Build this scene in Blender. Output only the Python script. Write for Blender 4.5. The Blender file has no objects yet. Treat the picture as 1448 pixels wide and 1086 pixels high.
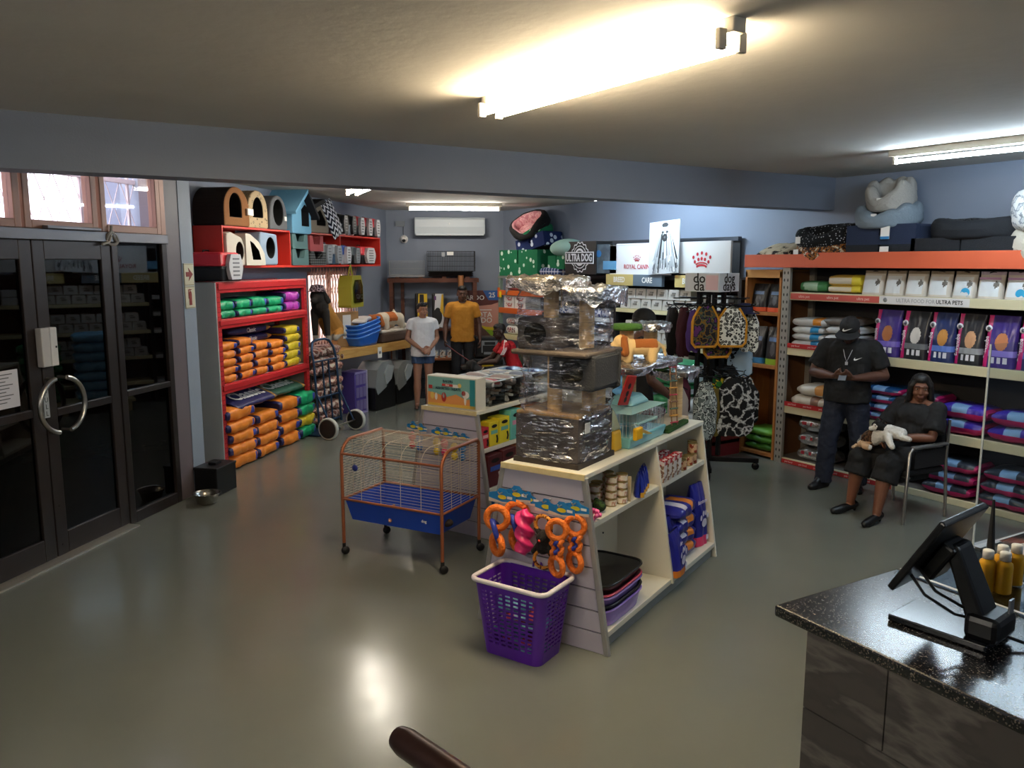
import bpy, bmesh, math, random
from mathutils import Vector as V, Matrix as M, noise
SC=bpy.context.scene
COL=SC.collection
PI=math.pi
def Rd(a): return math.radians(a)
def lin(h):
    h=h.lstrip('#'); o=[]
    for i in (0,2,4):
        c=int(h[i:i+2],16)/255
        o.append(c/12.92 if c<=.04045 else ((c+.055)/1.055)**2.4)
    return (o[0],o[1],o[2],1)
# ---------------------------------------------------------------- materials
MC={}
def _new(name):
    m=bpy.data.materials.new(name); m.use_nodes=True
    nt=m.node_tree; b=nt.nodes['Principled BSDF']; return m,nt,b
def _coord(nt,scale=1,kind='Object'):
    tc=nt.nodes.new('ShaderNodeTexCoord'); mp=nt.nodes.new('ShaderNodeMapping')
    nt.links.new(tc.outputs[kind],mp.inputs['Vector'])
    mp.inputs['Scale'].default_value=scale if isinstance(scale,tuple) else (scale,)*3
    return mp.outputs[0]
def mat(h,rough=.55,metal=0,bump=0,bscale=60,var=0,vscale=4,coat=0,spec=.5,emit=0,sheen=0,alpha=1,trans=0):
    key=(h,rough,metal,bump,bscale,var,vscale,coat,spec,emit,sheen,alpha,trans)
    if key in MC: return MC[key]
    m,nt,b=_new('surface_'+h.strip('#')+'_%d'%len(MC)); MC[key]=m
    c=lin(h); b.inputs['Base Color'].default_value=c; b.inputs['Roughness'].default_value=rough
    b.inputs['Metallic'].default_value=metal; b.inputs['Coat Weight'].default_value=coat
    b.inputs['Specular IOR Level'].default_value=spec
    if sheen: b.inputs['Sheen Weight'].default_value=sheen
    if emit: b.inputs['Emission Color'].default_value=c; b.inputs['Emission Strength'].default_value=emit
    if alpha<1: b.inputs['Alpha'].default_value=alpha
    if trans: b.inputs['Transmission Weight'].default_value=trans; b.inputs['IOR'].default_value=1.2
    if var:
        n=nt.nodes.new('ShaderNodeTexNoise'); n.inputs['Scale'].default_value=vscale; n.inputs['Detail'].default_value=5
        nt.links.new(_coord(nt),n.inputs['Vector'])
        mx=nt.nodes.new('ShaderNodeMix'); mx.data_type='RGBA'
        mx.inputs['A'].default_value=tuple(x*(1-var) for x in c[:3])+(1,)
        mx.inputs['B'].default_value=tuple(min(1,x*(1+var)) for x in c[:3])+(1,)
        nt.links.new(n.outputs['Fac'],mx.inputs['Factor']); nt.links.new(mx.outputs['Result'],b.inputs['Base Color'])
    if bump:
        n=nt.nodes.new('ShaderNodeTexNoise'); n.inputs['Scale'].default_value=bscale; n.inputs['Detail'].default_value=4
        nt.links.new(_coord(nt),n.inputs['Vector'])
        bp=nt.nodes.new('ShaderNodeBump'); bp.inputs['Strength'].default_value=bump; bp.inputs['Distance'].default_value=.02
        nt.links.new(n.outputs['Fac'],bp.inputs['Height']); nt.links.new(bp.outputs[0],b.inputs['Normal'])
    return m
def pat(kind,cols,scale=10,rough=.8,thr=.3,stretch=(1,1,1),spec=.3):
    """patterned fabrics and prints: spots / leopard / camo / wood / plaid / zigzag / marble"""
    key=(kind,tuple(cols),scale,rough,thr,stretch)
    if key in MC: return MC[key]
    m,nt,b=_new('pattern_%s_%d'%(kind,len(MC))); MC[key]=m
    b.inputs['Roughness'].default_value=rough; b.inputs['Specular IOR Level'].default_value=spec
    vec=_coord(nt,tuple(scale*s for s in stretch))
    rp=nt.nodes.new('ShaderNodeValToRGB'); cr=rp.color_ramp
    def ramp(stops,interp='CONSTANT'):
        cr.interpolation=interp
        while len(cr.elements)<len(stops): cr.elements.new(.5)
        for e,(p,h) in zip(cr.elements,stops): e.position=p; e.color=lin(h)
    if kind in('spots','leopard'):
        t=nt.nodes.new('ShaderNodeTexVoronoi'); t.inputs['Scale'].default_value=1
        t.inputs['Randomness'].default_value=.75
        nt.links.new(vec,t.inputs['Vector']); fac=t.outputs['Distance']
        if kind=='spots': ramp([(0,cols[1]),(thr,cols[0])])
        else: ramp([(0,cols[2]),(thr*.55,cols[1]),(thr,cols[0])])
    elif kind in('camo','marble'):
        t=nt.nodes.new('ShaderNodeTexNoise'); t.inputs['Scale'].default_value=1; t.inputs['Detail'].default_value=3 if kind=='camo' else 7
        nt.links.new(vec,t.inputs['Vector']); fac=t.outputs['Fac']
        n=len(cols); ramp([(0 if i==0 else .36+.28*i/n,c) for i,c in enumerate(cols)],'CONSTANT' if kind=='camo' else 'LINEAR')
    elif kind=='wood':
        t=nt.nodes.new('ShaderNodeTexNoise'); t.inputs['Scale'].default_value=1; t.inputs['Detail'].default_value=6; t.inputs['Distortion'].default_value=.6
        nt.links.new(vec,t.inputs['Vector']); fac=t.outputs['Fac']; ramp([(.3,cols[0]),(.7,cols[1])],'LINEAR')
    elif kind in('plaid','zigzag'):
        sp=nt.nodes.new('ShaderNodeSeparateXYZ'); nt.links.new(vec,sp.inputs[0])
        def mth(op,a,bv=None):
            q=nt.nodes.new('ShaderNodeMath'); q.operation=op
            for i,x in enumerate((a,bv)):
                if x is None: continue
                if isinstance(x,(int,float)): q.inputs[i].default_value=x
                else: nt.links.new(x,q.inputs[i])
            return q.outputs[0]
        if kind=='zigzag':
            tri=mth('PINGPONG',sp.outputs[0],.5); fac=mth('FRACT',mth('ADD',sp.outputs[2],mth('MULTIPLY',tri,1.6)))
            ramp([(0,cols[0]),(thr,cols[1])])
        else:
            a=mth('LESS_THAN',mth('FRACT',mth('ADD',sp.outputs[0],mth('MULTIPLY',sp.outputs[1],.6))),thr); c=mth('LESS_THAN',mth('FRACT',sp.outputs[2]),thr)
            fac=mth('MULTIPLY',mth('ADD',a,c),.49); ramp([(0,cols[0]),(.3,cols[1]),(.8,cols[-1])])
    nt.links.new(fac,rp.inputs[0]); nt.links.new(rp.outputs[0],b.inputs['Base Color'])
    return m
def glassy(tint='FFFFFF',gloss=.2,rough=.05,bump=0,bscale=30,streak=0):
    """thin clear sheet: part see-through, part mirror"""
    key=('gl',tint,gloss,rough,bump,bscale,streak)
    if key in MC: return MC[key]
    m=bpy.data.materials.new('clear_%d'%len(MC)); m.use_nodes=True; MC[key]=m
    nt=m.node_tree; nt.nodes.clear()
    o=nt.nodes.new('ShaderNodeOutputMaterial'); mx=nt.nodes.new('ShaderNodeMixShader')
    t=nt.nodes.new('ShaderNodeBsdfTransparent'); g=nt.nodes.new('ShaderNodeBsdfGlossy')
    t.inputs['Color'].default_value=lin(tint); g.inputs['Roughness'].default_value=rough
    lw=nt.nodes.new('ShaderNodeLayerWeight'); fr=nt.nodes.new('ShaderNodeMath'); fr.operation='POWER'; fr.inputs[1].default_value=4.5
    nt.links.new(lw.outputs['Facing'],fr.inputs[0]); lw.inputs['Blend'].default_value=.5
    ad=nt.nodes.new('ShaderNodeMath'); ad.operation='ADD'; ad.use_clamp=True; ad.inputs[1].default_value=gloss
    nt.links.new(fr.outputs[0],ad.inputs[0]); nt.links.new(ad.outputs[0],mx.inputs[0])
    if streak:  # noise streaks turn mirror-like, standing in for highlights on creased wrap
        n=nt.nodes.new('ShaderNodeTexNoise'); n.inputs['Scale'].default_value=1; n.inputs['Detail'].default_value=4; n.inputs['Distortion'].default_value=.8
        mp=_coord(nt,(14,14,95)); mp.node.inputs['Rotation'].default_value=(.35,.3,0); n.inputs['Distortion'].default_value=.4
        nt.links.new(mp,n.inputs['Vector']); mr=nt.nodes.new('ShaderNodeMapRange'); mr.inputs['From Min'].default_value=.53; mr.inputs['From Max'].default_value=.61; mr.inputs['To Max'].default_value=streak
        nt.links.new(n.outputs['Fac'],mr.inputs['Value']); a2=nt.nodes.new('ShaderNodeMath'); a2.operation='ADD'; a2.use_clamp=True
        nt.links.new(ad.outputs[0],a2.inputs[0]); nt.links.new(mr.outputs[0],a2.inputs[1]); nt.links.new(a2.outputs[0],mx.inputs[0]); g.inputs['Color'].default_value=(.95,.95,1,1)
    nt.links.new(t.outputs[0],mx.inputs[1]); nt.links.new(g.outputs[0],mx.inputs[2]); nt.links.new(mx.outputs[0],o.inputs[0])
    if bump:
        n=nt.nodes.new('ShaderNodeTexNoise'); n.inputs['Scale'].default_value=bscale; n.inputs['Detail'].default_value=5
        nt.links.new(_coord(nt),n.inputs['Vector'])
        bp=nt.nodes.new('ShaderNodeBump'); bp.inputs['Strength'].default_value=bump; bp.inputs['Distance'].default_value=.03
        nt.links.new(n.outputs['Fac'],bp.inputs['Height']); nt.links.new(bp.outputs[0],g.inputs['Normal'])
    return m
# ---------------------------------------------------------------- mesh building
def T(x=0,y=0,z=0,rx=0,ry=0,rz=0,s=1):
    return M.Translation((x,y,z))@M.Rotation(Rd(rz),4,'Z')@M.Rotation(Rd(ry),4,'Y')@M.Rotation(Rd(rx),4,'X')@M.Scale(s,4)
def resample(poly,n):
    P=[V(p) for p in poly]; P.append(P[0]); d=[0]
    for a,b in zip(P,P[1:]): d.append(d[-1]+(b-a).length)
    out=[];k=0
    for i in range(n):
        t=d[-1]*i/n
        while d[k+1]<t: k+=1
        f=(t-d[k])/max(1e-9,d[k+1]-d[k]); out.append(tuple(P[k].lerp(P[k+1],f)))
    return out
class MB:
    def __init__(s): s.v=[];s.f=[];s.m=[];s.sm=[]
    def add(s,vs,fs,m=0,sm=False,t=None):
        o=len(s.v)
        if t is not None: vs=[t@V(p) for p in vs]
        s.v.extend(tuple(p) for p in vs)
        for i,f in enumerate(fs):
            s.f.append(tuple(o+k for k in f)); s.m.append(m[i] if isinstance(m,list) else m); s.sm.append(sm)
        return s
    def box(s,x0,x1,y0,y1,z0,z1,m=0,t=None):
        vs=[(x,y,z) for z in(z0,z1) for y in(y0,y1) for x in(x0,x1)]
        return s.add(vs,[(0,2,3,1),(4,5,7,6),(0,1,5,4),(2,6,7,3),(0,4,6,2),(1,3,7,5)],m,False,t)
    def frustum(s,b,tp,z0,z1,m=0,t=None,cap=True):
        """b,tp = (x0,x1,y0,y1) bottom and top rectangles"""
        vs=[(b[0],b[2],z0),(b[1],b[2],z0),(b[1],b[3],z0),(b[0],b[3],z0),(tp[0],tp[2],z1),(tp[1],tp[2],z1),(tp[1],tp[3],z1),(tp[0],tp[3],z1)]
        fs=[(0,1,5,4),(1,2,6,5),(2,3,7,6),(3,0,4,7)]
        if cap: fs+=[(3,2,1,0),(4,5,6,7)]
        return s.add(vs,fs,m,False,t)
    def quad(s,a,b,c,d,m=0,t=None): return s.add([a,b,c,d],[(0,1,2,3)],m,False,t)
    def tube(s,pts,r,seg=8,m=0,closed=False,t=None,cap=True):
        P=[V(p) for p in pts]; n=len(P); rs=r if isinstance(r,(list,tuple)) else [r]*n
        vs=[];up=None
        for i,p in enumerate(P):
            a=P[i-1] if (i>0 or closed) else p; b=P[(i+1)%n] if (i<n-1 or closed) else p
            d=(b-a); d=d.normalized() if d.length>1e-9 else V((0,0,1))
            if up is None: up=d.orthogonal().normalized()
            u=up-d*up.dot(d)
            u=u.normalized() if u.length>1e-6 else d.orthogonal().normalized()
            up=u; w=d.cross(u)
            vs+=[p+(u*math.cos(2*PI*k/seg)+w*math.sin(2*PI*k/seg))*rs[i] for k in range(seg)]
        fs=[]
        for i in range(n if closed else n-1):
            j=(i+1)%n
            fs+=[(i*seg+k,i*seg+(k+1)%seg,j*seg+(k+1)%seg,j*seg+k) for k in range(seg)]
        s.add(vs,fs,m,seg>4,t)
        if cap and not closed:
            s.add(vs[:seg],[tuple(range(seg))[::-1]],m,False,t); s.add(vs[-seg:],[tuple(range(seg))],m,False,t)
        return s
    def cyl(s,p0,p1,r,seg=16,m=0,r1=None,t=None,cap=True): return s.tube([p0,p1],[r,r if r1 is None else r1],seg,m,False,t,cap)
    def lathe(s,prof,seg=24,m=0,t=None,sm=True,sx=1,sy=1):
        n=len(prof); vs=[(r*math.cos(2*PI*k/seg)*sx,r*math.sin(2*PI*k/seg)*sy,z) for r,z in prof for k in range(seg)]
        fs=[(i*seg+k,i*seg+(k+1)%seg,(i+1)*seg+(k+1)%seg,(i+1)*seg+k) for i in range(n-1) for k in range(seg)]
        mm=m if not isinstance(m,list) else [m[i] for i in range(n-1) for k in range(seg)]
        s.add(vs,fs,mm,sm,t)
        if prof[0][0]>1e-6: s.add(vs[:seg],[tuple(range(seg))[::-1]],m if not isinstance(m,list) else m[0],False,t)
        if prof[-1][0]>1e-6: s.add(vs[-seg:],[tuple(range(seg))],m if not isinstance(m,list) else m[-1],False,t)
        return s
    def ell(s,c,r,seg=16,rings=10,m=0,t=None):
        if not isinstance(r,(tuple,list)): r=(r,r,r)
        prof=[(math.sin(PI*i/rings),-math.cos(PI*i/rings)) for i in range(rings+1)]
        tt=M.Translation(c)@M.Diagonal((r[0],r[1],r[2],1))
        return s.lathe(prof,seg,m,(t@tt) if t is not None else tt)
    def torus(s,c,R,r,seg=28,rs=10,m=0,t=None,axis='y',a0=0,a1=360,sx=1,sz=1):
        pts=[]; full=abs(a1-a0)>=360; n=seg if full else seg+1
        for i in range(n):
            a=Rd(a0+(a1-a0)*i/seg); x,z=R*math.cos(a)*sx,R*math.sin(a)*sz
            pts.append((c[0]+x,c[1],c[2]+z) if axis=='y' else (c[0]+x,c[1]+z,c[2]) if axis=='z' else (c[0],c[1]+x,c[2]+z))
        return s.tube(pts,r,rs,m,full,t)
    def prism(s,poly,y0,y1,m=0,t=None,sm=False):
        """polygon in local XZ pushed along Y"""
        n=len(poly); vs=[(x,y0,z) for x,z in poly]+[(x,y1,z) for x,z in poly]
        s.add(vs,[(i,(i+1)%n,n+(i+1)%n,n+i) for i in range(n)],m,sm,t)
        return s.add(vs,[tuple(range(n))[::-1],tuple(range(n,2*n))],m,False,t)
    def hollow(s,outer,inner,y0,y1,cav=None,mo=0,mi=0,mf=None,t=None,inner_off=(0,0)):
        """front plate with a hole, outer walls, closed back and a cavity behind the hole (loops of equal length in XZ)"""
        n=len(outer); cav=y1-.02 if cav is None else cav; mf=mo if mf is None else mf
        F=[(x,y0,z) for x,z in outer]; I=[(x,y0,z) for x,z in inner]; B=[(x,y1,z) for x,z in outer]; C=[(x,cav,z) for x,z in inner]
        vs=F+I+B+C; fs=[];ms=[]
        for i in range(n):
            j=(i+1)%n
            fs+=[(i,j,n+j,n+i),(i,2*n+i,2*n+j,j),(n+i,n+j,3*n+j,3*n+i)]; ms+=[mf,mo,mi]
        fs+=[tuple(range(2*n,3*n)),tuple(range(3*n,4*n))]; ms+=[mo,mi]
        return s.add(vs,fs,ms,False,t)
    def grid(s,fn,nu,nv,m=0,sm=True,t=None,wrap=False):
        vs=[fn(i/nu,j/nv) for j in range(nv+1) for i in range(nu+1)]; w=nu+1
        fs=[(j*w+i,j*w+i+1,(j+1)*w+i+1,(j+1)*w+i) for j in range(nv) for i in range(nu)]
        mm=[m((i+.5)/nu,(j+.5)/nv) for j in range(nv) for i in range(nu)] if callable(m) else m
        return s.add(vs,fs,mm,sm,t)
    def text(s,txt,size,t,m=0,depth=.0015,bold=0,align='CENTER',sx=1):
        c=bpy.data.curves.new('lettering','FONT'); c.body=txt; c.size=size; c.align_x=align; c.align_y='CENTER'
        c.extrude=depth; c.resolution_u=2; c.offset=bold*size
        o=bpy.data.objects.new('lettering',c); me=bpy.data.meshes.new_from_object(o)
        s.add([(v.co.x*sx,v.co.y,v.co.z) for v in me.vertices],[tuple(p.vertices) for p in me.polygons],m,False,t)
        bpy.data.objects.remove(o); bpy.data.curves.remove(c); bpy.data.meshes.remove(me); return s
    def build(s,name,mats,parent=None,bevel=0,sub=0,t=None,weld=False,solid=0):
        me=bpy.data.meshes.new(name)
        me.from_pydata(s.v,[],s.f)
        for mm in (mats if isinstance(mats,(list,tuple)) else [mats]): me.materials.append(mm)
        me.polygons.foreach_set('material_index',s.m); me.polygons.foreach_set('use_smooth',s.sm); me.update()
        if weld:
            b=bmesh.new(); b.from_mesh(me); bmesh.ops.remove_doubles(b,verts=b.verts,dist=1e-5); b.to_mesh(me); b.free()
        o=bpy.data.objects.new(name,me); COL.objects.link(o)
        if parent is not None: o.parent=parent
        if t is not None: o.matrix_local=t
        if solid: md=o.modifiers.new('shell','SOLIDIFY'); md.thickness=solid; md.offset=0
        if bevel: md=o.modifiers.new('soft_edge','BEVEL'); md.width=bevel; md.segments=2; md.limit_method='ANGLE'; md.angle_limit=Rd(50)
        if sub: md=o.modifiers.new('smooth','SUBSURF'); md.levels=sub; md.render_levels=sub
        return o
FT=lambda x,y,z,s=1: T(x,y,z,90,0,0,s)            # text upright, facing -y
def tag(o,label,cat,group=None,kind=None):
    if label: o['label']=label
    if cat: o['category']=cat
    if group: o['group']=group
    if kind: o['kind']=kind
    return o
def struct(o): o['kind']='structure'; return o
def thing(name,label,cat,loc=(0,0,0),rz=0,group=None,par=None):
    o=bpy.data.objects.new(name,None); COL.objects.link(o); o.empty_display_size=.05
    o.location=loc; o.rotation_euler=(0,0,Rd(rz)); return tag(o,label,cat,group)
def dup(root,loc=None,rz=None,label=None,group=None,rot=None,scale=None):
    r=root.copy(); COL.objects.link(r)
    if loc is not None: r.location=loc
    if rot is not None: r.rotation_euler=rot
    elif rz is not None: r.rotation_euler=(0,0,Rd(rz))
    if scale: r.scale=scale if isinstance(scale,tuple) else (scale,)*3
    if label: r['label']=label
    if group: r['group']=group
    def rec(a,b):
        for ch in list(a.children):
            c=ch.copy(); COL.objects.link(c); c.parent=b; rec(ch,c)
    kids=list(root.children)
    for ch in kids:
        c=ch.copy(); COL.objects.link(c); c.parent=r
        for g in list(ch.children):
            d=g.copy(); COL.objects.link(d); d.parent=c
    return r
class Once:
    """first call returns the prototype itself moved into place, later calls return copies"""
    def __init__(s,proto): s.p=proto; s.used=False
    def __call__(s,loc,rz=0,label=None,group=None,rot=None,scale=None):
        if s.used: return dup(s.p,loc,rz,label,group,rot,scale)
        s.used=True; o=s.p; o.location=loc; o.rotation_euler=rot if rot else (0,0,Rd(rz))
        if scale: o.scale=scale if isinstance(scale,tuple) else (scale,)*3
        if label: o['label']=label
        if group: o['group']=group
        return o
ORD=['first','second','third','fourth','fifth','sixth','seventh','eighth','ninth','tenth','eleventh','twelfth']
def nth(i,n,lo='lowest',hi='topmost',mid='from the bottom'):
    return 'only' if n==1 else lo if i==0 else hi if i==n-1 else ORD[i]+' '+mid
# frames of the place: L = along the left wall, W = rear wall with the air conditioner, TB = wooden table, G = island shelf, RW = right wall
class Frame:
    def __init__(s,x,y,a): s.x,s.y,s.a=x,y,a; s.c,s.s=math.cos(Rd(a)),math.sin(Rd(a))
    def __call__(s,x,y,z=0): return (s.x+s.c*x-s.s*y,s.y+s.s*x+s.c*y,z)
FL=Frame(1.45,7.75,45)       # y = into the wall
FW=Frame(5.9755,13.1947,-27.65)
FTB=Frame(3.925,10.578,32)
G1=Frame(2.782,3.287,23.6)
FR=Frame(7.3,6.0,-90)        # x = 6 - world y, y = world x - 7.3
def rgrain(seed): 
    return random.Random(seed)

# ---------------------------------------------------------------- one continuous skin grown over a rough skeleton
WS=bpy.data.scenes.new('workshop')
def capsule(b,p0,p1,r0,r1,seg=14):
    p0,p1=V(p0),V(p1); b.tube([p0,p1],[r0,r1],seg); b.ell(p0,r0,seg,8); b.ell(p1,r1,seg,8)
def blob(name,prims,mats,voxel=.008,smooth=2,paint=None,parent=None,t=None,rough=0,rs=20,cut=None):
    """prims: ('c',p0,p1,r0,r1) round-ended limb, ('f',p0,p1,r0,r1) flat-ended sleeve, ('e',centre,(rx,ry,rz)[,matrix]) ellipsoid, ('p',[pts],[radii]) chain"""
    b=MB()
    for p in prims:
        k=p[0]
        if k=='c': capsule(b,*p[1:])
        elif k=='f': b.tube([p[1],p[2]],[p[3],p[4]],18)
        elif k=='e': b.ell(p[1] if len(p)<4 else (0,0,0),p[2],18,12,0,None if len(p)<4 else M.Translation(p[1])@p[3])
        elif k=='p':
            for (a,r0),(c,r1) in zip(list(zip(p[1],p[2]))[:-1],list(zip(p[1],p[2]))[1:]): capsule(b,a,c,r0,r1)
        elif k=='b': b.box(*p[1:])
    me=bpy.data.meshes.new('tmp'); me.from_pydata(b.v,[],b.f); me.update()
    o=bpy.data.objects.new('tmp',me); WS.collection.objects.link(o)
    bm=bmesh.new(); bm.from_mesh(me); bmesh.ops.recalc_face_normals(bm,faces=bm.faces); bm.to_mesh(me); bm.free()
    md=o.modifiers.new('r','REMESH'); md.mode='VOXEL'; md.voxel_size=voxel
    if smooth: ms=o.modifiers.new('s','SMOOTH'); ms.iterations=smooth; ms.factor=.5
    vl=WS.view_layers[0]; vl.update(); dg=vl.depsgraph
    nm=bpy.data.meshes.new_from_object(o.evaluated_get(dg)); bpy.data.objects.remove(o); bpy.data.meshes.remove(me)
    if rough:
        k=len(nm.vertices); co=[0.]*(3*k); no=[0.]*(3*k); nm.vertices.foreach_get('co',co); nm.vertices.foreach_get('normal',no)
        for i in range(0,3*k,3):
            q=V(co[i:i+3]); n=noise.noise(q*rs)*rough+noise.noise(q*rs*2.3)*rough*.5
            co[i]+=no[i]*n; co[i+1]+=no[i+1]*n; co[i+2]+=no[i+2]*n
        nm.vertices.foreach_set('co',co)
    if cut:
        bm=bmesh.new(); bm.from_mesh(nm)
        for co,no in cut: bmesh.ops.bisect_plane(bm,geom=bm.verts[:]+bm.edges[:]+bm.faces[:],plane_co=co,plane_no=no,clear_outer=True)
        bm.to_mesh(nm); bm.free()
    nm.name=name; nm.materials.clear()
    for m in (mats if isinstance(mats,(list,tuple)) else [mats]): nm.materials.append(m)
    n=len(nm.polygons); nm.polygons.foreach_set('use_smooth',[True]*n)
    nm.polygons.foreach_set('material_index',[paint(p.center) for p in nm.polygons] if paint else [0]*n); nm.update()
    ob=bpy.data.objects.new(name,nm); COL.objects.link(ob)
    if parent is not None: ob.parent=parent
    if t is not None: ob.matrix_local=t
    return ob
def wires(w,p0,ux,uz,nx,nz,r,m=0):
    """a flat grid of wires: origin p0, extents ux and uz"""
    p0,ux,uz=V(p0),V(ux),V(uz)
    for i in range(nx+1):
        if nx: w.tube([p0+ux*i/nx,p0+ux*i/nx+uz],r,4,m,cap=False)
    for i in range(nz+1):
        if nz: w.tube([p0+uz*i/nz,p0+uz*i/nz+ux],r,4,m,cap=False)
# ================================================================ camera
cd=bpy.data.cameras.new('camera'); cam=bpy.data.objects.new('camera',cd); COL.objects.link(cam)
cd.sensor_width=36; cd.lens=36*1140/1448; cd.clip_start=.05
cam.location=(0,0,2.2); cam.rotation_euler=(PI/2-math.atan(172/1140),0,-Rd(33.1)); SC.camera=cam
# ================================================================ room shell
CEIL=3.1
m_floor=mat('6C6F68',.22,var=.12,vscale=1.3,spec=.55)
nt=m_floor.node_tree; b=nt.nodes['Principled BSDF']
n1=nt.nodes.new('ShaderNodeTexNoise'); n1.inputs['Scale'].default_value=2.2; n1.inputs['Detail'].default_value=8; n1.inputs['Roughness'].default_value=.65
nt.links.new(_coord(nt),n1.inputs['Vector'])
mr=nt.nodes.new('ShaderNodeMapRange'); mr.inputs['From Min'].default_value=.35; mr.inputs['From Max'].default_value=.7; mr.inputs['To Min'].default_value=.16; mr.inputs['To Max'].default_value=.24
nt.links.new(n1.outputs['Fac'],mr.inputs['Value']); nt.links.new(mr.outputs[0],b.inputs['Roughness'])
m_wall=mat('7E8798',.6,bump=.08,bscale=90,var=.05,vscale=2)
m_wallL=m_wall
m_ceil=mat('CFCBC4',.85,bump=.12,bscale=14,var=.05,vscale=3)
m_white=mat('E6E4DE',.45)
LW=-.65
def P2(p,z): return (p[0],p[1],z)
plan=[FL(-7,.1)[:2],FL(.3,.1)[:2],FL(.3,.7)[:2],FL(7.15,.7)[:2],(7.9,12.3),(7.9,-3),(-3.6,-3)]
def slab(name,z0,z1,mm):
    n=len(plan); vs=[(x,y,z) for z in(z0,z1) for x,y in plan]
    fs=[tuple(range(n)),tuple(range(n,2*n))[::-1]]+[(i,n+i,n+(i+1)%n,(i+1)%n) for i in range(n)]
    return struct(MB().add(vs,fs).build(name,mm))
slab('floor',-.1,0,m_floor); slab('ceiling',CEIL,CEIL+.1,m_ceil)
struct(MB().box(7.8,8.0,-3,12.24,0,CEIL).build('wall_right',m_wall))
struct(MB().box(-3.7,8.0,-3.1,-2.9,0,CEIL).build('wall_front',m_wall))
struct(MB().box(-3.7,-3.5,-3,2.95,0,CEIL).build('wall_side',m_wall))
# rear wall
w=MB(); w.box(-.15,2.3,0,.15,0,CEIL); w.build('wall_rear',m_wall,None,t=T(FW.x,FW.y,0,rz=FW.a)); struct(bpy.data.objects['wall_rear'])
# left wall beyond the pillar, with the window opening
WU0,WU1,WZ0,WZ1=3.94,5.49,1.02,2.07
w=MB()
w.box(.19,WU0,.65,.85,0,CEIL); w.box(WU1,7.2,.65,.85,0,CEIL); w.box(WU0,WU1,.65,.85,0,WZ0); w.box(WU0,WU1,.65,.85,WZ1,CEIL)
struct(w.build('wall_left',m_wall,None,t=T(FL.x,FL.y,0,rz=45)))
# pillar between doors and racks
m_pil=mat('94A0AE',.55,bump=.05,bscale=80)
w=MB(); w.box(.19,.375,.055,.66,0,CEIL)
struct(w.build('trim_pillar',m_pil,None,t=T(FL.x,FL.y,0,rz=45)))
# wall beyond the door front (left of the doors, outside the frame)
w=MB(); w.box(-7,-2.95,.07,.2,0,CEIL); w.box(-2.95,.27,.02,.2,2.96,CEIL)
struct(w.build('wall_door',m_wall,None,t=T(FL.x,FL.y,0,rz=45)))
# beam
w=MB(); bx0,bx1=-1.2,7.82
def by(x): return 5.83-.26*(x-.3)/7.5
vs=[]
for z in(2.76,CEIL+.01):
    for dx,x in((0,bx0),(0,bx1)): vs+=[(x,by(x),z),(x,by(x)+.26,z)]
w.add(vs,[(0,1,3,2),(4,6,7,5),(0,2,6,4),(1,5,7,3),(0,4,5,1),(2,3,7,6)])
struct(w.build('trim_beam',m_wall))
# ================================================================ shop front doors
m_alu=mat('3B3432',.38,metal=.6,spec=.4); m_alu2=mat('8F6A58',.45,metal=.3); m_dark=mat('15120F',.5)
m_dglass=glassy('3A3634',.03,.02)
m_tglass=glassy('E6E6EE',.03,.03)
DT=T(FL.x,FL.y,0,rz=45)
def framed(w,x0,x1,z0,z1,fw,y0=.06,y1=.11,bot=None,top=None):
    bot=fw if bot is None else bot; top=fw if top is None else top
    w.box(x0,x0+fw,y0,y1,z0,z1); w.box(x1-fw,x1,y0,y1,z0,z1); w.box(x0+fw,x1-fw,y0,y1,z0,z0+bot); w.box(x0+fw,x1-fw,y0,y1,z1-top,z1)
HZ=2.42
def leaf(i,x0,x1,midrail,fw=.11):
    w=MB(); framed(w,x0,x1,.02,HZ-.06,fw,.055,.105,bot=.17,top=.14); w.box(x0+fw,x1-fw,.055,.105,midrail-.03,midrail+.03)
    for a in(x0+fw*.5,): w.cyl((a,.052,.4),(a,.058,.4),.012); w.cyl((a,.052,.1),(a,.058,.1),.01)
    d=struct(w.build('door_%d'%i,m_alu,None,t=DT,bevel=.006))
    g=MB().box(x0+fw,x1-fw,.075,.083,.19,HZ-.2).build('door_pane',m_dglass,d)
    return d
d1=leaf(1,-2.5,-1.565,1.13)
d2=leaf(2,-1.555,-.75,1.1)
w=MB(); framed(w,-.74,-.02,0,HZ,.07,.05,.12,bot=.1,top=.05); w.box(-.67,-.09,.05,.12,1.09,1.14)
d3=struct(w.build('door_3',m_alu,None,t=DT,bevel=.006)); MB().box(-.67,-.09,.08,.088,.1,HZ-.05).build('door_pane',m_dglass,d3)
w=MB(); w.box(-2.95,-.02,.03,.14,HZ-.06,HZ+.02); w.box(-1.45,-.9,.0,.05,HZ+.02,HZ+.045); w.box(-2.95,-2.51,.05,.12,0,HZ)
struct(w.build('trim_header',mat('6E6A6C',.4,metal=.5),None,t=DT,bevel=.005))
struct(MB().box(-2.95,-.74,-.03,.13,0,.012).build('trim_threshold',mat('A9A59B',.35,metal=.6),None,t=DT))
for i,(x0,x1) in enumerate(((-2.5,-1.63),(-1.60,-.87),(-.83,-.08))):
    w=MB(); framed(w,x0,x1,HZ+.02,2.98,.06,.05,.13,top=.03)
    o=struct(w.build('window_%d'%(i+1),m_alu2,None,t=DT,bevel=.005)); MB().box(x0+.06,x1-.06,.085,.093,HZ+.08,2.95).build('window_pane',m_tglass,o)
w=MB(); w.box(-.08,-.02,.05,.13,HZ+.02,2.98); struct(w.build('trim_jamb',m_alu2,None,t=DT)); struct(MB().box(-.02,.19,.06,.3,0,CEIL).build('trim_return',mat('6E6468',.5),None,t=DT))
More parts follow.
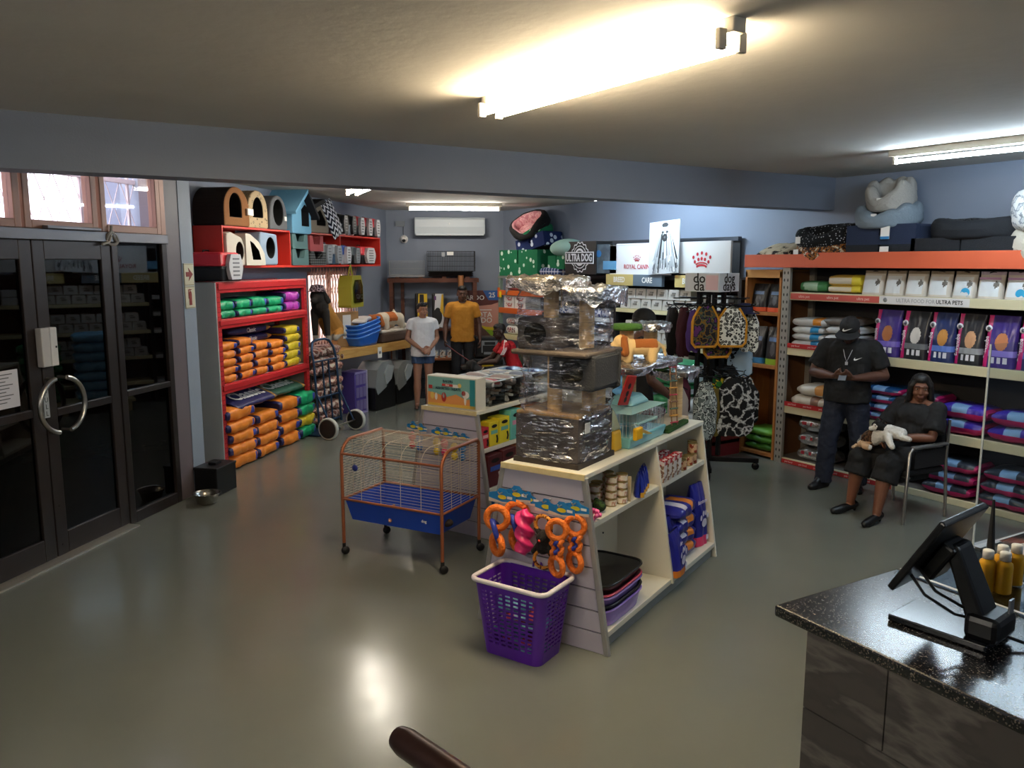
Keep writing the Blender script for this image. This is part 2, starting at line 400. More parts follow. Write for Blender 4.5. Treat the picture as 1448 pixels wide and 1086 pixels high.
# fittings on the doors
ring=thing('door_handle','round brushed steel pull ring split across the two glass doors','handle',FL(-1.47,0,0),45)
m_steel=mat('B9B6B0',.28,metal=1)
RZ=1.165
for a0,a1,dx in((100,260,-.02),(-80,80,.02)):
    w=MB(); w.torus((dx,-.02,RZ),.2,.018,24,10,axis='y',a0=a0,a1=a1)
    for a in(a0,a1):
        x,z=dx+.2*math.cos(Rd(a)),RZ+.2*math.sin(Rd(a)); w.cyl((x,-.02,z),(x,.056,z),.011,10)
    w.build('ring_half',m_steel,ring)
o=MB().box(-.08,.0,.0,.052,1.455,1.735).build('magnetic_lock',mat('BDBAB8',.4),None,t=T(*FL(-1.52,0),rz=45),bevel=.006)
tag(o,'pale grey lock housing above the ring handle on the glass doors','lock')
MB().box(.002,.07,.0,.052,1.455,1.735).build('lock_cover',mat('D6D4D2',.35),o,bevel=.006)
MB().box(.046,.058,-.004,.0,1.585,1.6).build('keyhole',m_dark,o)
o=MB().box(-.035,.015,.045,.054,1.08,1.29).build('pull_sign',mat('A9AEB2',.4),None,t=T(*FL(-1.545,0),rz=45))
tag(o,'narrow silver plate marked PULL inside the ring handle','sign')
w=MB()
for k,ch in enumerate('PULL'): w.text(ch,.05,T(-.01,.044,1.26-.05*k,90,0,0),0,.0005)
w.build('lettering',m_dark,o)
o=MB().box(-.33,0,.045,.053,1.21,1.47).build('paper_notice',mat('CFCED6',.8),None,t=T(*FL(-1.79,0),rz=45)); tag(o,'white paper notice stuck on the left door glass','notice')
w=MB()
for k in range(9): w.box(-.3,-.05-.03*(k%3),.0435,.046,1.44-.024*k,1.446-.024*k)
w.build('lettering',mat('55555A',.8),o)
w=MB(); pts=[(-.75+.06*math.cos(a),.03+.01*math.sin(2*a),HZ-.03+.05*math.sin(a)) for a in [i*2*PI/14 for i in range(14)]]
w.tube(pts,.012,6,closed=True); w.tube([(-.75,.03,HZ+.07),(-.76,.03,HZ),(-.8,.02,HZ-.06),(-.88,.02,HZ-.08)],.011,6); w.tube([(-.74,.03,HZ),(-.70,.02,HZ-.07)],.011,6)
tag(w.build('rope_tie',mat('9B978F',.9),None,t=DT),'grey rope tied in a knot at the top of the door frame','rope')
# outside: paving, security gate, kennel
struct(MB().box(-6,8,.12,3.4,-.2,-.1).build('ground_outside',mat('6E5A55',.8,var=.15),None,t=DT))
struct(MB().box(-6,8,3.3,3.4,-.1,2.3).build('wall_sky_block',mat('7A655A',.8,var=.15),None,t=DT))  # added wall, keeps the bright sky from showing through the door glass
w=MB()
for k in range(18):
    x=-2.9+k*.2
    for a,bb in((0,.2),(.2,0)):
        for r in range(7): w.tube([(x+a,.5,.45*r),(x+bb,.5,.45*r+.45)],.004,4)
    if k%3==0: w.box(x-.012,x+.012,.49,.51,0,3.1)
w.box(-3,.6,.48,.52,2.9,2.94); w.box(-3,.6,.48,.52,2.5,2.53)
tag(w.build('security_gate',mat('E6D6D2',.5),None,t=DT),'folding trellis security gate outside the shop doors','gate')
kn=thing('dog_kennel','small wooden dog kennel with pitched roof beyond the dark door glass','kennel',FL(-1.0,1.3,-.1),45)
w=MB(); o_=[(-.4,0),(.4,0),(.4,.5),(0,.85),(-.4,.5)]; i_=[(-.2,.03),(.2,.03),(.2,.45),(0,.55),(-.2,.45)]
w.hollow(resample(o_,20),resample(i_,20),-.3,.4,.35); w.build('kennel_body',mat('8A7C72',.8,var=.1),kn)
w=MB()
for s in(-1,1): w.prism([(0,.85),(s*.5,.42),(s*.53,.46),(0,.92)],-.36,.45)
w.build('roof',mat('A79A90',.8),kn)
# ================================================================ window on the left wall
w=MB(); 
framed(w,WU0,WU1,WZ0,WZ1,.05,.66,.72); w.box((WU0+WU1)/2-.02,(WU0+WU1)/2+.02,.66,.72,WZ0,WZ1)
win=struct(w.build('window_4',mat('8A5E50',.5),None,t=DT)); MB().box(WU0+.05,WU1-.05,.7,.705,WZ0+.05,WZ1-.05).build('window_pane',mat('E9C9BC',.5,trans=.9,alpha=.85),win)
w=MB()
for k in range(16):
    x=WU0+.03+k*.1
    for a,bb in((0,.1),(.1,0)):
        for r in range(5): w.tube([(x+a,.6,WZ0+.22*r),(x+bb,.6,WZ0+.22*(r+1))],.005,4)
    w.box(x-.006,x+.006,.6,.61,WZ0,WZ1)
tag(w.build('window_grille',mat('E2C6BC',.5),None,t=DT),'trellis security grille across the sunlit left window','grille')
# ================================================================ lamps
def tubelamp(name,label,p0,p1,colr,strength,two=False,zc=CEIL):
    p0,p1=V(p0),V(p1); d=(p1-p0); Ln=d.length; rz=math.degrees(math.atan2(d.y,d.x)); c=(p0+p1)/2
    t=thing(name,label,'ceiling light',(c.x,c.y,zc),rz,'fluorescent ceiling lights')
    MB().box(-Ln/2-.02,Ln/2+.02,-.035,.035,-.055,0).build('batten',mat('C8C2B4',.5),t,bevel=.004)
    for k,y in enumerate((-.055,.055) if two else (0,)):
        for sx in(-1,1):
            w=MB(); w.box(sx*Ln/2-.02*sx-.012,sx*Ln/2-.02*sx+.012,y-.02,y+.02,-.115,-.04); w.build('tube_holder',mat('B7B0A2',.5),t,bevel=.004)
        w=MB(); w.cyl((-Ln/2+.02,y,-.092),(Ln/2-.02,y,-.092),.016,14)
        m,nt,bs=_new('lamp_glow_%s%d'%(name,k)); bs.inputs['Base Color'].default_value=(.9,.9,.9,1); bs.inputs['Emission Color'].default_value=colr; bs.inputs['Emission Strength'].default_value=strength
        w.build('lamp_tube',m,t)
    return t
WARM=(1,.80,.52,1); COOL=(.70,.86,1,1); NEUT=(1,.93,.82,1)
tubelamp('tube_light','warm fluorescent tube light, nearest the camera, glowing on the ceiling',(2.43,2.2,CEIL),(2.42,3.95,CEIL),WARM,75,True)
tubelamp('tube_light','cool white fluorescent tube light above the counter at the right',(6.35,2.0,CEIL),(6.3,3.98,CEIL),COOL,72)
tubelamp('tube_light','neutral fluorescent tube light in front of the wall air conditioner',(5.55,11.45,CEIL),(6.8,10.75,CEIL),NEUT,60)
tubelamp('tube_light','twin tube light end just showing under the beam at left',(3.78,9.3,CEIL),(3.5,7.9,CEIL),NEUT,50,True)
tubelamp('tube_light','cool tube light behind the beam that brightens the wall above the shelves',(6.75,6.9,CEIL),(6.75,8.4,CEIL),(.62,.82,1,1),120)
tubelamp('tube_light','unseen fluorescent tube light added behind the camera by the entrance',(-1.4,.6,CEIL),(-1.4,2.3,CEIL),NEUT,115)  # added fill lamp out of view, brightens the ceiling and left side
tubelamp('tube_light','unseen fluorescent tube light added over the till behind the camera',(4.6,-1.6,CEIL),(4.6,.1,CEIL),COOL,55)  # second added lamp, unseen, lifts the ambient light
# sky outside
w=bpy.data.worlds.new('World'); SC.world=w; w.use_nodes=True
bg=w.node_tree.nodes['Background']; bg.inputs[0].default_value=(1,.95,.97,1); bg.inputs[1].default_value=3.5
SC.view_settings.view_transform='Standard'; SC.view_settings.look='None'; SC.view_settings.gamma=1; SC.view_settings.exposure=.75
SC.cycles.use_denoising=True
# ================================================================ soft food bags
def bag_mb(w,d,h,seed,paint=None,pinch=.22,nx=16,nr=20,amp=.10,ex=.55):
    b=MB(); rnd=random.Random(seed); off=V((rnd.uniform(0,50),rnd.uniform(0,50),rnd.uniform(0,50)))
    def sp(c,e): return math.copysign(abs(c)**e,c)
    def fn(a,r):
        t=2*a-1; th=2*PI*r+PI/2
        k=pinch+(1-pinch)*(1-abs(t)**6); kd=1-.1*abs(t)**8
        y=sp(math.cos(th),ex)*d/2*kd; z=sp(math.sin(th),ex)*h/2*k
        n=noise.noise(V((t*w*6,y*7,z*9))+off)*amp*h*(1.3 if abs(t)<.95 else .3)
        f=1+n/max(h,.05)*1.2
        return (t*w/2*(1-.03*math.cos(th)**2),y*f,h/2+z*f)
    def mm(a,r):
        if paint is None: return 0
        th=2*PI*r+PI/2; return paint(2*a-1,sp(math.cos(th),ex),sp(math.sin(th),ex))
    b.grid(fn,nx,nr,mm)
    for a in(0,1):
        ring=[fn(a,k/nr) for k in range(nr)]
        b.add(ring,[tuple(range(nr)) if a==0 else tuple(range(nr))[::-1]],paint(-1 if a==0 else 1,0,0) if paint else 0)
    return b
m_or=mat('EE8A2C',.42,bump=.15,bscale=25); m_nv=mat('24245A',.4,bump=.15,bscale=25); m_gr=mat('17A46C',.4,bump=.2,bscale=25)
m_mg=mat('B43AAE',.4,bump=.2,bscale=25); m_ye=mat('E2C62C',.42,bump=.15,bscale=25); m_bd=mat('3A4AA8',.5); m_wh=mat('EDEBE6',.5); m_blk=mat('0E0E10',.5)
m_gd=mat('B98A3A',.5)
def p_side(t,y,z):       # front long side coloured, left end dark, badge at right
    if t<-.83: return 1
    if .62<t<.84 and y<-.8 and -.5<z<.5: return 2
    if -.15<t<.02 and y<-.8 and -.45<z<.45: return 3
    if z>.85 and y>-.2: return 1
    return 0
SHARE={}
def bag_proto(kind,w,d,h,seed):
    key=(kind,round(w,2),round(h,3),seed%3)
    if key in SHARE: return SHARE[key].data
    k={'orange':m_or,'green':m_gr,'yellow':m_ye,'magenta':m_mg}[kind]
    o=bag_mb(w,d,h,seed,p_side,pinch=.5,ex=.42,amp=.08).build('dog_food_bag',[k,m_nv,m_bd,m_gd]); SHARE[key]=o; o['fresh']=1
    return o.data
def put_bag(kind,w,d,h,seed,loc,rz,label,group,cat='food bag',name='dog_food_bag'):
    me=bag_proto(kind,w,d,h,seed)
    key=(kind,round(w,2),round(h,3),seed%3); o=SHARE[key]
    if 'fresh' in o: del o['fresh']
    else: o=bpy.data.objects.new(name,me); COL.objects.link(o)
    o.location=loc; o.rotation_euler=(0,0,Rd(rz)); return tag(o,label,cat,group)
# ================================================================ red rack
m_red=mat('C2272B',.38,spec=.5); m_panel=mat('A8A9A6',.6)
rk=thing('steel_rack','red boltless steel rack with three shelves of dog food beside the pillar','rack',FL(.96,.2),45)
RW_,RD_,RH_=2.03,.44,2.0
for x in(0,RW_-.07):
    for y in(0,RD_-.05):
        w=MB(); w.box(x,x+.07,y,y+.045,0,RH_)
        for k in range(38): w.cyl((x+.022,y-.001,.06+k*.051),(x+.022,y+.004,.06+k*.051),.007,6,1); w.cyl((x+.05,y-.001,.06+k*.051),(x+.05,y+.004,.06+k*.051),.007,6,1)
        w.build('upright',[m_red,mat('4A0F10',.6)],rk,bevel=.003)
for nm,z0,z1 in(('top_beam',1.885,2.0),('shelf_beam',1.515,1.615),('shelf_beam',.83,.935)):
    w=MB(); w.box(.03,RW_-.03,.0,.035,z0,z1); w.box(.03,RW_-.03,-.012,0,z0+.035,z1-.01); w.build(nm,m_red,rk,bevel=.006)
    MB().box(.03,RW_-.03,RD_-.04,RD_-.01,z0,z1).build(nm,m_red,rk)
    MB().box(.01,RW_-.01,.02,RD_-.02,z1-.03,z1-.008).build('shelf_board',mat('C9C3BC',.6),rk)
MB().box(-.018,-.002,.0,.43,0,1.995).build('end_panel',m_panel,rk)
MB().box(RW_+.002,RW_+.014,.05,.43,.1,1.98).build('end_panel',m_panel,rk)
MB().box(.0,RW_,.425,.437,.05,1.95).build('back_panel',mat('B9B4AD',.6),rk)
def stack(kind,u0,u1,z0,hs,where,group,kinds=None,d=.40,y=.42,jit=.02,seed0=0):
    n=len(hs); z=z0
    for i,h in enumerate(hs):
        kd=kinds[i] if kinds else kind
        put_bag(kd,u1-u0-.006,d,h*1.06,seed0+i,FL((u0+u1)/2+random.Random(seed0*7+i).uniform(-jit,jit),y,z),45,
            '%s food bag, %s %s'%(kd,nth(i,n),where),group); z+=h
gA,gB,gC='bags on the rack top shelf','bags on the rack middle shelf','bags on the rack bottom shelf'
for k,(u0,u1,h2) in enumerate(((1.03,1.36,.1),(1.37,1.69,.105),(1.70,2.05,.115),(2.06,2.44,.105))):
    stack('green',u0,u1,1.612,(.085,h2),'of %s green pair, red rack upper shelf'%('leftmost','second','third','fourth')[k],gA,seed0=10+k)
stack('magenta',2.46,2.88,1.612,(.115,.12),'of the magenta pair, red rack upper shelf',gA,seed0=20)
for k,(u0,u1,n,h) in enumerate(((1.03,1.37,5,.086),(1.38,1.71,5,.09),(1.72,2.05,4,.095),(2.06,2.43,4,.09))):
    stack('orange',u0,u1,.928,(h,)*n,'of %s orange stack, red rack middle shelf'%('leftmost','second','third','rightmost')[k],gB,seed0=30+k)
stack('yellow',2.45,2.86,.928,(.1,)*5,'of yellow stack, red rack middle shelf',gB,seed0=40)
stack('orange',1.0,1.58,.0,(.14,.13,.125,.125,.14),'of the leftmost stack under the red rack',gC,d=.5,y=.40,seed0=50)
stack('orange',1.59,2.1,.0,(.13,.125,.125,.13),'of the second stack under the red rack',gC,d=.5,y=.40,seed0=60)
stack('orange',2.11,2.6,.0,(.145,.14,.14,.15),'of the third stack under the red rack',gC,d=.5,y=.40,seed0=70)
stack('',2.61,3.06,.0,(.14,.14,.14,.15),'of the right end stack under the red rack',gC,kinds=('green','yellow','green','green'),d=.5,y=.40,seed0=80)
# long bags with large white lettering
def classic(u0,u1,y,z,h,d,label,main=m_nv,endm=m_gd,top=False,rz=45,tilt=0):
    w_=u1-u0
    o=bag_mb(w_,d,h,int(u0*100+z*10),lambda t,yy,zz:1 if .72<t<.86 else 2 if t>=.86 else 0,amp=.05).build('dog_food_bag',[main,endm,m_or if not top else m_nv])
    o.location=FL((u0+u1)/2,y,z); o.rotation_euler=(Rd(tilt),0,Rd(rz)); tag(o,label,'food bag')
    w=MB()
    if top: w.text('Classic',.23,T(-.05,-.08,h+.004,0,0,0),0,.001,bold=.025)
    else: w.text('Classic',min(.11,h*.75),T(-.02,-d/2-.012,h*.52,90,0,0),0,.001,bold=.015)
    w.build('lettering',m_wh,o)
    return o
classic(1.5,2.44,.5,1.29,.085,.22,'lower of two long navy lettered bags on the red rack middle shelf')
classic(1.46,2.42,.5,1.385,.095,.22,'upper of two long navy lettered bags on the red rack middle shelf')
classic(1.2,2.1,.40,.70,.07,.5,tilt=20,label='flat navy bag with white lettering lying on the left stacks under the red rack',top=True)
classic(2.0,2.95,.46,.68,.07,.5,tilt=16,label='flat dark green lettered bag lying on the right stacks under the red rack',main=mat('2E5A48',.45),top=True)
# ================================================================ pet carriers
def carrier(name,label,top,bot,w=.27,h=.29,d=.42,door='CFCFD2',group=None,cat='pet carrier'):
    t=thing(name,label,cat,group=group); mt,mb=mat(top,.35),mat(bot,.45)
    k=.03
    MB().frustum((-w/2+k,w/2-k,.02,d-.02),(-w/2,w/2,0,d),0,h*.48).build('lower_shell',mb,t,bevel=.015)
    MB().frustum((-w/2,w/2,0,d),(-w/2+k*1.3,w/2-k*1.3,.03,d-.03),h*.5,h).build('upper_shell',mt,t,bevel=.03)
    MB().box(-w/2-.006,w/2+.006,-.006,d+.006,h*.475,h*.51).build('rim',mb,t,bevel=.004)
    dr=MB(); o_=[(-w*.2,h*.06),(w*.2,h*.06),(w*.3,h*.4),(w*.3,h*.62),(w*.2,h*.93),(-w*.2,h*.93),(-w*.3,h*.62),(-w*.3,h*.4)]
    dr.prism(o_,-.035,.01)
    for i in range(5): dr.box(-w*.14,w*.14,-.038,-.034,h*(.18+.14*i),h*(.235+.14*i),1)
    dr.build('door',[mat(door,.4),mat('77777C',.5)],t)
    MB().tube([(-.06,d*.5,h-.01),(-.05,d*.5,h+.02),(.05,d*.5,h+.02),(.06,d*.5,h-.01)],.008,6).build('handle',mb,t)
    return t
def S(u,y,z): return FL(u,y,z)
ZU,ZL=2.585,2.165
c=carrier('pet_carrier','red and black pet carrier on top of the red rack, beside the pillar','D92B3A','101012',.44,.30,.62); c.location=FL(1.24,.16,2.005); c.rotation_euler=(0,0,Rd(45+0))
MB().box(0,.01,0,.01,0,.01)
for k,u in enumerate((5.06,5.38,5.7)):
    c=carrier('pet_carrier','red and black pet carrier, %s of three on the high red shelf'%('leftmost','middle','rightmost')[k],'D4313F','141416',group='red carriers on the high shelf'); c.location=S(u,.3,ZU+.005); c.rotation_euler=(0,0,Rd(45))
for k,u in enumerate((4.45,4.75)):
    c=carrier('pet_carrier','black and white pet carrier, %s of two on the high red shelf'%('left','right')[k],'1A1A1C','D8D8DC',door='2A2A2C',group='black carriers on the high shelf'); c.location=S(u,.3,ZU+.005); c.rotation_euler=(0,0,Rd(45))
for k,u in enumerate((3.87,4.2)):
    c=carrier('pet_carrier','grey and slate blue pet carrier, %s of two on the lower red shelf'%('left','right')[k],'C6C9CC','4C6C88',.28,.28,door='9FA6AC',group='grey carriers on the lower shelf'); c.location=S(u,.3,ZL+.005); c.rotation_euler=(0,0,Rd(45))
c=carrier('pet_carrier','bright blue and white pet carrier on the lower red shelf','2F5FC0','C9CDD4',.27,.27,door='D5D8DE'); c.location=S(4.52,.3,ZL+.005); c.rotation_euler=(0,0,Rd(45))
c=carrier('pet_carrier','grey and black pet carrier on the lower red shelf beside the red one','7F8A90','15171A',.26,.26,door='8A949A'); c.location=S(4.86,.3,ZL+.005); c.rotation_euler=(0,0,Rd(45))
c=carrier('pet_carrier','wide red and black pet carrier at the far end of the lower red shelf','E8404C','141416',.62,.27,.35); c.location=S(5.42,.32,ZL+.005); c.rotation_euler=(0,0,Rd(45))
# ================================================================ long red wall shelf
sh=thing('wall_shelf','long red two-tier box shelf high on the left wall','shelf',FL(1.29,.3),45)
m_rs=mat('D63A2C',.4)
MB().box(0,4.56,0,.345,ZU-.02,ZU).build('upper_board',m_rs,sh); MB().box(0,4.56,0,.345,ZL-.025,ZL).build('lower_board',m_rs,sh)
for x in(0,1.5,3.0,4.54): MB().box(x,x+.02,.002,.345,ZL,ZU-.02).build('divider',m_rs,sh)
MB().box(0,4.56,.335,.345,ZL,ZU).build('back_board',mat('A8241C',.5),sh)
# ================================================================ pet houses and beds on it
def arch(w,h,n=14,flat=.5):
    p=[(-w/2,0),(w/2,0),(w/2,h*flat)]
    for i in range(1,n): 
        a=PI*i/n; p.append((w/2*math.cos(a),h*flat+(h-h*flat)*math.sin(a)))
    return p+[(-w/2,h*flat)]
def oval(cx,cz,rx,rz,n=28): return [(cx+rx*math.cos(-PI*3/4+2*PI*i/n),cz+rz*math.sin(-PI*3/4+2*PI*i/n)) for i in range(n)]
def cave(name,label,outer,inner,depth,mo,mi,mf,loc,cat='pet house',rz=45,lining=None):
    o=MB(); o.hollow(resample(outer,40),resample(inner,40),0,depth,None,0,1,2)
    ob=o.build(name,[mo,mi,mf],None,bevel=.018); ob.location=loc; ob.rotation_euler=(0,0,Rd(rz)); return tag(ob,label,cat)
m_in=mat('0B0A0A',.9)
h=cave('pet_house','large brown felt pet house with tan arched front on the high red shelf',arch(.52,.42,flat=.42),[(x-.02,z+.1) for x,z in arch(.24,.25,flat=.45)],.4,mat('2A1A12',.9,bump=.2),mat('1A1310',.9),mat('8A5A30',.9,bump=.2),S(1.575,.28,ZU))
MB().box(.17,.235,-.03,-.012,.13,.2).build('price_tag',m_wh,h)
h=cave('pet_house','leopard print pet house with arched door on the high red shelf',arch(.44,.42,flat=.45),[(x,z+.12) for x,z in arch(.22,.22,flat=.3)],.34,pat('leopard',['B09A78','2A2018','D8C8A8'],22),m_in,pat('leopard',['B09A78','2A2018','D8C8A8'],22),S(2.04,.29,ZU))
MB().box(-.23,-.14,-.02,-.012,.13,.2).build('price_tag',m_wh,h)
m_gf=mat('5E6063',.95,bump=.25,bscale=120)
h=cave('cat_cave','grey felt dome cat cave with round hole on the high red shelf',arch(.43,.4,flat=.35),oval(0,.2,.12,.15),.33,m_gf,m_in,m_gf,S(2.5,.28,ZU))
MB().box(.12,.17,-.015,-.006,.11,.16).build('price_tag',m_wh,h)
# blue house with pitched roof
bh=thing('pet_house','pale blue fabric pet house with overhanging roof on the high red shelf','pet house',S(3.06,.26,ZU-.03),45)
m_bf=mat('6FA8C8',.9,bump=.15,bscale=90); m_bd2=mat('161A22',.9)
o=MB(); o.hollow(resample([(-.26,0),(.26,0),(.26,.3),(0,.5),(-.26,.3)],30),resample([(-.0,.1),(.2,.1),(.2,.3),(.1,.37),(0,.3)],30),0,.36,None,0,1,0); o.build('house_body',[m_bf,m_bd2],bh,bevel=.012)
o=MB(); o.prism([(0,.55),(-.36,.26),(-.35,.22),(0,.50)],-.1,.4); o.build('roof_panel',m_bf,bh,bevel=.008)
o=MB(); o.prism([(0,.55),(.3,.22),(.29,.18),(0,.50)],-.1,.4); o.build('roof_panel',m_bd2,bh,bevel=.008)
# cushioned bed: oval ring wall with soft lumps
def bed(name,label,rx,ry,h,th,mout,min_,loc,rz=0,lobes=0,dip=.35,rot=None,base=.06,seed=1,front=None,cat='pet bed'):
    t=thing(name,label,cat,loc,rz)
    if rot: t.rotation_euler=rot
    nu=64; prof=[]
    for k in range(18):
        a=2*PI*k/18; prof.append((math.cos(a),math.sin(a)))
    def fn(u,v):
        a=2*PI*u; c=2*PI*v
        lob=1+(.16*abs(math.sin(lobes*a/2)) if lobes else 0)+.05*noise.noise(V((math.cos(a)*3,math.sin(a)*3,seed)))
        hh=h*(1-dip*max(0,-math.sin(a))**4)*lob
        rr=th*(.8+.25*lob)/2
        r0=1-th/2/max(rx,ry)
        z=hh/2+math.copysign(abs(math.sin(c))**.7,math.sin(c))*hh/2
        d=rr*math.copysign(abs(math.cos(c))**.7,math.cos(c))
        d+=.01*noise.noise(V((a*4,c*2,seed+5)))
        return (math.cos(a)*(rx*r0+d*1.0),math.sin(a)*(ry*r0+d),max(0,z))
    w=MB(); w.grid(fn,nu,18,lambda u,v:1 if .28<v<.72 else 0); w.build('bolster',[mout,min_],t)
    w=MB(); w.lathe([(0,0.004),(.86,.004),(.9,base*.5),(.84,base),(0,base*1.15)],40,0,M.Diagonal((rx,ry,1,1))); w.build('cushion',min_,t)
    return t
m_tl=mat('5E7F80',.95,bump=.2,bscale=100)
def boxbed(name,label,w,h,d,mo,mi,loc,rz,cut=.3,cat='pet bed'):
    """square-sided bed with a scooped front"""
    t=thing(name,label,cat,loc,rz); b=MB()
    b.prism([(-w/2,0),(w/2,0),(w/2,h),(w*cut,h),(w*cut*.7,h*.45),(-w*cut*.7,h*.45),(-w*cut,h),(-w/2,h)],0,.07)
    b.build('front_wall',mo,t,bevel=.025)
    for nm,x0,x1,y0,y1 in(('side_wall',-w/2,-w/2+.07,.05,d),('side_wall',w/2-.07,w/2,.05,d),('rear_wall',-w/2,w/2,d-.07,d)): MB().box(x0,x1,y0,y1,0,h).build(nm,mo,t,bevel=.025)
    MB().box(-w/2+.05,w/2-.05,.05,d-.05,0,h*.25).build('cushion',mi,t,bevel=.02); return t
boxbed('pet_bed','teal plush pet bed with scooped front, upper of two stacked on the lower red shelf',.42,.2,.32,m_tl,m_bd2,S(3.05,.29,ZL+.205),45)
boxbed('pet_bed','teal plush pet bed with scooped front, lower of two stacked on the lower red shelf',.44,.2,.32,m_tl,m_bd2,S(3.05,.29,ZL),45)
boxbed('pet_bed','dusty red pet bed stacked above the tweed bed on the lower red shelf',.4,.2,.3,mat('A2484C',.9),mat('4A1C20',.9),S(3.5,.28,ZL+.18),45)
boxbed('pet_bed','dark tweed pet bed under the dusty red bed on the lower red shelf',.46,.175,.32,pat('plaid',['26282A','5A5E60','9A9E9C'],30,thr=.25),m_bd2,S(3.55,.28,ZL),45)
# plaid house and zigzag cushion
ph=thing('pet_house','taupe woven pet house with black pitched roof on the high red shelf','pet house',S(3.62,.28,ZU),45)
m_tp=pat('plaid',['7D7264','5E564C','8E8474'],26,thr=.3)
o=MB(); o.hollow(resample([(-.3,0),(.28,0),(.28,.12),(.05,.38),(-.3,.28)],30),resample([(-.08,.1),(.18,.1),(.18,.16),(.03,.3),(-.08,.25)],30),0,.32,None,0,1,0); o.build('house_body',[m_tp,m_in],ph,bevel=.015)
o=MB(); o.prism([(-.36,.32),(.06,.45),(.09,.40),(-.34,.27)],-.05,.33); o.build('roof_panel',mat('1B191B',.9),ph,bevel=.01)
zc=MB()
def fz(u,v):
    x,z=(u-.5)*.34,(v-.5)*.5; k=max(0,1-abs(2*u-1)**3)*max(0,1-abs(2*v-1)**3); return (x,-.05*k,z)
zc.grid(fz,14,18); zc.grid(lambda u,v:(fz(1-u,v)[0],.05-fz(1-u,v)[1]-.05,fz(1-u,v)[2]),14,18)
o=zc.build('zigzag_cushion',pat('zigzag',['101228','E6E6EA'],11,thr=.55,stretch=(1,1,1.1))); o.location=S(4.12,.33,ZU+.21); o.rotation_euler=(Rd(-12),Rd(-24),Rd(45)); tag(o,'navy and white zigzag cushion leaning on the high red shelf','cushion')
# lower row caves
m_cr=mat('D3CDBF',.9,bump=.15,bscale=80)
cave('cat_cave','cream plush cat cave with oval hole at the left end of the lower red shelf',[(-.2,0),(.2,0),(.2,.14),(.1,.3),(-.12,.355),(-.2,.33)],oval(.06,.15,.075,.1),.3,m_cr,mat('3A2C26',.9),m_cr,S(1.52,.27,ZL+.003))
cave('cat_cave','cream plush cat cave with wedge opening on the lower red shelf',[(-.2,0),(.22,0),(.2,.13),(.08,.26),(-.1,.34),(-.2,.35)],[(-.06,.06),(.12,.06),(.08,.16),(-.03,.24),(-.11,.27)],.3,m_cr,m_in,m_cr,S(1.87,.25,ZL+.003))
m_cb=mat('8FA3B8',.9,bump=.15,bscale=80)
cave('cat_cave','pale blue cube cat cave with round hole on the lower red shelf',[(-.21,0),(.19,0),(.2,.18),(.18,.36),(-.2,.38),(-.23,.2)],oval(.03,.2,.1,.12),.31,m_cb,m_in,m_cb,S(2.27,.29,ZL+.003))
# ================================================================ signs on the pillar
for nm,z0,lab in(('arrow_sign',1.985,'square sign with dark red arrow on the pale pillar'),('extinguisher_sign',1.775,'square fire extinguisher symbol sign below the arrow sign')):
    s=MB().box(.30,.445,.060,.069,z0,z0+.205).build(nm,mat('DDD6B8',.5),None,t=DT@T(-.09,-.014,0)); tag(s,lab,'sign')
    w=MB()
    if nm=='arrow_sign':
        c=.3725;z=z0+.105; w.prism([(c-.05,z-.022),(c+.0,z-.022),(c-.012,z-.06),(c+.055,z),(c-.012,z+.06),(c+.0,z+.022),(c-.05,z+.022)],.0575,.061)
    else:
        c=.3725;z=z0+.03; w.prism([(c-.02,z),(c+.02,z),(c+.02,z+.11),(c+.012,z+.13),(c-.012,z+.13),(c-.02,z+.11)],.0575,.061); w.prism([(c-.008,z+.132),(c+.028,z+.145),(c-.02,z+.15)],.0575,.061)
        w.prism([(c-.03,z+.06),(c-.025,z+.06),(c-.022,z+.145),(c-.03,z+.145)],.0575,.061)
    w.build('symbol',mat('8E2A22',.6),s)
    w=MB()
    for a,b_,c_,d_ in((.305,.44,z0+.006,z0+.01),(.305,.44,z0+.195,z0+.199)): w.box(a,b_,.058,.061,c_,d_)
    w.build('border',mat('8A7A50',.6),s)
# ================================================================ floor things by the pillar
bb=thing('donation_box','small black box with lock on the floor in front of the red rack','box',FL(.30,.04),45)
MB().box(-.14,.2,-.24,.0,0,.27).build('box_body',mat('111112',.4),bb,bevel=.008); MB().box(-.145,.205,-.245,.005,.25,.275).build('lid',mat('18181A',.4),bb,bevel=.006)
MB().box(-.02,.08,-.16,-.08,.275,.3).build('catch',mat('3A3A3C',.3,metal=.8),bb,bevel=.004)
o=MB().lathe([(0,.003),(.085,.003),(.088,.012),(.1,.06),(.118,.095),(.124,.1),(.118,.097),(.1,.065),(.085,.018),(0,.014)],32).build('feeding_bowl',mat('B8B4AC',.25,metal=1)); o.location=FL(-.03,-.21); tag(o,'stainless steel pet bowl on the floor by the pillar','bowl')
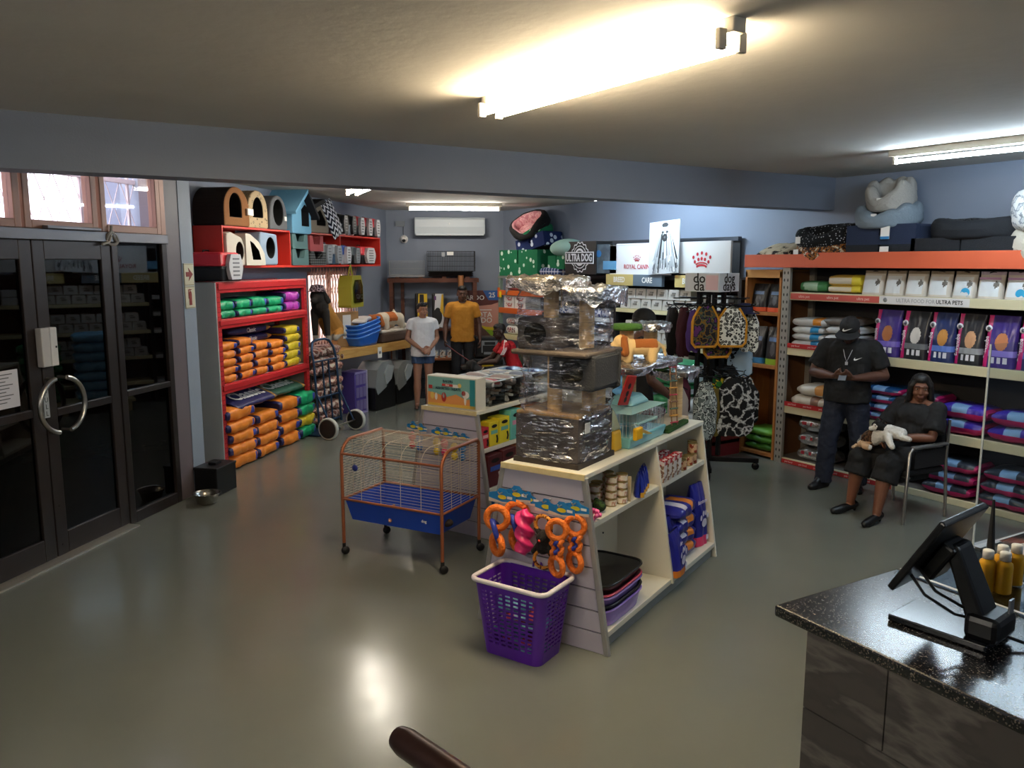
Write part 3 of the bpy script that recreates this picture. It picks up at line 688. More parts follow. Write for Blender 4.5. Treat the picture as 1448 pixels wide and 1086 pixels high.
# ================================================================ under the window: bag pile, dog statue
m_pk=pat('camo',['7A4A42','C9A08E','5A332E','B98474','D8C6B4'],9,rough=.45); m_pk2=pat('camo',['3A2A2A','A8746A','C0B0A6','6A4034'],9,rough=.45)
rnd=random.Random(5)
br=thing('bag_rack','dark low rack behind the hand truck stacked with pink and brown bags','rack',FL(3.12,.2),45)
for z in(.05,.38,.70): MB().box(0,.95,.05,.44,z,z+.02).build('shelf_board',mat('2A211E',.7),br)
for x in(0,.92):
    for y in(.05,.41): MB().box(x,x+.03,y,y+.03,0,1.0).build('post',mat('2A211E',.7),br)
idx=0
for lv,(z,nn,cols) in enumerate(((.07,2,2),(.40,2,2),(.72,3,2),)):
    for c_ in range(cols):
        zz=z
        for i in range(nn):
            hh=.12; u=3.36+c_*.46+rnd.uniform(-.03,.03)
            o=bag_mb(.46,.34,hh,idx+200,amp=.12).build('treat_bag',m_pk if idx%2 else m_pk2); o.location=FL(u,.36,zz); o.rotation_euler=(0,0,Rd(45+rnd.uniform(-4,4)))
            tag(o,'brown and pink bag, %s of %s pile, %s shelf behind hand truck'%(nth(i,nn),('left','right')[c_],('bottom','middle','top')[lv]),'food bag','bags behind the hand truck'); zz+=hh*.97; idx+=1
# ================================================================ hand truck
ht=thing('hand_truck','blue steel hand truck with two pale-tyred wheels leaning by the bag rack','hand truck',FL(3.05,-.02),45-8)
m_bt=mat('26405E',.35,metal=.5)
w=MB(); 
w.tube([(-.26,-.02,.13),(-.26,.03,.95),(-.25,.06,1.1),(-.19,.09,1.2),(-.1,.1,1.225),(.1,.1,1.225),(.19,.09,1.2),(.25,.06,1.1),(.26,.03,.95),(.26,-.02,.13)],.016,10); w.build('frame',m_bt,ht)
for z,y in((.18,-.01),(.5,.005),(.96,.03)): MB().tube([(-.26,y,z),(.26,y,z)],.013,8).build('crossbar',m_bt,ht)
for x in(-.07,.07): MB().tube([(x,-.01,.18),(x,.03,.96)],.012,8).build('upright_bar',m_bt,ht)
for x in(-.26,.26): MB().tube([(x,.0,.55),(x*1.02,-.2,.15)],.012,8).build('brace',m_bt,ht)
MB().tube([(-.33,-.2,.14),(.33,-.2,.14)],.012,8).build('axle',m_steel,ht)
MB().box(-.26,.26,.0,.24,.012,.03).build('toe_plate',m_bt,ht)
MB().tube([(-.2,-.02,.13),(-.2,.0,.03)],.012,6).build('toe_strut',m_bt,ht)
for x in(-.33,.33):
    w=MB(); w.lathe([(.13,-.03),(.14,-.015),(.14,.015),(.13,.03)],28,0,T(x,-.2,.14,0,90,0)); w.lathe([(.0,-.034),(.1,-.034),(.128,-.028),(.128,.028),(.1,.034),(0,.034)],28,1,T(x,-.2,.14,0,90,0)); w.build('wheel',[mat('B5B5AF',.7),mat('1A1A1C',.5)],ht)
# ================================================================ plush and real four-legged animals share this builder
def quad(name,label,cat,loc,rz,body,head,legs,tail,ears,mats,paint,voxel=.007,rough=0,eyes=None,rs=60,extra=()):
    t=thing(name,label,cat,loc,rz)
    pr=list(body)+list(head)+list(legs)+list(tail)+list(extra)
    blob('body',pr,mats,voxel,2,paint,t,rough=rough,rs=rs)
    for e in ears: blob('ear',e[0],e[1],voxel,2,None,t)
    if eyes:
        w=MB()
        for c,r in eyes[0]: w.ell(c,r,10,8)
        w.build('eyes',m_blk,t)
    return t
# ================================================================ wooden table and what it carries
tb=thing('wooden_table','long pine table with grey steel legs against the left wall','table',FTB(0,0),32)
m_pine=pat('wood',['B98A48','CFA664'],3,.5,stretch=(1,8,8)); m_gleg=mat('6E7072',.5,metal=.3)
MB().box(0,2.2,0,.38,.85,.98).build('tabletop',m_pine,tb,bevel=.004)
for x in(.2,2.05):
    for y in(.03,.29): MB().box(x,x+.07,y,y+.06,0,.85).build('leg',m_gleg,tb)
MB().box(.2,2.12,.3,.34,.1,.14).build('lower_rail',m_gleg,tb)
o=MB().box(-.05,.05,-.006,0,-.16,0).build('price_tag',m_wh); o.location=FTB(1.17,-.005,.94); o.rotation_euler=(0,0,Rd(32)); tag(o,'white price card hanging on the pine table edge','price card')
MB().box(-.03,.03,-.0075,-.006,-.1,-.06).build('print',mat('8A8A90',.7),o)
# litter trays
m_lt=mat('2266C8',.3,coat=.2)
for i in range(4):
    t=thing('litter_tray','bright blue plastic litter tray, %s of four nested on the pine table'%nth(i,4),'litter tray',FTB(.98,.19,.985+.06*i),32,'blue trays on the table')
    w=MB()
    def ft(u,v):
        a=2*PI*u; c=math.copysign(abs(math.cos(a))**.45,math.cos(a)); s=math.copysign(abs(math.sin(a))**.45,math.sin(a))
        k=.78+.22*v; z=(.17+.05*c)*v
        return (c*.31*k,s*.19*k,z)
    w.grid(ft,40,6); w.add([ft(k/40,0) for k in range(40)],[tuple(range(40))]); w.build('tray_shell',m_lt,t,solid=.006)
    w=MB(); w.tube([ft(k/40,1) for k in range(40)],.012,6,closed=True); w.build('rim',mat('4A8AE0',.3),t)
o=bag_mb(.36,.22,.07,77,amp=.25).build('packet',mat('E4DEDA',.4)); o.location=FTB(1.0,.19,1.32); o.rotation_euler=(0,Rd(-8),Rd(50)); tag(o,'white crumpled packet lying in the top blue tray','packet')
t=thing('cardboard_box','brown cardboard box with a white sheet on its side, behind the blue trays','box',FTB(.62,.30,.985),32-6)
MB().box(-.12,.34,-.06,.06,0,.5).build('box_body',mat('A67E50',.8),t,bevel=.004); MB().box(.0,.17,-.064,-.06,.12,.46).build('paper_sheet',m_wh,t)
# flat dog bed and plush dog
t=thing('pet_bed','brown sided mattress pet bed with cream top under the plush dog','pet bed',FTB(1.30,.02,.985),32)
MB().box(0,.88,0,.34,0,.15).build('side',mat('4A3A32',.9,bump=.2),t,bevel=.03); MB().box(.02,.86,.02,.32,.14,.19).build('cushion',mat('D8CFC2',.9,bump=.2),t,bevel=.025)
MB().box(.78,.98,-.03,.34,.0,.2).build('bolster',mat('55423A',.9,bump=.2),t,bevel=.05)
m_pw=mat('DACDB8',.95,bump=.4,bscale=120); m_pb=mat('B8662F',.95,bump=.4,bscale=120)
quad('plush_dog','brown and cream plush dog lying on the mattress bed at the rear','plush toy',FTB(1.62,.17,1.18),32,
 [('c',(-.14,0,.16),(.2,0,.15),.1,.11)],[('e',(-.3,0,.15),(.11,.09,.09)),('e',(-.38,0,.11),(.06,.055,.045)),('c',(-.14,0,.16),(-.26,0,.16),.08,.08)],
 [('c',(-.12,-.08,.14),(-.12,-.09,.03),.05,.045),('c',(-.12,.08,.14),(-.12,.09,.03),.05,.045),('c',(.24,-.08,.15),(.31,-.1,.03),.09,.05),('c',(.24,.08,.15),(.31,.1,.03),.09,.05),('c',(.31,-.1,.03),(.4,-.1,.03),.04,.04)],
 [('c',(.26,0,.22),(.22,0,.28),.025,.015)],[([('c',(-.29,-.09,.2),(-.27,-.11,.09),.035,.045)],m_pb),([('c',(-.29,.09,.2),(-.27,.11,.09),.035,.045)],m_pb)],
 [m_pw,m_pb],lambda c:1 if (-.05<c.x<.16 and c.z>.12) or (c.x<-.2 and c.z>.14) else 0,.01)
# under the table
t=thing('plastic_crate','purple plastic crate with pale slats standing on end under the table','crate',FTB(.60,.05,.0),32)
MB().box(0,.28,0,.26,0,.62).build('crate_body',mat('4E3F8E',.5),t,bevel=.01)
w=MB()
for i in range(3):
    for j in range(3): 
        for k in range(4): w.box(.03+.085*i+.017*k,.036+.085*i+.017*k,-.012,0,.05+.19*j,.2+.19*j)
w.box(0,.28,-.014,0,0,.03); w.box(0,.28,-.014,0,.59,.62); w.build('slats',mat('8C84B8',.5),t)
MB().box(.27,.3,-.016,.27,0,.63).build('rim',mat('A9A4BE',.5),t,bevel=.006)
m_lg=mat('85898A',.4); m_bkp=mat('0D0D0F',.4)
for k,(x,wd,h) in enumerate(((.95,.54,.72),(1.56,.5,.66))):
    t=thing('covered_litter_box','black covered litter box with grey scooped lid, %s of two under the table'%('left','right')[k],'litter box',FTB(x,-.06+.02*k,0),32,'litter boxes under the table')
    MB().prism([(0,0),(wd,0),(wd,h*.55),(wd*.88,h*.86),(wd*.7,h*.8),(wd*.55,h*.45),(wd*.1,h*.32),(0,h*.5)],0,.36).build('base',m_bkp,t,bevel=.03)
    MB().prism([(.0,h*.5),(wd*.1,h*.33),(wd*.53,h*.46),(wd*.68,h*.81),(wd*.92,h*.87),(wd*.8,h),(wd*.35,h),(wd*.1,h*.85)],-.01,.35).build('lid',m_lg,t,bevel=.03)
    MB().prism([(wd*.5,h*.52),(wd*.75,h*.62),(wd*.9,h*.88),(wd*.6,h*.93),(wd*.42,h*.75)],-.03,.0).build('hood',mat('A0A5A6',.4),t,bevel=.012)
t=thing('plastic_drawer_tower','dark grey slatted plastic tower at the end of the table','storage tower',FTB(2.26,-.12,0),32)
for i in range(6):
    w=MB(); w.box(0,.3,0,.34,.16*i+.005,.16*i+.15)
    for k in range(4): w.box(.05,.25,-.008,0,.16*i+.03+.03*k,.16*i+.045+.03*k,1)
    w.build('tier',[mat('2E3438',.5),mat('56606A',.5)],t,bevel=.008)
# golden sitting dog statue with hat
m_go=mat('A9752C',.85,bump=.3,bscale=90); m_gdk=mat('1A1512',.85,bump=.3,bscale=90); m_gg=mat('9A948A',.9,bump=.3,bscale=90)
t=quad('plush_dog','large golden plush dog with dark chest sitting on top of the bag pile','plush toy',FL(3.42,.2,1.17),45,
 [('c',(-.08,0,.62),(.42,.0,.16),.15,.19),('e',(.4,0,.14),(.24,.17,.14))],[('e',(-.16,0,.76),(.14,.12,.13)),('c',(-.2,0,.72),(-.32,0,.69),.07,.05)],
 [('c',(-.08,-.1,.5),(-.03,-.12,.03),.07,.05),('c',(-.08,.1,.5),(-.03,.12,.03),.07,.05),('c',(.32,-.16,.12),(.1,-.18,.04),.08,.05)],[('c',(.6,0,.1),(.72,-.08,.05),.05,.04)],
 [([('c',(-.13,-.1,.82),(-.08,-.15,.68),.04,.05)],m_gdk)],[m_go,m_gdk,m_gg],lambda c:1 if c.x<-.06 and c.z>.1 else 2 if c.x>.52 or c.z<.1 else 0,.013)
w=MB(); w.lathe([(0,.11),(.09,.1),(.125,.04),(.13,.0),(.17,-.01),(.0,-.015)],24,0,M.Translation((-.16,0,.85))@M.Diagonal((1.1,1,1,1))); h=w.build('hat',pat('camo',['1A1418','4A3238','8A7A80','241A20'],14,rough=.8)); h.location=FL(3.42,.2,1.17); t.scale=h.scale=(.78,.78,.78); h.rotation_euler=(0,0,Rd(45)); tag(h,'dark patterned bucket hat on the golden plush dog','hat')
# yellow see-through backpack hanging from the long shelf
t=thing('pet_backpack','mustard pet backpack with clear bubble front hanging below the red wall shelf','backpack',FL(4.62,.2,1.55),45)
m_must=mat('A09A2A',.6)
w=MB(); w.prism([(-.23,0),(.23,0),(.22,.3),(.15,.46),(-.15,.46),(-.22,.3)],0,.2); w.build('bag_body',m_must,t,bevel=.04)
w=MB(); w.prism([(-.15,.07),(.17,.07),(.17,.3),(.1,.4),(-.08,.4),(-.15,.3)],-.02,.0); w.build('clear_front',glassy('9AA8A0',.12,.05),t,bevel=.015)
w=MB(); w.ell((0.02,.0,.22),(.11,.02,.12)); w.build('mesh_window',mat('1E2426',.5),t)
w=MB(); w.tube([(-.08,.1,.45),(-.03,.1,.56),(.0,.1,.62),(.03,.1,.56),(.08,.1,.45)],.012,6); w.build('strap',m_must,t)
w=MB(); w.cyl((0,.1,.62),(0,.1,.63),.02); w.build('hook',m_steel,t)
# ================================================================ rear wall: rack, cages, air conditioner, camera
rw=thing('wooden_rack','tall dark brown wooden rack against the rear wall','rack',FW(.06,-.5),FW.a)
m_bw=pat('wood',['43241A','5E3626'],4,.5,stretch=(1,1,8))
for x in(0,1.43):
    for y in(0,.4): MB().box(x,x+.065,y,y+.06,0,1.92).build('post',m_bw,rw)
MB().box(.18,.24,.35,.41,0,1.9).build('post',m_bw,rw)
for y in(0,.4): MB().box(-.03,1.53,y,y+.06,1.86,1.93).build('top_rail',m_bw,rw)
for x in(.1,.5,.9,1.3): MB().box(x,x+.07,0,.46,1.93,1.955).build('top_slat',m_bw,rw)
MB().box(0,1.5,.0,.46,1.03,1.07).build('shelf_board',m_bw,rw); MB().box(0,1.5,.0,.46,.35,.39).build('shelf_board',m_bw,rw)
MB().cyl((1.22,-.03,1.66),(1.22,-.03,1.98),.05,16).build('roller',mat('8A5A34',.5),rw)
o=thing('wire_cage','low pale grey wire cage on the left of the brown rack','cage',FW(.06,-.44,1.957),FW.a)
w=MB(); a,b_,c_=.6,.36,.27
for p0,ux,uz in(((0,0,0),(a,0,0),(0,0,c_)),((0,b_,0),(a,0,0),(0,0,c_)),((0,0,0),(0,b_,0),(0,0,c_)),((a,0,0),(0,b_,0),(0,0,c_)),((0,0,c_),(a,0,0),(0,b_,0))): wires(w,p0,ux,uz,24 if ux[0] else 12,2,.0025)
w.build('wire_bars',mat('9CA0A4',.35,metal=.6),o); MB().box(0,a,0,b_,0,.03).build('base_tray',mat('77797C',.5),o)
for i in range(3):
    q=MB().frustum((.03,.75,.03,.35),(0,.78,0,.38),0,.028).build('cage_tray',mat('1E1A1A',.5)); q.location=FW(.72,-.46,1.957+.03*i); q.rotation_euler=(0,0,Rd(FW.a)); tag(q,'dark flat cage tray, %s of three under the black wire cage'%nth(i,3),'tray','trays under the black cage')
o=thing('wire_cage','black folding wire dog cage on the right of the brown rack','cage',FW(.71,-.45,2.05),FW.a)
w=MB(); a,b_,c_=.82,.36,.34
for p0,ux,uz in(((0,0,0),(a,0,0),(0,0,c_)),((0,b_,0),(a,0,0),(0,0,c_)),((0,0,0),(0,b_,0),(0,0,c_)),((a,0,0),(0,b_,0),(0,0,c_)),((0,0,c_),(a,0,0),(0,b_,0))): wires(w,p0,ux,uz,28 if ux[0] else 12,4,.0028)
w.build('wire_bars',mat('17181A',.4,metal=.4),o); MB().box(.34,.45,-.008,-.002,.27,.33).build('label_card',m_wh,o); MB().box(.25,.3,-.008,-.002,.25,.32).build('latch',mat('A8AAAE',.4,metal=.5),o)
for k,(x,wd,cs,lab) in enumerate(((.49,.21,('141210','D9B21E','E9C94A'),'tall yellow and black food bag, left of two on the brown rack'),(.78,.2,('1A1A1C','C8C9CC','C9A227'),'tall grey and black food bag with round window, right of two on the brown rack'))):
    t=thing('dog_food_bag',lab,'food bag',FW(x,-.35,1.072),FW.a)
    MB().box(0,wd,0,.12,0,.6).build('bag_body',mat(cs[0],.4),t,bevel=.02)
    w=MB(); w.quad((.03,-.003,.03),(wd,-.003,.0),(wd,-.003,.59),(.06,-.003,.59),0)
    if k==0: w.quad((.07,-.005,.12),(.17,-.005,.2),(.15,-.005,.58),(.08,-.005,.58),1)
    else:
        w.add([(.1+.075*math.cos(2*PI*i/24),-.005,.2+.15*math.sin(2*PI*i/24)) for i in range(24)],[tuple(range(24))],1); w.quad((.14,-.006,.3),(wd,-.006,.2),(wd,-.006,.58),(.17,-.006,.58),2); w.box(.04,.075,-.006,-.003,.48,.55,3)
    w.build('print',[mat(cs[1],.4),mat(cs[0],.4),mat(cs[2],.4),mat('5A2A6A',.4)],t)
ac=thing('air_conditioner','white split air conditioner high on the rear wall','air conditioner',FW(.5,-.21,2.66),FW.a)
m_ac=mat('CDD6DC',.35)
w=MB(); pr=[(0.0,.02),(.205,.0),(.205,.31),(.03,.31),(.0,.27),(-.012,.15),(-.006,.08)]
n=len(pr); vs=[(0,y,z) for y,z in pr]+[(1.22,y,z) for y,z in pr]
w.add(vs,[(i,n+i,n+(i+1)%n,(i+1)%n) for i in range(n)]+[tuple(range(n)),tuple(range(n,2*n))[::-1]]); w.build('housing',m_ac,ac,bevel=.012)
MB().box(.04,1.18,-.0,.02,.036,.052).build('air_slot',mat('1A1D20',.6),ac); MB().box(.02,1.2,-.02,.1,.0,.03).build('flap',mat('D8E0E4',.35),ac,bevel=.006)
MB().ell((.6,-.013,.2),(.012,.003,.02),12,8).build('badge',mat('F4F6F8',.3),ac)
cm=thing('security_camera','small white dome security camera beside the air conditioner','camera',FW(.31,-.01,2.6),FW.a)
MB().lathe([(0,0),(.07,0),(.07,.02),(.045,.03),(0,.03)],20,0,T(0,0,0,90,0,0)).build('mount',m_wh,cm); w=MB(); w.ell((0,-.06,0),.055,16,10,0); w.build('camera_dome',m_wh,cm); MB().ell((.0,-.098,-.02),(.03,.022,.03),14,8).build('lens',m_blk,cm)
o=MB().box(0,.16,-.06,0,0,.09).build('junction_box',mat('7C838A',.6)); o.location=FW(.17,-.002,2.82); o.rotation_euler=(0,0,Rd(FW.a)); tag(o,'grey junction box with cable above the dome camera','junction box')
MB().tube([(.13,-.02,0),(.13,-.02,-.15),(.14,-.02,-.2)],.005,5).build('cable',m_blk,o)
# poster
po=thing('poster_board','tall dog food poster with blue price corner behind the man in mustard','poster',FW(1.33,-.16,.86),FW.a)
W_,H_=.62,.85
MB().box(0,W_,0,.015,0,H_).build('board',mat('C98F80',.5),po)
f=-.0015
def pp(nm,pts,colr,k=1): MB().add([(x,f*k,z) for x,z in pts],[tuple(range(len(pts)))]).build(nm,mat(colr,.5),po)
pp('dark_band',[(0,.62),(.1,.59),(.3,.58),(.5,.6),(.62,.64),(W_,.7),(W_,H_),(0,H_)],'5A2622')
pp('blue_corner',[(W_*.56,H_),(W_*.72,.68),(W_,.68),(W_,H_)],'2C5FA8',2)
pp('yellow_arc',[(.3,.24),(.4,.21),(.5,.2),(.6,.23),(W_,.26),(W_,.13),(.5,.14),(.36,.17)],'E0C820',2)
pp('green_wedge',[(.38,.16),(W_,.14),(W_,0),(.54,0)],'8DB52A',3)
pp('brown_corner',[(0,0),(.54,0),(.3,.24),(0,.3)],'6A4A40',2)
for nm,tx,sz,x,z in(('title_lettering','KAROO',.115,.17,.72),('price_number','25',.12,.51,.765),('flavour_lettering','KOTA',.13,.33,.42),('flavour_lettering','DO',.13,.41,.32)): MB().text(tx,sz,FT(x,-.006,z),0,.0005,.015).build(nm,m_wh,po)
MB().box(.27,.5,-.0035,-.002,.5,.515).build('rule_line',m_wh,po)
# small table, black boxes and bag on the floor
t=thing('side_table','dark wooden side table with orange edge behind the woman in white','table',FW(.72,-1.2),FW.a)
MB().box(0,.46,0,.4,.60,.63).build('tabletop',mat('A8623A',.5),t,bevel=.004)
for x in(.0,.42):
    for y in(.0,.36): MB().box(x,x+.04,y,y+.04,0,.6).build('leg',m_bw,t)
MB().box(.02,.44,.38,.39,.1,.6).build('back_panel',mat('2A1812',.6),t)
for k in range(3):
    o=MB().box(0,.1,0,.012,0,.13).build('picture_card',pat('camo',['8A9AA8','C8C2BA','5A4A42'],14,rough=.4)); o.matrix_world=T(*FW(.78+.125*k,-1.05,.631),-18,0,FW.a); tag(o,'small picture card, %s of three on the side table'%('left','middle','right')[k],'card','picture cards on the side table')
t=thing('printer','black and silver printer like box behind the seated man in red','printer',FW(1.5,-1.0,.62),FW.a)
MB().box(0,.42,0,.32,0,.34).build('housing',mat('151517',.4),t,bevel=.02); w=MB(); w.box(.1,.36,-.006,0,.2,.28); w.box(.14,.34,-.012,-.006,.05,.09); w.box(.1,.12,-.008,0,.08,.28); w.box(.35,.37,-.008,0,.08,.28); w.build('front_panel',mat('8C9094',.4,metal=.4),t); MB().box(.15,.33,-.009,-.005,.21,.26).build('display',m_blk,t)
t=thing('dog_food_bag','large black food bag with yellow oval standing below the printer','food bag',FW(1.46,-1.05,0),FW.a)
MB().box(0,.5,0,.4,0,.6).build('bag_body',mat('131614',.4),t,bevel=.03); w=MB(); w.add([(.24+.11*math.cos(2*PI*i/24),-.004,.46+.07*math.sin(2*PI*i/24)) for i in range(24)],[tuple(range(24))]); w.build('yellow_oval',mat('D9B31C',.5),t)
w=MB(); w.text('100',.1,FT(.16,-.005,.32),0,.0005,.01); w.box(.03,.08,-.005,-.003,.31,.325); w.box(.26,.4,-.005,-.003,.31,.325); w.build('lettering',m_wh,t)
# ================================================================ shelving along the far part of the right wall (frame FR: x to the right, y into the wall)
def fr(x,y,z=0): return FR(x,y,z)
m_org=mat('D2642A',.45); m_gry=mat('8E9290',.5,metal=.2); m_tan=pat('wood',['C9BC8E','D8CCA4'],2,.6,stretch=(1,6,6)); m_bshelf=mat('141315',.5)
o1=thing('steel_rack','orange and grey steel rack in the far corner stacked with dog beds','rack',fr(-5.62,0),-90)
for x in(0,1.5):
    for y in(0,.42):
        w=MB(); w.box(x,x+.06,y,y+.05,0,2.0)
        for k in range(30): w.cyl((x+.03,y-.002,.1+.06*k),(x+.03,y+.003,.1+.06*k),.008,6,1)
        w.build('upright',[mat('7E9286',.5),m_blk],o1)
for z0,z1 in((1.66,1.74),(1.36,1.45)): MB().box(.02,1.54,-.01,.03,z0,z1).build('shelf_beam',m_org,o1,bevel=.005); MB().box(.02,1.54,.03,.46,z1-.03,z1-.005).build('shelf_board',mat('8A8A86',.6),o1)
MB().box(0,1.56,-.012,.46,1.94,1.975).build('top_board',mat('8A8A86',.6),o1)
MB().box(.02,1.54,-.01,.46,.93,1.0).build('shelf_board',m_tan,o1); MB().box(.02,1.54,-.01,.46,.3,.36).build('shelf_board',m_tan,o1)
MB().box(-.004,.064,-.016,-.01,1.62,1.78).build('orange_clip',m_org,o1); MB().box(.07,.12,-.03,-.012,1.62,1.72).build('yellow_tag',mat('E2C81E',.5),o1)
m_pkb=pat('camo',['D8D2CC','A83030','D8D2CC','6A2A34'],10,rough=.5)
for k,(x,z,w_) in enumerate(((-5.33,1.452,.3),(-5.33,1.552,.3),(-5.0,1.452,.3),(-5.0,1.552,.3))):
    o=MB().box(-w_/2,w_/2,0,.3,0,.095).build('food_pack',[m_wh]); o.location=fr(x,.03,z); o.rotation_euler=(0,0,Rd(-90)); tag(o,'white and red food pack, %s of the %s pair on the orange rack'%(('lower','upper')[k%2],('left','right')[k//2]),'food pack','white packs on the orange rack')
    MB().box(-w_*.38,w_*.3,-.003,0,.02,.08).build('print',m_pkb,o)
for k,(x,z,w_,h) in enumerate(((-5.3,1.002,.36,.16),(-4.9,1.002,.4,.2),(-5.3,1.165,.36,.12))):
    o=bag_mb(w_,.3,h,k+300,lambda t,y,zz:1 if abs(t)<.6 and y<-.6 and abs(zz)<.6 else 0,pinch=.6,amp=.05).build('food_pack',[m_wh,m_pkb]); o.location=fr(x,.2,z); o.rotation_euler=(0,0,Rd(-90)); tag(o,'plump white food pack, %s on the tan shelf of the orange rack'%('left','right','upper left')[k],'food pack','white packs on the tan shelf')
# beds on top
m_gdot=pat('spots',['1B6B47','CFE0D2'],9,thr=.32,rough=.9); m_ndot=pat('spots',['1A2858','C8D0E0'],9,thr=.32,rough=.9)
boxbed('pet_bed','large green bed with white dots on top of the corner rack',1.1,.42,.5,m_gdot,m_bd2,fr(-5.0,-.02,1.98),-90,cut=.02)
t=boxbed('pet_bed','navy bed with white dots tilted on the green dotted bed',.72,.22,.4,m_ndot,m_bd2,fr(-4.72,.04,2.40),-90,cut=.04); t.rotation_euler=(0,Rd(-12),Rd(-86))
t=bed('pet_bed','small green dotted bed under the pink lined bed at the top of the corner pile',.34,.24,.14,.1,m_gdot,m_gdot,fr(-4.82,.22,2.60),-90); t.rotation_euler=(Rd(6),Rd(-14),Rd(-90))
t=bed('pet_bed','black oval bed with pink plush lining topping the corner pile',.36,.26,.21,.11,mat('141213',.9),pat('camo',['D89AA0','E4B4B4','C9848C'],14,rough=.95),fr(-4.86,.18,2.72),-90,dip=.6); t.rotation_euler=(Rd(40),Rd(-10),Rd(-72))
t=bed('pet_bed','dusty red round bed squeezed on the upper shelf of the corner rack',.22,.2,.15,.12,mat('8E4444',.9),mat('8E4444',.9),fr(-5.2,.2,1.742),-90)
boxbed('pet_bed','green dotted bed beside the fridge header on the corner rack',.42,.2,.4,m_gdot,m_bd2,fr(-3.98,.0,2.1),-90,cut=.03)
o=MB(); o.ell((0,0,0),(.33,.2,.13),24,14); o=o.build('bolster_cushion',mat('A9CFC4',.9,bump=.1)); o.location=fr(-3.85,.1,2.42); o.rotation_euler=(0,Rd(-4),Rd(-90)); tag(o,'pale mint bolster cushion beside the dark dog fridge header','cushion')
o=bag_mb(.5,.3,.15,91,pinch=.6,amp=.05).build('folded_blanket',pat('plaid',['2A3560','9AA4C4','D8C8C4'],14,thr=.3)); o.location=fr(-4.15,.12,1.978); o.rotation_euler=(0,0,Rd(-90)); tag(o,'blue plaid folded blanket below the green dotted bed','blanket')
MB()
# black shelving with headers
bs=thing('display_shelving','black shop shelving with pale shelf edges along the far right wall','shelving',fr(-4.0,0),-90)
for x in(0,1.38,2.95,3.58): MB().box(x,x+.05,.0,.46,0,2.0).build('side_panel',m_bshelf,bs)
MB().box(0,3.63,.44,.46,0,2.0).build('back_panel',mat('1B1A1C',.6),bs); MB().box(0,3.2,.44,.46,2.0,2.46).build('back_panel',mat('1B1A1C',.6),bs)
MB().box(.1,3.6,.1,.44,1.97,2.02).build('top_board',m_bshelf,bs); MB().box(.3,3.2,.4,.46,2.46,2.51).build('top_rail',mat('30343E',.5),bs)
for x0,x1,zs,mm in((.05,1.38,(.35,.75,1.15,1.42,1.68),mat('C3C6C8',.5)),(1.43,2.95,(.35,.75,1.15,1.58),m_tan),(3.0,3.58,(.35,.75,1.15,1.58),m_tan)):
    for z in zs: MB().box(x0,x1,.0,.44,z-.05,z).build('shelf_board',mm,bs)
# header signs
t=thing('fridge_header','dark header panel with white scalloped emblem for dog food','sign',fr(-3.72,-.02,2.03),-90)
MB().box(0,.72,0,.3,0,.47).build('panel',mat('2A2726',.4),t,bevel=.004)
w=MB(); cx,cz=.36,.245
def scal(R,amp,n,y,m,N=96): w.add([(cx+(R+amp*math.cos(n*2*PI*i/N))*math.cos(2*PI*i/N)*.95,y,cz+(R+amp*math.cos(n*2*PI*i/N))*math.sin(2*PI*i/N)) for i in range(N)],[tuple(range(N))],m)
scal(.215,.012,14,-.004,0); scal(.197,.012,14,-.006,1); scal(.165,0,1,-.008,0); scal(.152,0,1,-.010,1); scal(.125,0,1,-.012,0); scal(.095,0,1,-.014,1); scal(.06,0,1,-.016,0)
w.box(cx-.335,cx+.335,-.022,-.016,cz-.095,cz+.075,0); w.box(cx-.318,cx+.318,-.024,-.022,cz-.08,cz+.06,1); w.text('ULTRA DOG',.15,FT(cx,-.026,cz-.012),0,.001,.03,sx=.72)
w.build('emblem',[mat('E8EAF0',.5),mat('14161E',.5)],t)
t=thing('photo_panel','blue grey photo panel of a blurred bottle between the fridge header and white headers','sign',fr(-3.0,.0,2.05),-90)
MB().box(0,.42,0,.02,0,.4).build('panel',pat('marble',['3A4650','5A6874','46525C'],4,.4),t); w=MB(); w.ell((.04,-.003,.27),(.06,.003,.05),16,8,0); w.box(.14,.42,-.004,0,.05,.17,1); w.build('print',[mat('2E78B8',.5),mat('5E9CC8',.5)],t)
def crown(w,cx,cz,s,y,m=0):
    w.add([(cx+s*.42*math.cos(a),y,cz-s*.5+s*.18*math.sin(a)) for a in [PI*(.1+.8*i/10) for i in range(11)]]+[(cx+s*.36*math.cos(a),y,cz-s*.58+s*.15*math.sin(a)) for a in [PI*(.9-.8*i/10) for i in range(11)]],[tuple(range(22))],m)
    w.add([(cx+s*.46*math.cos(a),y,cz-s*.38+s*.18*math.sin(a)) for a in [PI*(.1+.8*i/10) for i in range(11)]]+[(cx+s*.43*math.cos(a),y,cz-s*.44+s*.17*math.sin(a)) for a in [PI*(.9-.8*i/10) for i in range(11)]],[tuple(range(22))],m)
    for x,z in((-.62,.05),(-.32,.22),(0,.28),(.32,.22),(.62,.05),(-.5,-.2),(-.24,-.07),(0,-.03),(.24,-.07),(.5,-.2)): w.add([(cx+s*(x+.085*math.cos(2*PI*i/12)),y,cz+s*(z+.1*math.sin(2*PI*i/12))) for i in range(12)],[tuple(range(12))],m)
m_hdr=mat('E6E6EA',.45); m_rcr=mat('B3202E',.5)
t=thing('header_panel','white header panel with small red crown and red lettering above the shelves','sign',fr(-2.72,.0,2.04),-90)
MB().box(0,1.18,0,.03,0,.41).build('panel',m_hdr,t,bevel=.003); MB().box(0,1.18,-.004,0,.385,.39).build('groove',mat('B8BAC0',.5),t)
w=MB(); crown(w,.56,.22,.1,-.004); w.text('ROYAL CANIN',.085,FT(.555,-.004,.1),0,.0008,.008,sx=.9); w.build('emblem',m_rcr,t)
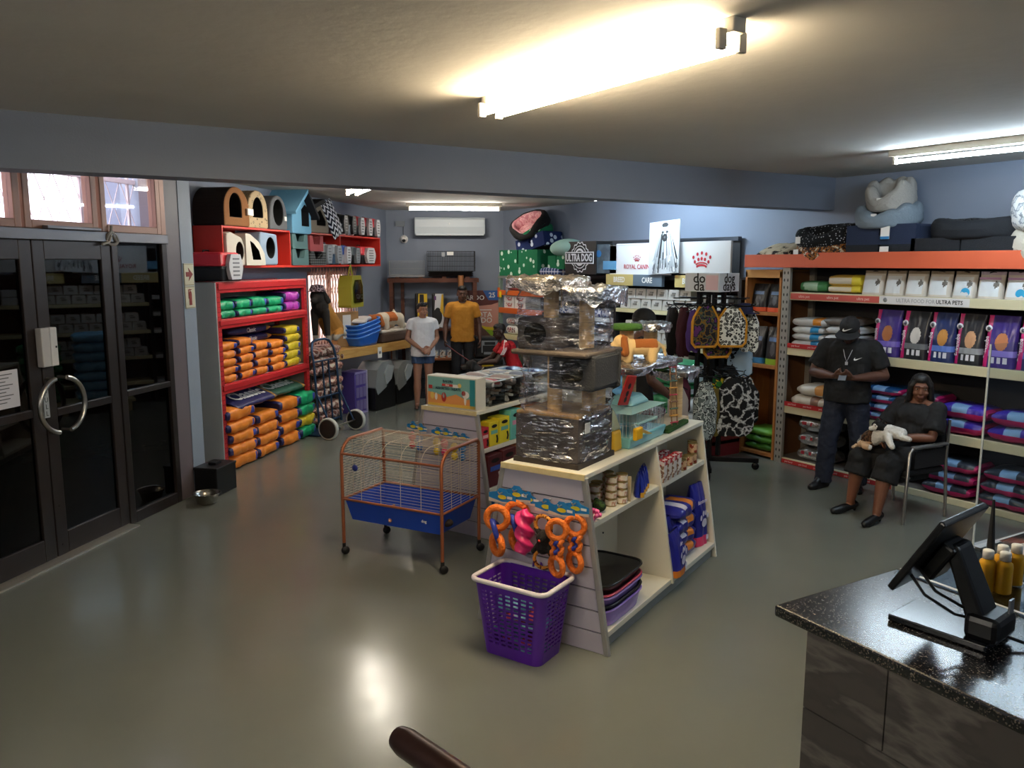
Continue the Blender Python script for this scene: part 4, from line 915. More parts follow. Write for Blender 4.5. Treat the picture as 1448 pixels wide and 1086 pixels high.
t=thing('header_panel','pale grey header panel with large red crown emblem above the shelves','sign',fr(-1.38,.0,2.06),-90)
MB().box(0,.83,0,.03,0,.39).build('panel',mat('CFCDCB',.45),t,bevel=.003); w=MB(); crown(w,.38,.19,.22,-.004); w.build('emblem',m_rcr,t)
# portrait of a long haired dog
t=thing('portrait_board','grey board with black and white portrait of a long haired dog','sign',fr(-1.88,-.05,2.043),-90); t.rotation_euler=(Rd(-3),Rd(-3),Rd(-92))
MB().box(0,.56,0,.012,0,.66).build('board',mat('C9CCCE',.4),t)
w=MB(); rn=random.Random(3)
gm=[mat('1D1E20',.6),mat('6A6C70',.6),mat('A5A8AA',.6),mat('E4E5E6',.6)]
w.add([(.3+.12*math.cos(2*PI*i/20),-.002,.5+.12*math.sin(2*PI*i/20)) for i in range(20)],[tuple(range(20))],2)
for i in range(150):
    a=rn.uniform(-1,1); x=.3+a*.13; L_=rn.uniform(.25,.5); z1=.56-abs(a)*.12; w.add([(x,-.003-.00002*i,z1),(x+.012,-.003-.00002*i,z1),(x+.02+a*.1,-.003-.00002*i,max(.01,z1-L_)),(x+a*.1,-.003-.00002*i,max(.01,z1-L_))],[(0,1,2,3)],rn.choice((1,1,2,2,2,3,0)))
for cx_,cz_,rx_,rz_,m_ in((.3,.45,.05,.05,0),(.3,.455,.02,.016,1),(.26,.52,.02,.014,0),(.34,.52,.02,.014,0),(.3,.61,.06,.03,0),(.3,.56,.05,.03,2)): w.add([(cx_+rx_*math.cos(2*PI*i/14),-.006,cz_+rz_*math.sin(2*PI*i/14)) for i in range(14)],[tuple(range(14))],m_)
w.build('portrait',gm,t)
# coloured strips under the headers
for nm,x,wd,colr,txt,lab in(('a',-2.76,.56,'C3AE6E','BREED','ochre category strip below the white header'),('b',-2.20,.55,'5C6B78','CARE','slate blue category strip below the white header'),('c',-1.42,.5,'C3AE6E','BREED','ochre category strip partly behind the clothes rack sign')):
    t=thing('category_strip',lab,'sign',fr(x,-.03,1.89),-90); MB().box(0,wd,0,.05,0,.15).build('panel',mat(colr,.5),t,bevel=.003)
    w=MB(); w.text(txt,.1,FT(wd*.5,-.003,.075),0,.0008,.02,sx=.8); w.build('lettering',m_wh,t)
# grey boxes and foil packets on the shelves
m_gbx=mat('B9B5AE',.5,var=.08,vscale=9); m_fold=mat('7C7872',.5)
pb=MB(); pb.frustum((-.1,.1,0,.2),(-.09,.09,.01,.19),0,.135); 
proto=pb.build('cat_food_box',[m_gbx],None,bevel=.008); q=MB(); q.box(-.04,.03,-.003,0.006,.05,.075); q.box(-.02,.04,-.003,0.006,.085,.1); pt=q.build('print',m_fold,proto); place=Once(proto)
proto['category']='box'
n_=0
for lv,(z,rows,x0,cnt) in enumerate(((1.582,2,-2.42,7),(1.152,2,-2.42,7),(.752,2,-2.42,7))):
    for r in range(rows):
        for c_ in range(cnt-(1 if r else 0)):
            place(fr(x0+.205*c_+.1*r,.03,z+.137*r),-90,'grey cat food box, %s, %s row, %s tan-edged shelf'%(ORD[c_]+' from left',('bottom','top')[r],('upper','middle','lower')[lv]),'grey boxes on the black shelving')
m_foil=mat('C9CBD0',.18,metal=.9,bump=.5,bscale=18); m_fbl=pat('camo',['2A4E9A','D8DCE4','1E3A78','C0C8D8'],9,rough=.3)
for k in range(12):
    lv=k//3; x=-3.8+.42*(k%3); z=(.752,1.152,1.422,1.682)[lv]
    o=bag_mb(.34,.26,.12,400+k,amp=.18,nx=12,nr=16).build('treat_packet',m_foil if k%2 else m_fbl); o.location=fr(x,.17,z); o.rotation_euler=(0,0,Rd(-90+4*(k%3)))
    tag(o,'%s packet, %s on the %s white-edged shelf, black shelving'%(('blue and white','silver foil')[k%2],('left','middle','right')[k%3],('lowest','second','third','topmost')[lv]),'packet','packets behind the tall cat tree')
for k in range(4):
    o=MB().box(-.1,.1,0,.2,0,.11).build('food_pack',mat('C4C2C0',.5,var=.1,vscale=8),None,bevel=.012); o.location=fr(-.93+.22*(k%2),.05,1.582+.112*(k//2)); o.rotation_euler=(0,0,Rd(-90)); tag(o,'pale grey food pack, %s of four beside the brown display'%('lower left','lower right','upper left','upper right')[k],'food pack','grey packs beside the brown display')
# bags piled on a pallet behind the clothes rack
t=thing('pallet','low timber pallet with dark red side behind the clothes rack','pallet',fr(-2.2,-.62,0),-90)
MB().box(0,1.95,0,.55,.14,.18).build('deck',m_tan,t)
for x in(.05,.9,1.8): MB().box(x,x+.1,.02,.53,0,.14).build('bearer',m_tan,t)
MB().box(1.86,1.95,-.01,.56,.0,.3).build('end_board',mat('7E2226',.5),t); MB().box(1.84,1.862,-.012,.1,.0,.3).build('edge',m_wh,t)
k=0
for x,n,ks in((-1.7,7,('blue',)),(-1.0,6,('green',)),(-.55,3,('white',))):
    z=.185
    for i in range(n):
        c1={'blue':'6FB2DC','green':'2E8A5A','white':'C8D4DC'}[ks[0]]
        o=bag_mb(.55,.42,.15,500+k,lambda t,y,zz:1 if abs(zz)<.3 else 0,amp=.1,pinch=.4).build('litter_bag',[mat(c1,.5),mat('C9D6DE',.5)]); o.location=fr(x,-.36,z); o.rotation_euler=(0,0,Rd(-90)); z+=.142; k+=1
        tag(o,'%s striped litter bag, %s of its pile behind the clothes rack'%(ks[0],nth(i,n)),'bag','litter bags behind the clothes rack')
# brown wooden display
bd=thing('wooden_display','brown wooden display case with open shelves beside the perforated upright','display case',fr(-.3,-.02),-90)
m_bo=pat('wood',['9A6230','AE7440'],3,.5,stretch=(6,6,1))
for x in(0,.47): MB().box(x,x+.03,0,.48,0,2.1).build('side_panel',m_bo,bd,bevel=.003)
MB().box(.0,.5,.0,.48,2.03,2.12).build('top_panel',mat('B5803E',.5),bd,bevel=.003); MB().box(.0,.5,.46,.48,0,2.1).build('back_panel',mat('6E4222',.6),bd)
for z in(1.65,1.06,.06): MB().box(.03,.47,.0,.46,z-.035,z).build('shelf_board',m_bo,bd)
def pouch_mb(w_,h,d,paint,nx=20,nz=26,seed=0,top=.012,lean=.0,amp=.006):
    b=MB(); off=seed*7.3
    def half(s,t): return d/2*(1-s**2.2)*(.55+.45*math.sqrt(max(0,1-abs(t)**2.6)))+top/2
    for side in(-1,1):
        def fn(u,v):
            t=2*u-1; x=t*w_/2*(1-.05*math.sin(PI*v))
            n=noise.noise(V((t*3,v*4,off)))*amp
            return (x*(1 if side<0 else -1),side*half(v,t)*(1 if abs(t)<1 else .2)+n+lean*v,v*h)
        b.grid(fn,nx,nz,(lambda u,v:paint(2*u-1,v)) if side<0 else 0)
    b.grid(lambda u,v:((2*u-1)*w_/2,(2*v-1)*half(0,2*u-1)*(1 if abs(2*u-1)<1 else .2),0),nx,2,0)
    return b
def p_dark(t,v):
    if v<.14: return 1
    if .62<v<.72 and abs(t)<.6: return 2
    if (t*t/.12+(v-.42)**2/.03)<1: return 3
    return 0
for k,(x,z,h,c1,lab) in enumerate(((.13,1.652,.31,'D4552A','left'),(.36,1.652,.31,'D4552A','right'),(.13,1.062,.42,'3A8ABE','left'),(.36,1.062,.42,'8FB82E','right'))):
    o=pouch_mb(.22,h,.14,p_dark,seed=k).build('dog_food_bag',[mat('1A1B1E',.35),mat(c1,.4),mat('5A7AA8',.4),mat('4A4A4E',.4)]); o.location=fr(-.3+x,.12,z); o.rotation_euler=(0,0,Rd(-90)); tag(o,'black food bag with %s base, %s of two, %s brown display shelf'%({'D4552A':'orange','3A8ABE':'blue','8FB82E':'lime'}[c1],lab,('upper','lower')[k//2]),'food bag')
for k in range(3):
    o=bag_mb(.42,.36,.09,600+k).build('dog_food_bag',[mat(('3E7A22','4A8A28','6AA83A')[k],.4)]); o.location=fr(-.05,.2,.062+.085*k); o.rotation_euler=(0,0,Rd(-90)); tag(o,'green food bag at the brown display base, %s of three'%nth(k,3),'food bag','green bags in the brown display')
# ================================================================ clothes rack
cr=thing('clothes_rack','black square clothes rack with pale box sign, hung with pet clothes','clothes rack',(6.4,5.98,0),12)
m_bm=mat('121214',.35,metal=.5)
for x in(-.09,.09):
    for y in(-.09,.09): MB().box(x-.02,x+.02,y-.02,y+.02,.14,1.9).build('post',m_bm,cr)
for a in(0,90,180,270):
    w=MB(); w.box(-.03,.55,-.025,.025,.08,.13,0,T(0,0,0,rz=a+35)); w.build('foot',m_bm,cr,bevel=.004)
    w=MB(); w.lathe([(0,-.015),(.035,-.015),(.04,-.008),(.04,.008),(.035,.015),(0,.015)],16,0,T(0,0,0,rz=a+35)@T(.52,0,.04,90,0,0)); w.box(-.02,.02,-.012,.012,.04,.085,0,T(0,0,0,rz=a+35)@T(.52,0,0)); w.build('caster',m_bm,cr)
for z in(1.76,1.02):
    for a in range(0,360,45):
        w=MB(); c,s=math.cos(Rd(a)),math.sin(Rd(a)); w.tube([(.08*c,.08*s,z),(.46*c,.46*s,z),(.47*c,.47*s,z+.03)],.008,6); w.tube([(.08*c,.08*s,z+.07),(.4*c,.4*s,z+.07)],.006,6); w.build('hanging_arm',m_bm,cr)
    MB().torus((0,0,z),.2,.008,32,6,axis='z').build('ring',m_bm,cr)
t=thing('rack_sign','square box sign lettered in rounded black type on the clothes rack','sign',(6.4,5.98,1.9),-33.1-45)
s_=.2
m_sg=mat('D6DCE2',.45)
MB().box(-s_,s_,-s_,s_,0,.19).build('sign_box',m_sg,t,bevel=.003)
w=MB(); w.text('do',.14,T(-.03,-s_-.002,.135,90,0,0),0,.001,.012); w.text('da',.14,T(-.03,-s_-.002,.055,90,0,0),0,.001,.012); w.build('lettering',m_blk,t)
w=MB(); R90=T(rz=90); w.text('dog',.14,R90@T(.0,-s_-.002,.135,90,0,0),0,.001,.012); w.text('days',.14,R90@T(.0,-s_-.002,.055,90,0,0),0,.001,.012); w.build('lettering',m_blk,t)
MB().box(.05,.19,-.0,.002,.02,.17,0).build('pink_label',mat('DDBFC6',.6),t,t=T(0,-s_-.006,0))
# garments
def garment(name,label,w_,h,mt,pos,rz,seed,dome=.05,flare=1.0,hood=False,trim=None):
    b=MB()
    def sh(v): # half width by height, 0 top .. 1 hem
        return w_/2*(.45+.55*min(1,v*3.2))*(1+(flare-1)*v)*(1 if v<.85 else 1-.35*((v-.85)/.15)**2)
    def fn(side):
        def f(u,v):
            t=2*u-1; a=sh(v)
            n=noise.noise(V((t*2.5+seed,v*4,seed*3.1)))
            return (t*a,side*(dome*(1-t*t)**.5*(.5+.5*math.sin(PI*min(1,v*1.1+.1)))*(1+.5*n))+.02*n,-v*h+.02*n)
        return f
    b.grid(fn(-1),16,18); b.grid(lambda u,v:fn(1)(1-u,v),16,18)
    o=b.build(name,mt); o.location=pos; o.rotation_euler=(0,0,Rd(rz)); tag(o,label,'pet clothing','pet clothes on the black rack')
    w=MB(); w.tube([(-.1,0,-.02),(0,0,.03),(.1,0,-.02)],.006,5); w.tube([(0,0,.03),(0,0,.06),(.02,0,.075)],.004,5); w.build('hanger',m_bm,o)
    if trim:
        w=MB()
        for sx in(-1,1): w.tube([(sx*sh(v)*.98,-.01,-v*h) for v in [k/8 for k in range(9)]],.014,6)
        w.tube([(t*sh(.97),-dome*.5,-.97*h) for t in [k/4-1 for k in range(9)]],.014,6); w.build('trim',trim,o)
    return o
m_cam=pat('camo',['1C1C20','7A5A1C','3E4A40','15161A','5A2A6A'],14,rough=.8); m_leo=pat('leopard',['DCDDD4','1A1A1C','8A8A80'],34,thr=.5,rough=.8); m_mus=mat('C88A1E',.8)
m_scr=pat('marble',['0E0E10','0E0E10','101012','D4D4D0','0E0E10','0E0E10','0E0E10'],7,.7); m_gmb=pat('camo',['8E9896','2A2E30','C9D0CC','5C6664'],18,rough=.8)
CXr,CYr=6.4,5.98
# camera side directions: right of view = (0.84,-0.55), toward camera = (-0.55,-0.84)
def rk_(lat,dep): return (CXr+.838*lat-.546*dep,CYr-.546*lat-.838*dep)
G=[('leopard print pet jacket with mustard trim on the rack upper arms',.30,.40,m_leo,.14,.3,1.74,0,m_mus),('camouflage pet jacket with mustard trim on the rack upper arms',.28,.42,m_cam,-.14,.34,1.76,8,m_mus),
 ('leopard print pet vest at the right of the rack upper arms',.2,.42,m_leo,.36,.16,1.70,-25,None),('black pet coat with mustard hem behind the leopard jacket',.3,.5,m_cam,.02,.22,1.72,10,m_mus),
 ('dark red pet coat at the left of the rack upper arms',.2,.5,mat('3E1420',.85,bump=.2),-.33,.22,1.74,30,None),('purple pet coat at the left of the rack upper arms',.18,.42,mat('4A3078',.85),-.24,.3,1.72,20,None),('black pet coat hanging leftmost on the rack upper arms',.2,.5,mat('16161A',.85),-.42,.12,1.74,40,None),
 ('pale blue pet shirt with black animal print at right of the rack',.26,.36,pat('camo',['9DB4C8','9DB4C8','9DB4C8','20242A'],5),.33,-.02,1.36,-15,None),
 ('large black pet coat with white scribble pattern on the rack lower arms',.42,.62,m_scr,.22,.22,1.02,-5,None),('black and white scribble pet coat at the right of the lower arms',.34,.5,m_scr,.36,.05,1.0,-30,None),
 ('grey marbled pet coat on the rack lower arms',.26,.6,m_gmb,-.1,.3,.98,10,None),('maroon pet coat at the left of the rack lower arms',.24,.4,mat('5A1E34',.85),-.33,.2,1.02,25,None),('cream pet coat at the left of the rack lower arms',.24,.42,mat('B4A6A0',.85),-.38,.3,.92,15,None),
 ('green and yellow pet coat on the rack lower arms',.22,.4,pat('camo',['2E7A2E','C8A81E','1E5A2A'],10),.06,.12,1.02,0,None),('olive pet coat on the rack lower arms behind the grey one',.2,.5,mat('6A5A1E',.85),.02,.2,.9,5,None)]
for k,(lab,w_,h,mt,lat,dep,z,dr,tr) in enumerate(G):
    p=rk_(lat,dep); garment('pet_coat',lab,w_,h,mt,(p[0],p[1],z),-33+dr,k+1,trim=tr)
p=rk_(.3,.18); w=MB(); w.lathe([(0,.09),(.05,.085),(.08,.05),(.085,0),(.08,-.01)],20); w.grid(lambda u,v:((.08+.07*v)*math.cos(PI*(.15+.7*u)),-(.08+.07*v)*math.sin(PI*(.15+.7*u)),-.02*v),12,4); o=w.build('cap',mat('20264A',.8)); o.location=(p[0],p[1],1.70); o.rotation_euler=(0,0,Rd(-33)); tag(o,'navy cap hooked at the right of the clothes rack','cap')
# ================================================================ island shelving (frame G1: x along, y across; the open side faces -y)
def g(x,y,z=0): return G1(x,y,z)
GA=G1.a
m_slat=mat('B9B4C2',.5,var=.03,vscale=3); m_gw=mat('E2DECF',.45); m_gedge=mat('A8A6A2',.4,metal=.4); m_gp=pat('wood',['D2C08E','DECFA2'],3,.5,stretch=(1,6,6))
def island(name,label,x0,yo,Ln,shelves,divs,pegs):
    t=thing(name,label,'display shelving',g(x0,yo),GA)
    TZ=1.03; a0,a1,b0,b1=0,.88,.165,.70
    def yl(z): return a0+(b0-a0)*z/TZ
    def yr(z): return a1+(b1-a1)*z/TZ
    # grooved end panel made of boards
    w=MB(); n=8
    zs=[.0]+[.055+.128*i for i in range(n)]; zs[-1]=1.0
    zs=[0,.125,.25,.375,.5,.625,.75,.875,1.005]
    for z0,z1 in zip(zs,zs[1:]):
        w.prism([(yl(z0),z0+.003),(yr(z0),z0+.003),(yr(z1),z1-.006),(yl(z1),z1-.006)],.0,.016,0,M(((0,1,0,0),(1,0,0,0),(0,0,1,0),(0,0,0,1))))
    w.prism([(yl(0),0),(yr(0),0),(yr(1.),1.0),(yl(1.),1.0)],.012,.02,1,M(((0,1,0,0),(1,0,0,0),(0,0,1,0),(0,0,0,1))))
    w.build('slat_panel',[m_slat,mat('5E5A66',.6)],t)
    for f in (yl,yr):
        w=MB(); e=.016
        w.add([(-.008,f(0)-e,0),(.024,f(0)-e,0),(.024,f(0)+e,0),(-.008,f(0)+e,0),(-.008,f(1.01)-e,1.01),(.024,f(1.01)-e,1.01),(.024,f(1.01)+e,1.01),(-.008,f(1.01)+e,1.01)],[(3,2,1,0),(4,5,6,7),(0,1,5,4),(1,2,6,5),(2,3,7,6),(3,0,4,7)]); w.build('edge_strip',m_gedge,t,bevel=.004)
    P=M(((0,1,0,0),(1,0,0,0),(0,0,1,0),(0,0,0,1)))
    for x in divs+[Ln-.02]:
        w=MB(); w.prism([(yl(.08),.08 if x<Ln-.1 else 0),(yr(.08),.08 if x<Ln-.1 else 0),(yr(1.0),1.0),(yl(1.0),1.0)],x,x+.022,0,P); w.build('upright_panel',m_gw,t)
    for z in shelves:
        for ya,yb in ((yl(z)+.01,.43),(.45,yr(z)-.01)): MB().box(.02,Ln-.02,ya,yb,z-.035,z).build('shelf_board',m_gw,t,bevel=.003)
    MB().box(.02,Ln-.02,.43,.45,.08,1.0).build('back_board',m_gw,t)
    MB().box(-.01,Ln,b0-.012,b1+.012,1.0,TZ).build('top_board',[m_gw],t,bevel=.004); MB().box(-.014,.0,b0-.012,b1+.012,.998,TZ+.001).build('front_edge',m_gp,t)
    MB().box(.02,Ln-.02,.05,.065,0,.075).build('kick_board',mat('8E918E',.5),t); MB().box(.02,Ln-.02,.8,.815,0,.075).build('kick_board',mat('8E918E',.5),t)
    return t
i1=island('island_shelf','white sloping island shelf unit nearest the camera with slatted end panel',0,0,1.87,(.11,.74),[1.0],[])
w=MB()
for x in(.5,.78):
    for z in(.42,.5): w.cyl((x,.424,z),(x,.43,z),.006,8)
w.build('shelf_holes',m_dark,i1)
i2=island('island_shelf','white sloping island shelf unit behind the hamster cage and treat boxes',1.22,1.62,1.95,(.11,.40,.72),[1.0],[])
# ---------------------------------------------------------------- hanging toys on the near end panel
def card(t,x,z,w_,h,rz=0,colr='1F7FC0'):
    """blue header card facing -x, local origin at the peg"""
    b=MB(); P=[(0,-w_/2,0)]
    pts=[(-w_/2,0),(-w_/2,h*.6),(-w_*.2,h*.75),(-w_*.1,h),(w_*.1,h),(w_*.2,h*.75),(w_/2,h*.6),(w_/2,0)]
    b.prism([(p,q) for p,q in pts],-.001,.001,0); b.build('header_card',mat(colr,.4),t,t=T(x,0,z,0,0,-90))
    b=MB(); b.add([(w_*.08*0+.03*math.cos(2*PI*i/18),-.0025,h*.42+.013*math.sin(2*PI*i/18)) for i in range(18)],[tuple(range(18))],0); b.box(.035,.07,-.0025,-.001,h*.35,h*.52,1)
    b.add([(-w_/2,-.002,0),(w_/2,-.002,0),(w_/2,-.002,h*.2),(0,-.002,h*.1),(-w_/2,-.002,h*.28)],[tuple(range(5))],2)
    b.build('print',[mat('E8D32C',.5),m_wh,mat('D8C8B8',.5)],t,t=T(x,0,z,0,0,-90))
def hang(name,label,y,z,group=None,x=-.05,cat='dog toy'):
    t=thing(name,label,cat,g(x,y,z),GA,group)
    w=MB(); w.tube([(.07,0,.045),(-.035,0,.045),(-.045,0,.06)],.004,6); w.build('peg_hook',mat('C0C2C4',.3,metal=.8),t); return t
m_rbo=mat('F07A22',.45,bump=.6,bscale=70); m_rbb=mat('2A3C9E',.4)
ZT=.82
for k,(y,dx,dz) in enumerate(((.665,-.055,0),(.575,-.0,.025))):
    t=hang('ring_toy','orange double ring dog toy with blue link, %s of two on the slat panel'%('front','rear')[k],y,ZT+dz,'orange ring toys',-.05+dx*.3)
    card(t,0,-.02+0*dz,.19,.09)
    q=T(dx,0,0,0,0,-90)
    for z in(-.095,-.255):
        w=MB(); w.torus((0,0,z),.062 if z>-.2 else .055,.021,32,10,axis='y'); w.build('ring',m_rbo,t,t=q@T(0 if z>-.2 else .0,0,0,0,0,18 if z>-.2 else -25))
    w=MB(); w.tube([(-.02,-.02,-.11),(.0,-.028,-.15),(.015,-.024,-.2),(.01,.0,-.235),(-.01,.02,-.2),(-.02,.02,-.14)],.017,8,closed=True); w.build('link',m_rbb,t,t=q)
t=hang('twist_toy','bright pink twisted rubber dog toy on the slat panel',.50,ZT+.01); card(t,.01,-.02,.1,.08)
w=MB()
def ftw(u,v):
    a=2*PI*u; tw=a-v*11; r=.046*(1+.33*math.cos(2*(a-v*10)))*min(1,(.2+v*7))*min(1,(.2+(1-v)*7))
    return (r*math.cos(a),r*math.sin(a),-.03-.28*v)
w.grid(ftw,24,44); w.build('twist_body',mat('F0357E',.3,coat=.3),t,t=T(-.03,0,0))
t=hang('rope_toy','black plush animal dog toy with orange rope loops on the slat panel',.375,ZT-.01); card(t,0,-.02,.15,.08)
m_rp=pat('camo',['E08A2A','E6A04A','6A2A1A'],60,rough=.8)
w=MB(); w.torus((0,0,-.085),.052,.012,28,8,axis='y'); w.build('rope_loop',m_rp,t,t=T(-.03,0,0,0,0,-90)); w=MB(); w.torus((0,0,-.29),.052,.011,28,8,axis='y'); w.build('rope_loop',m_rp,t,t=T(-.03,0,0,0,0,-75))
blob('plush_body',[('c',(-.03,0,-.15),(-.03,0,-.22),.036,.04),('e',(-.045,.0,-.16),(.03,.035,.03)),('c',(-.03,.03,-.13),(-.03,.05,-.115),.018,.012),('c',(-.03,-.03,-.13),(-.03,-.05,-.115),.018,.012),('c',(-.03,.03,-.21),(-.04,.06,-.25),.018,.015),('c',(-.03,-.03,-.21),(-.04,-.06,-.25),.018,.015)],mat('18130F',.8,bump=.4,bscale=150),.005,1,None,t)
w=MB(); w.ell((-.075,0,-.168),(.004,.01,.008),10,6); w.build('mouth',mat('C03020',.5),t)
for k,(y,dx,dz) in enumerate(((.265,-.05,-.01),(.185,0,.01))):
    t=hang('braided_toy','orange and blue braided dog toy, %s of two on the slat panel'%('front','rear')[k],y,ZT+dz,'orange braided toys',-.05+dx*.3); card(t,0,-.02,.17,.085)
    q=T(dx,0,0,0,0,-90)
    for z,tl in((-.085,14),(-.295,-20)): w=MB(); w.torus((0,0,z),.052,.018,30,10,axis='y'); w.build('ring',m_rbo,t,t=q@T(0,0,0,0,0,tl))
    w=MB()
    for s in(-1,1):
        w.tube([(s*.026+.006*math.sin(i*1.3),.01*math.cos(i*1.3),-.13-.012*i) for i in range(11)],[.013+.004*(i%2) for i in range(11)],8)
    w.build('braid',m_rbo,t,t=q)
    w=MB(); w.tube([(.012*math.sin(i*1.4),.012*math.cos(i*1.4),-.13-.012*i) for i in range(11)],.013,8); w.build('core',m_rbb,t,t=q)
# cards on the second island's end panel
for k,(y,z,c1,c2) in enumerate(((.78,.84,'D8344A','2A3A8E'),(.70,.83,'2A6AB8','C8B02A'),(.52,.82,'E8C82A','2A6AB8'),(.44,.82,'E0306A','E0306A'),(.34,.80,'E8C82A','E0306A'),(.26,.80,'2A7AC0','2A7AC0'))):
    t=thing('dog_toy','small rubber dog toy on blue card, %s from left on the rear island end panel'%ORD[k],'dog toy',g(1.18,1.62+y,z),GA,'toys on the rear island end panel')
    w=MB(); w.tube([(.06,0,.04),(-.04,0,.04)],.004,6); w.build('peg_hook',m_steel,t); card(t,0,-.02,.13,.075)
    w=MB(); w.ell((-.015,0,-.07),(.03,.032,.04),14,10); w.ell((-.015,0,-.14),(.026,.028,.034),14,10); w.build('toy_body',[mat(c1,.4)],t)
# ---------------------------------------------------------------- purple laundry style basket
bk=thing('laundry_basket','purple lattice plastic basket with white rim on the floor by the slat panel','basket',g(-.2,.435),GA)
m_pur=mat('5B1FA0',.35,coat=.1)
Bw,Bd,Tw,Td,Hb=.13,.185,.165,.235,.44
def cor(z,sx,sy): k=z/Hb; return ((Bw+(Tw-Bw)*k)*sx,(Bd+(Td-Bd)*k)*sy,z)
def wall_pts(i,u,z):
    k=z/Hb; a=Bw+(Tw-Bw)*k; b_=Bd+(Td-Bd)*k; R=.045
    return ((-a,b_-R-(2*b_-2*R)*u,z),(-a+R+(2*a-2*R)*u,-b_,z),(a,-b_+R+(2*b_-2*R)*u,z),(a-R-(2*a-2*R)*u,b_,z))[i]
w=MB()
def bar(i,u0,u1,z0,z1):
    n=(( -1,0),(0,-1),(1,0),(0,1))[i]; th=.004
    q=[wall_pts(i,u0,z0),wall_pts(i,u1,z0),wall_pts(i,u1,z1),wall_pts(i,u0,z1)]
    o=[(x-n[0]*th,y-n[1]*th,z) for x,y,z in q]
    w.add(q+o,[(0,1,2,3),(7,6,5,4),(0,4,5,1),(1,5,6,2),(2,6,7,3),(3,7,4,0)])
for i in range(4):
    nv=7 if i in(0,2) else 5
    bar(i,0,1,0,.07); bar(i,0,1,.385,Hb)
    for k in range(nv+1):
        c=k/nv; bar(i,max(0,c-.026),min(1,c+.026),.07,.385)
    for k in range(12): z=.082+.0255*k; bar(i,0,1,z,z+.0125)
# round corners
for sx,sy in((-1,-1),(1,-1),(1,1),(-1,1)):
    def fc(u,v,sx=sx,sy=sy):
        z=Hb*v; k=v; a=Bw+(Tw-Bw)*k; b_=Bd+(Td-Bd)*k; R=.045; an=PI/2*u
        return (sx*(a-R+R*math.cos(an)),sy*(b_-R+R*math.sin(an)),z)
    w.grid(fc,5,6)
w.box(-Bw+.02,Bw-.02,-Bd+.02,Bd-.02,.004,.012)
w.build('lattice_body',m_pur,bk)
w=MB(); R=.05; pts=[]
for sx,sy,a0 in((1,1,0),(-1,1,90),(-1,-1,180),(1,-1,270)):
    for k in range(6): an=Rd(a0+18*k); pts.append((sx*(Tw-R+.008)+R*math.cos(an),sy*(Td-R+.008)+R*math.sin(an),Hb))
w.tube(pts,.014,10,closed=True); w.build('rim',mat('E3DCE0',.4),bk)
w=MB()
for y in(-.02,.03): w.tube([(Tw-.01,y,Hb+.005),(Tw,y,Hb+.035),(Tw+.015,y,Hb+.01)],.006,6)
w.build('handle_clip',m_pur,bk)
for k in range(6):
    o=bag_mb(.2,.17,.05,700+k,lambda t,y,z:1 if abs(t)<.4 and z>.2 else 0).build('toy_packet',[mat(('2A6874','9A3440','3E7F8C')[k%3],.4),mat('5E98A4',.4)]); o.location=g(-.2+.01*(k%2),.435+.06*((k%3)-1),.015+.045*k); o.rotation_euler=(0,0,Rd(GA+80+8*k)); tag(o,'%s packet in the purple basket, %s of the heap'%(('teal','red','pale teal')[k%3],nth(k,6)),'packet','packets in the purple basket')
# ---------------------------------------------------------------- things on the near island's shelves
def tin(name,mats_,r,h,seg=22):
    w=MB(); w.lathe([(0,0),(r*.96,0),(r,.003),(r,.006)],seg,1); w.lathe([(r*.985,.006),(r*.985,h-.006)],seg,0); w.lathe([(r,h-.006),(r,h-.001),(r*.93,h),(r*.9,h-.003),(0,h-.003)],seg,1); return w.build(name,mats_)
m_tinl=pat('camo',['E4DACB','C9A090','E8E0D4'],16,rough=.4); m_tinm=mat('A8925E',.3,metal=.8)
p=tin('food_tin',[m_tinl,m_tinm],.037,.046); p['category']='tin'; pt=Once(p); k=0
for sx,sy,n in((.42,.20,4),(.505,.17,4),(.50,.26,4),(.41,.29,3),(.34,.27,3)):
    for i in range(n): pt(g(sx,sy,.741+.0465*i),GA+20*i,'cream tin, %s of the %s small tin stack, near island'%(nth(i,n),ORD[(0,1,2,3,4)[k%5]]),'small tins on the near island'); 
    k+=1
# tray card and blue pouches
o=MB(); o.prism([(0,0),(.16,0),(.16,.03),(.06,.15),(0,.16)],0,.006); o=o.build('shelf_divider_card',mat('C8B898',.6)); o.location=g(.56,.13,.741); o.rotation_euler=(0,0,Rd(GA+80)); tag(o,'tan sloping divider card between tins and blue pouches','card')
m_bpo=mat('2436A0',.35)
for i in range(4):
    o=pouch_mb(.1,.15,.05,lambda t,v:1 if v<.25 else 2 if .55<v<.75 and abs(t)<.6 else 0,10,14,seed=i).build('food_pouch',[m_bpo,mat('D8A02C',.4),m_wh]); o.location=g(.70+.07*i,.14+.02*i,.741); o.rotation_euler=(0,0,Rd(GA+30)); tag(o,'blue and gold food pouch, %s from left beside the tins'%ORD[i],'pouch','blue pouches on the near island')
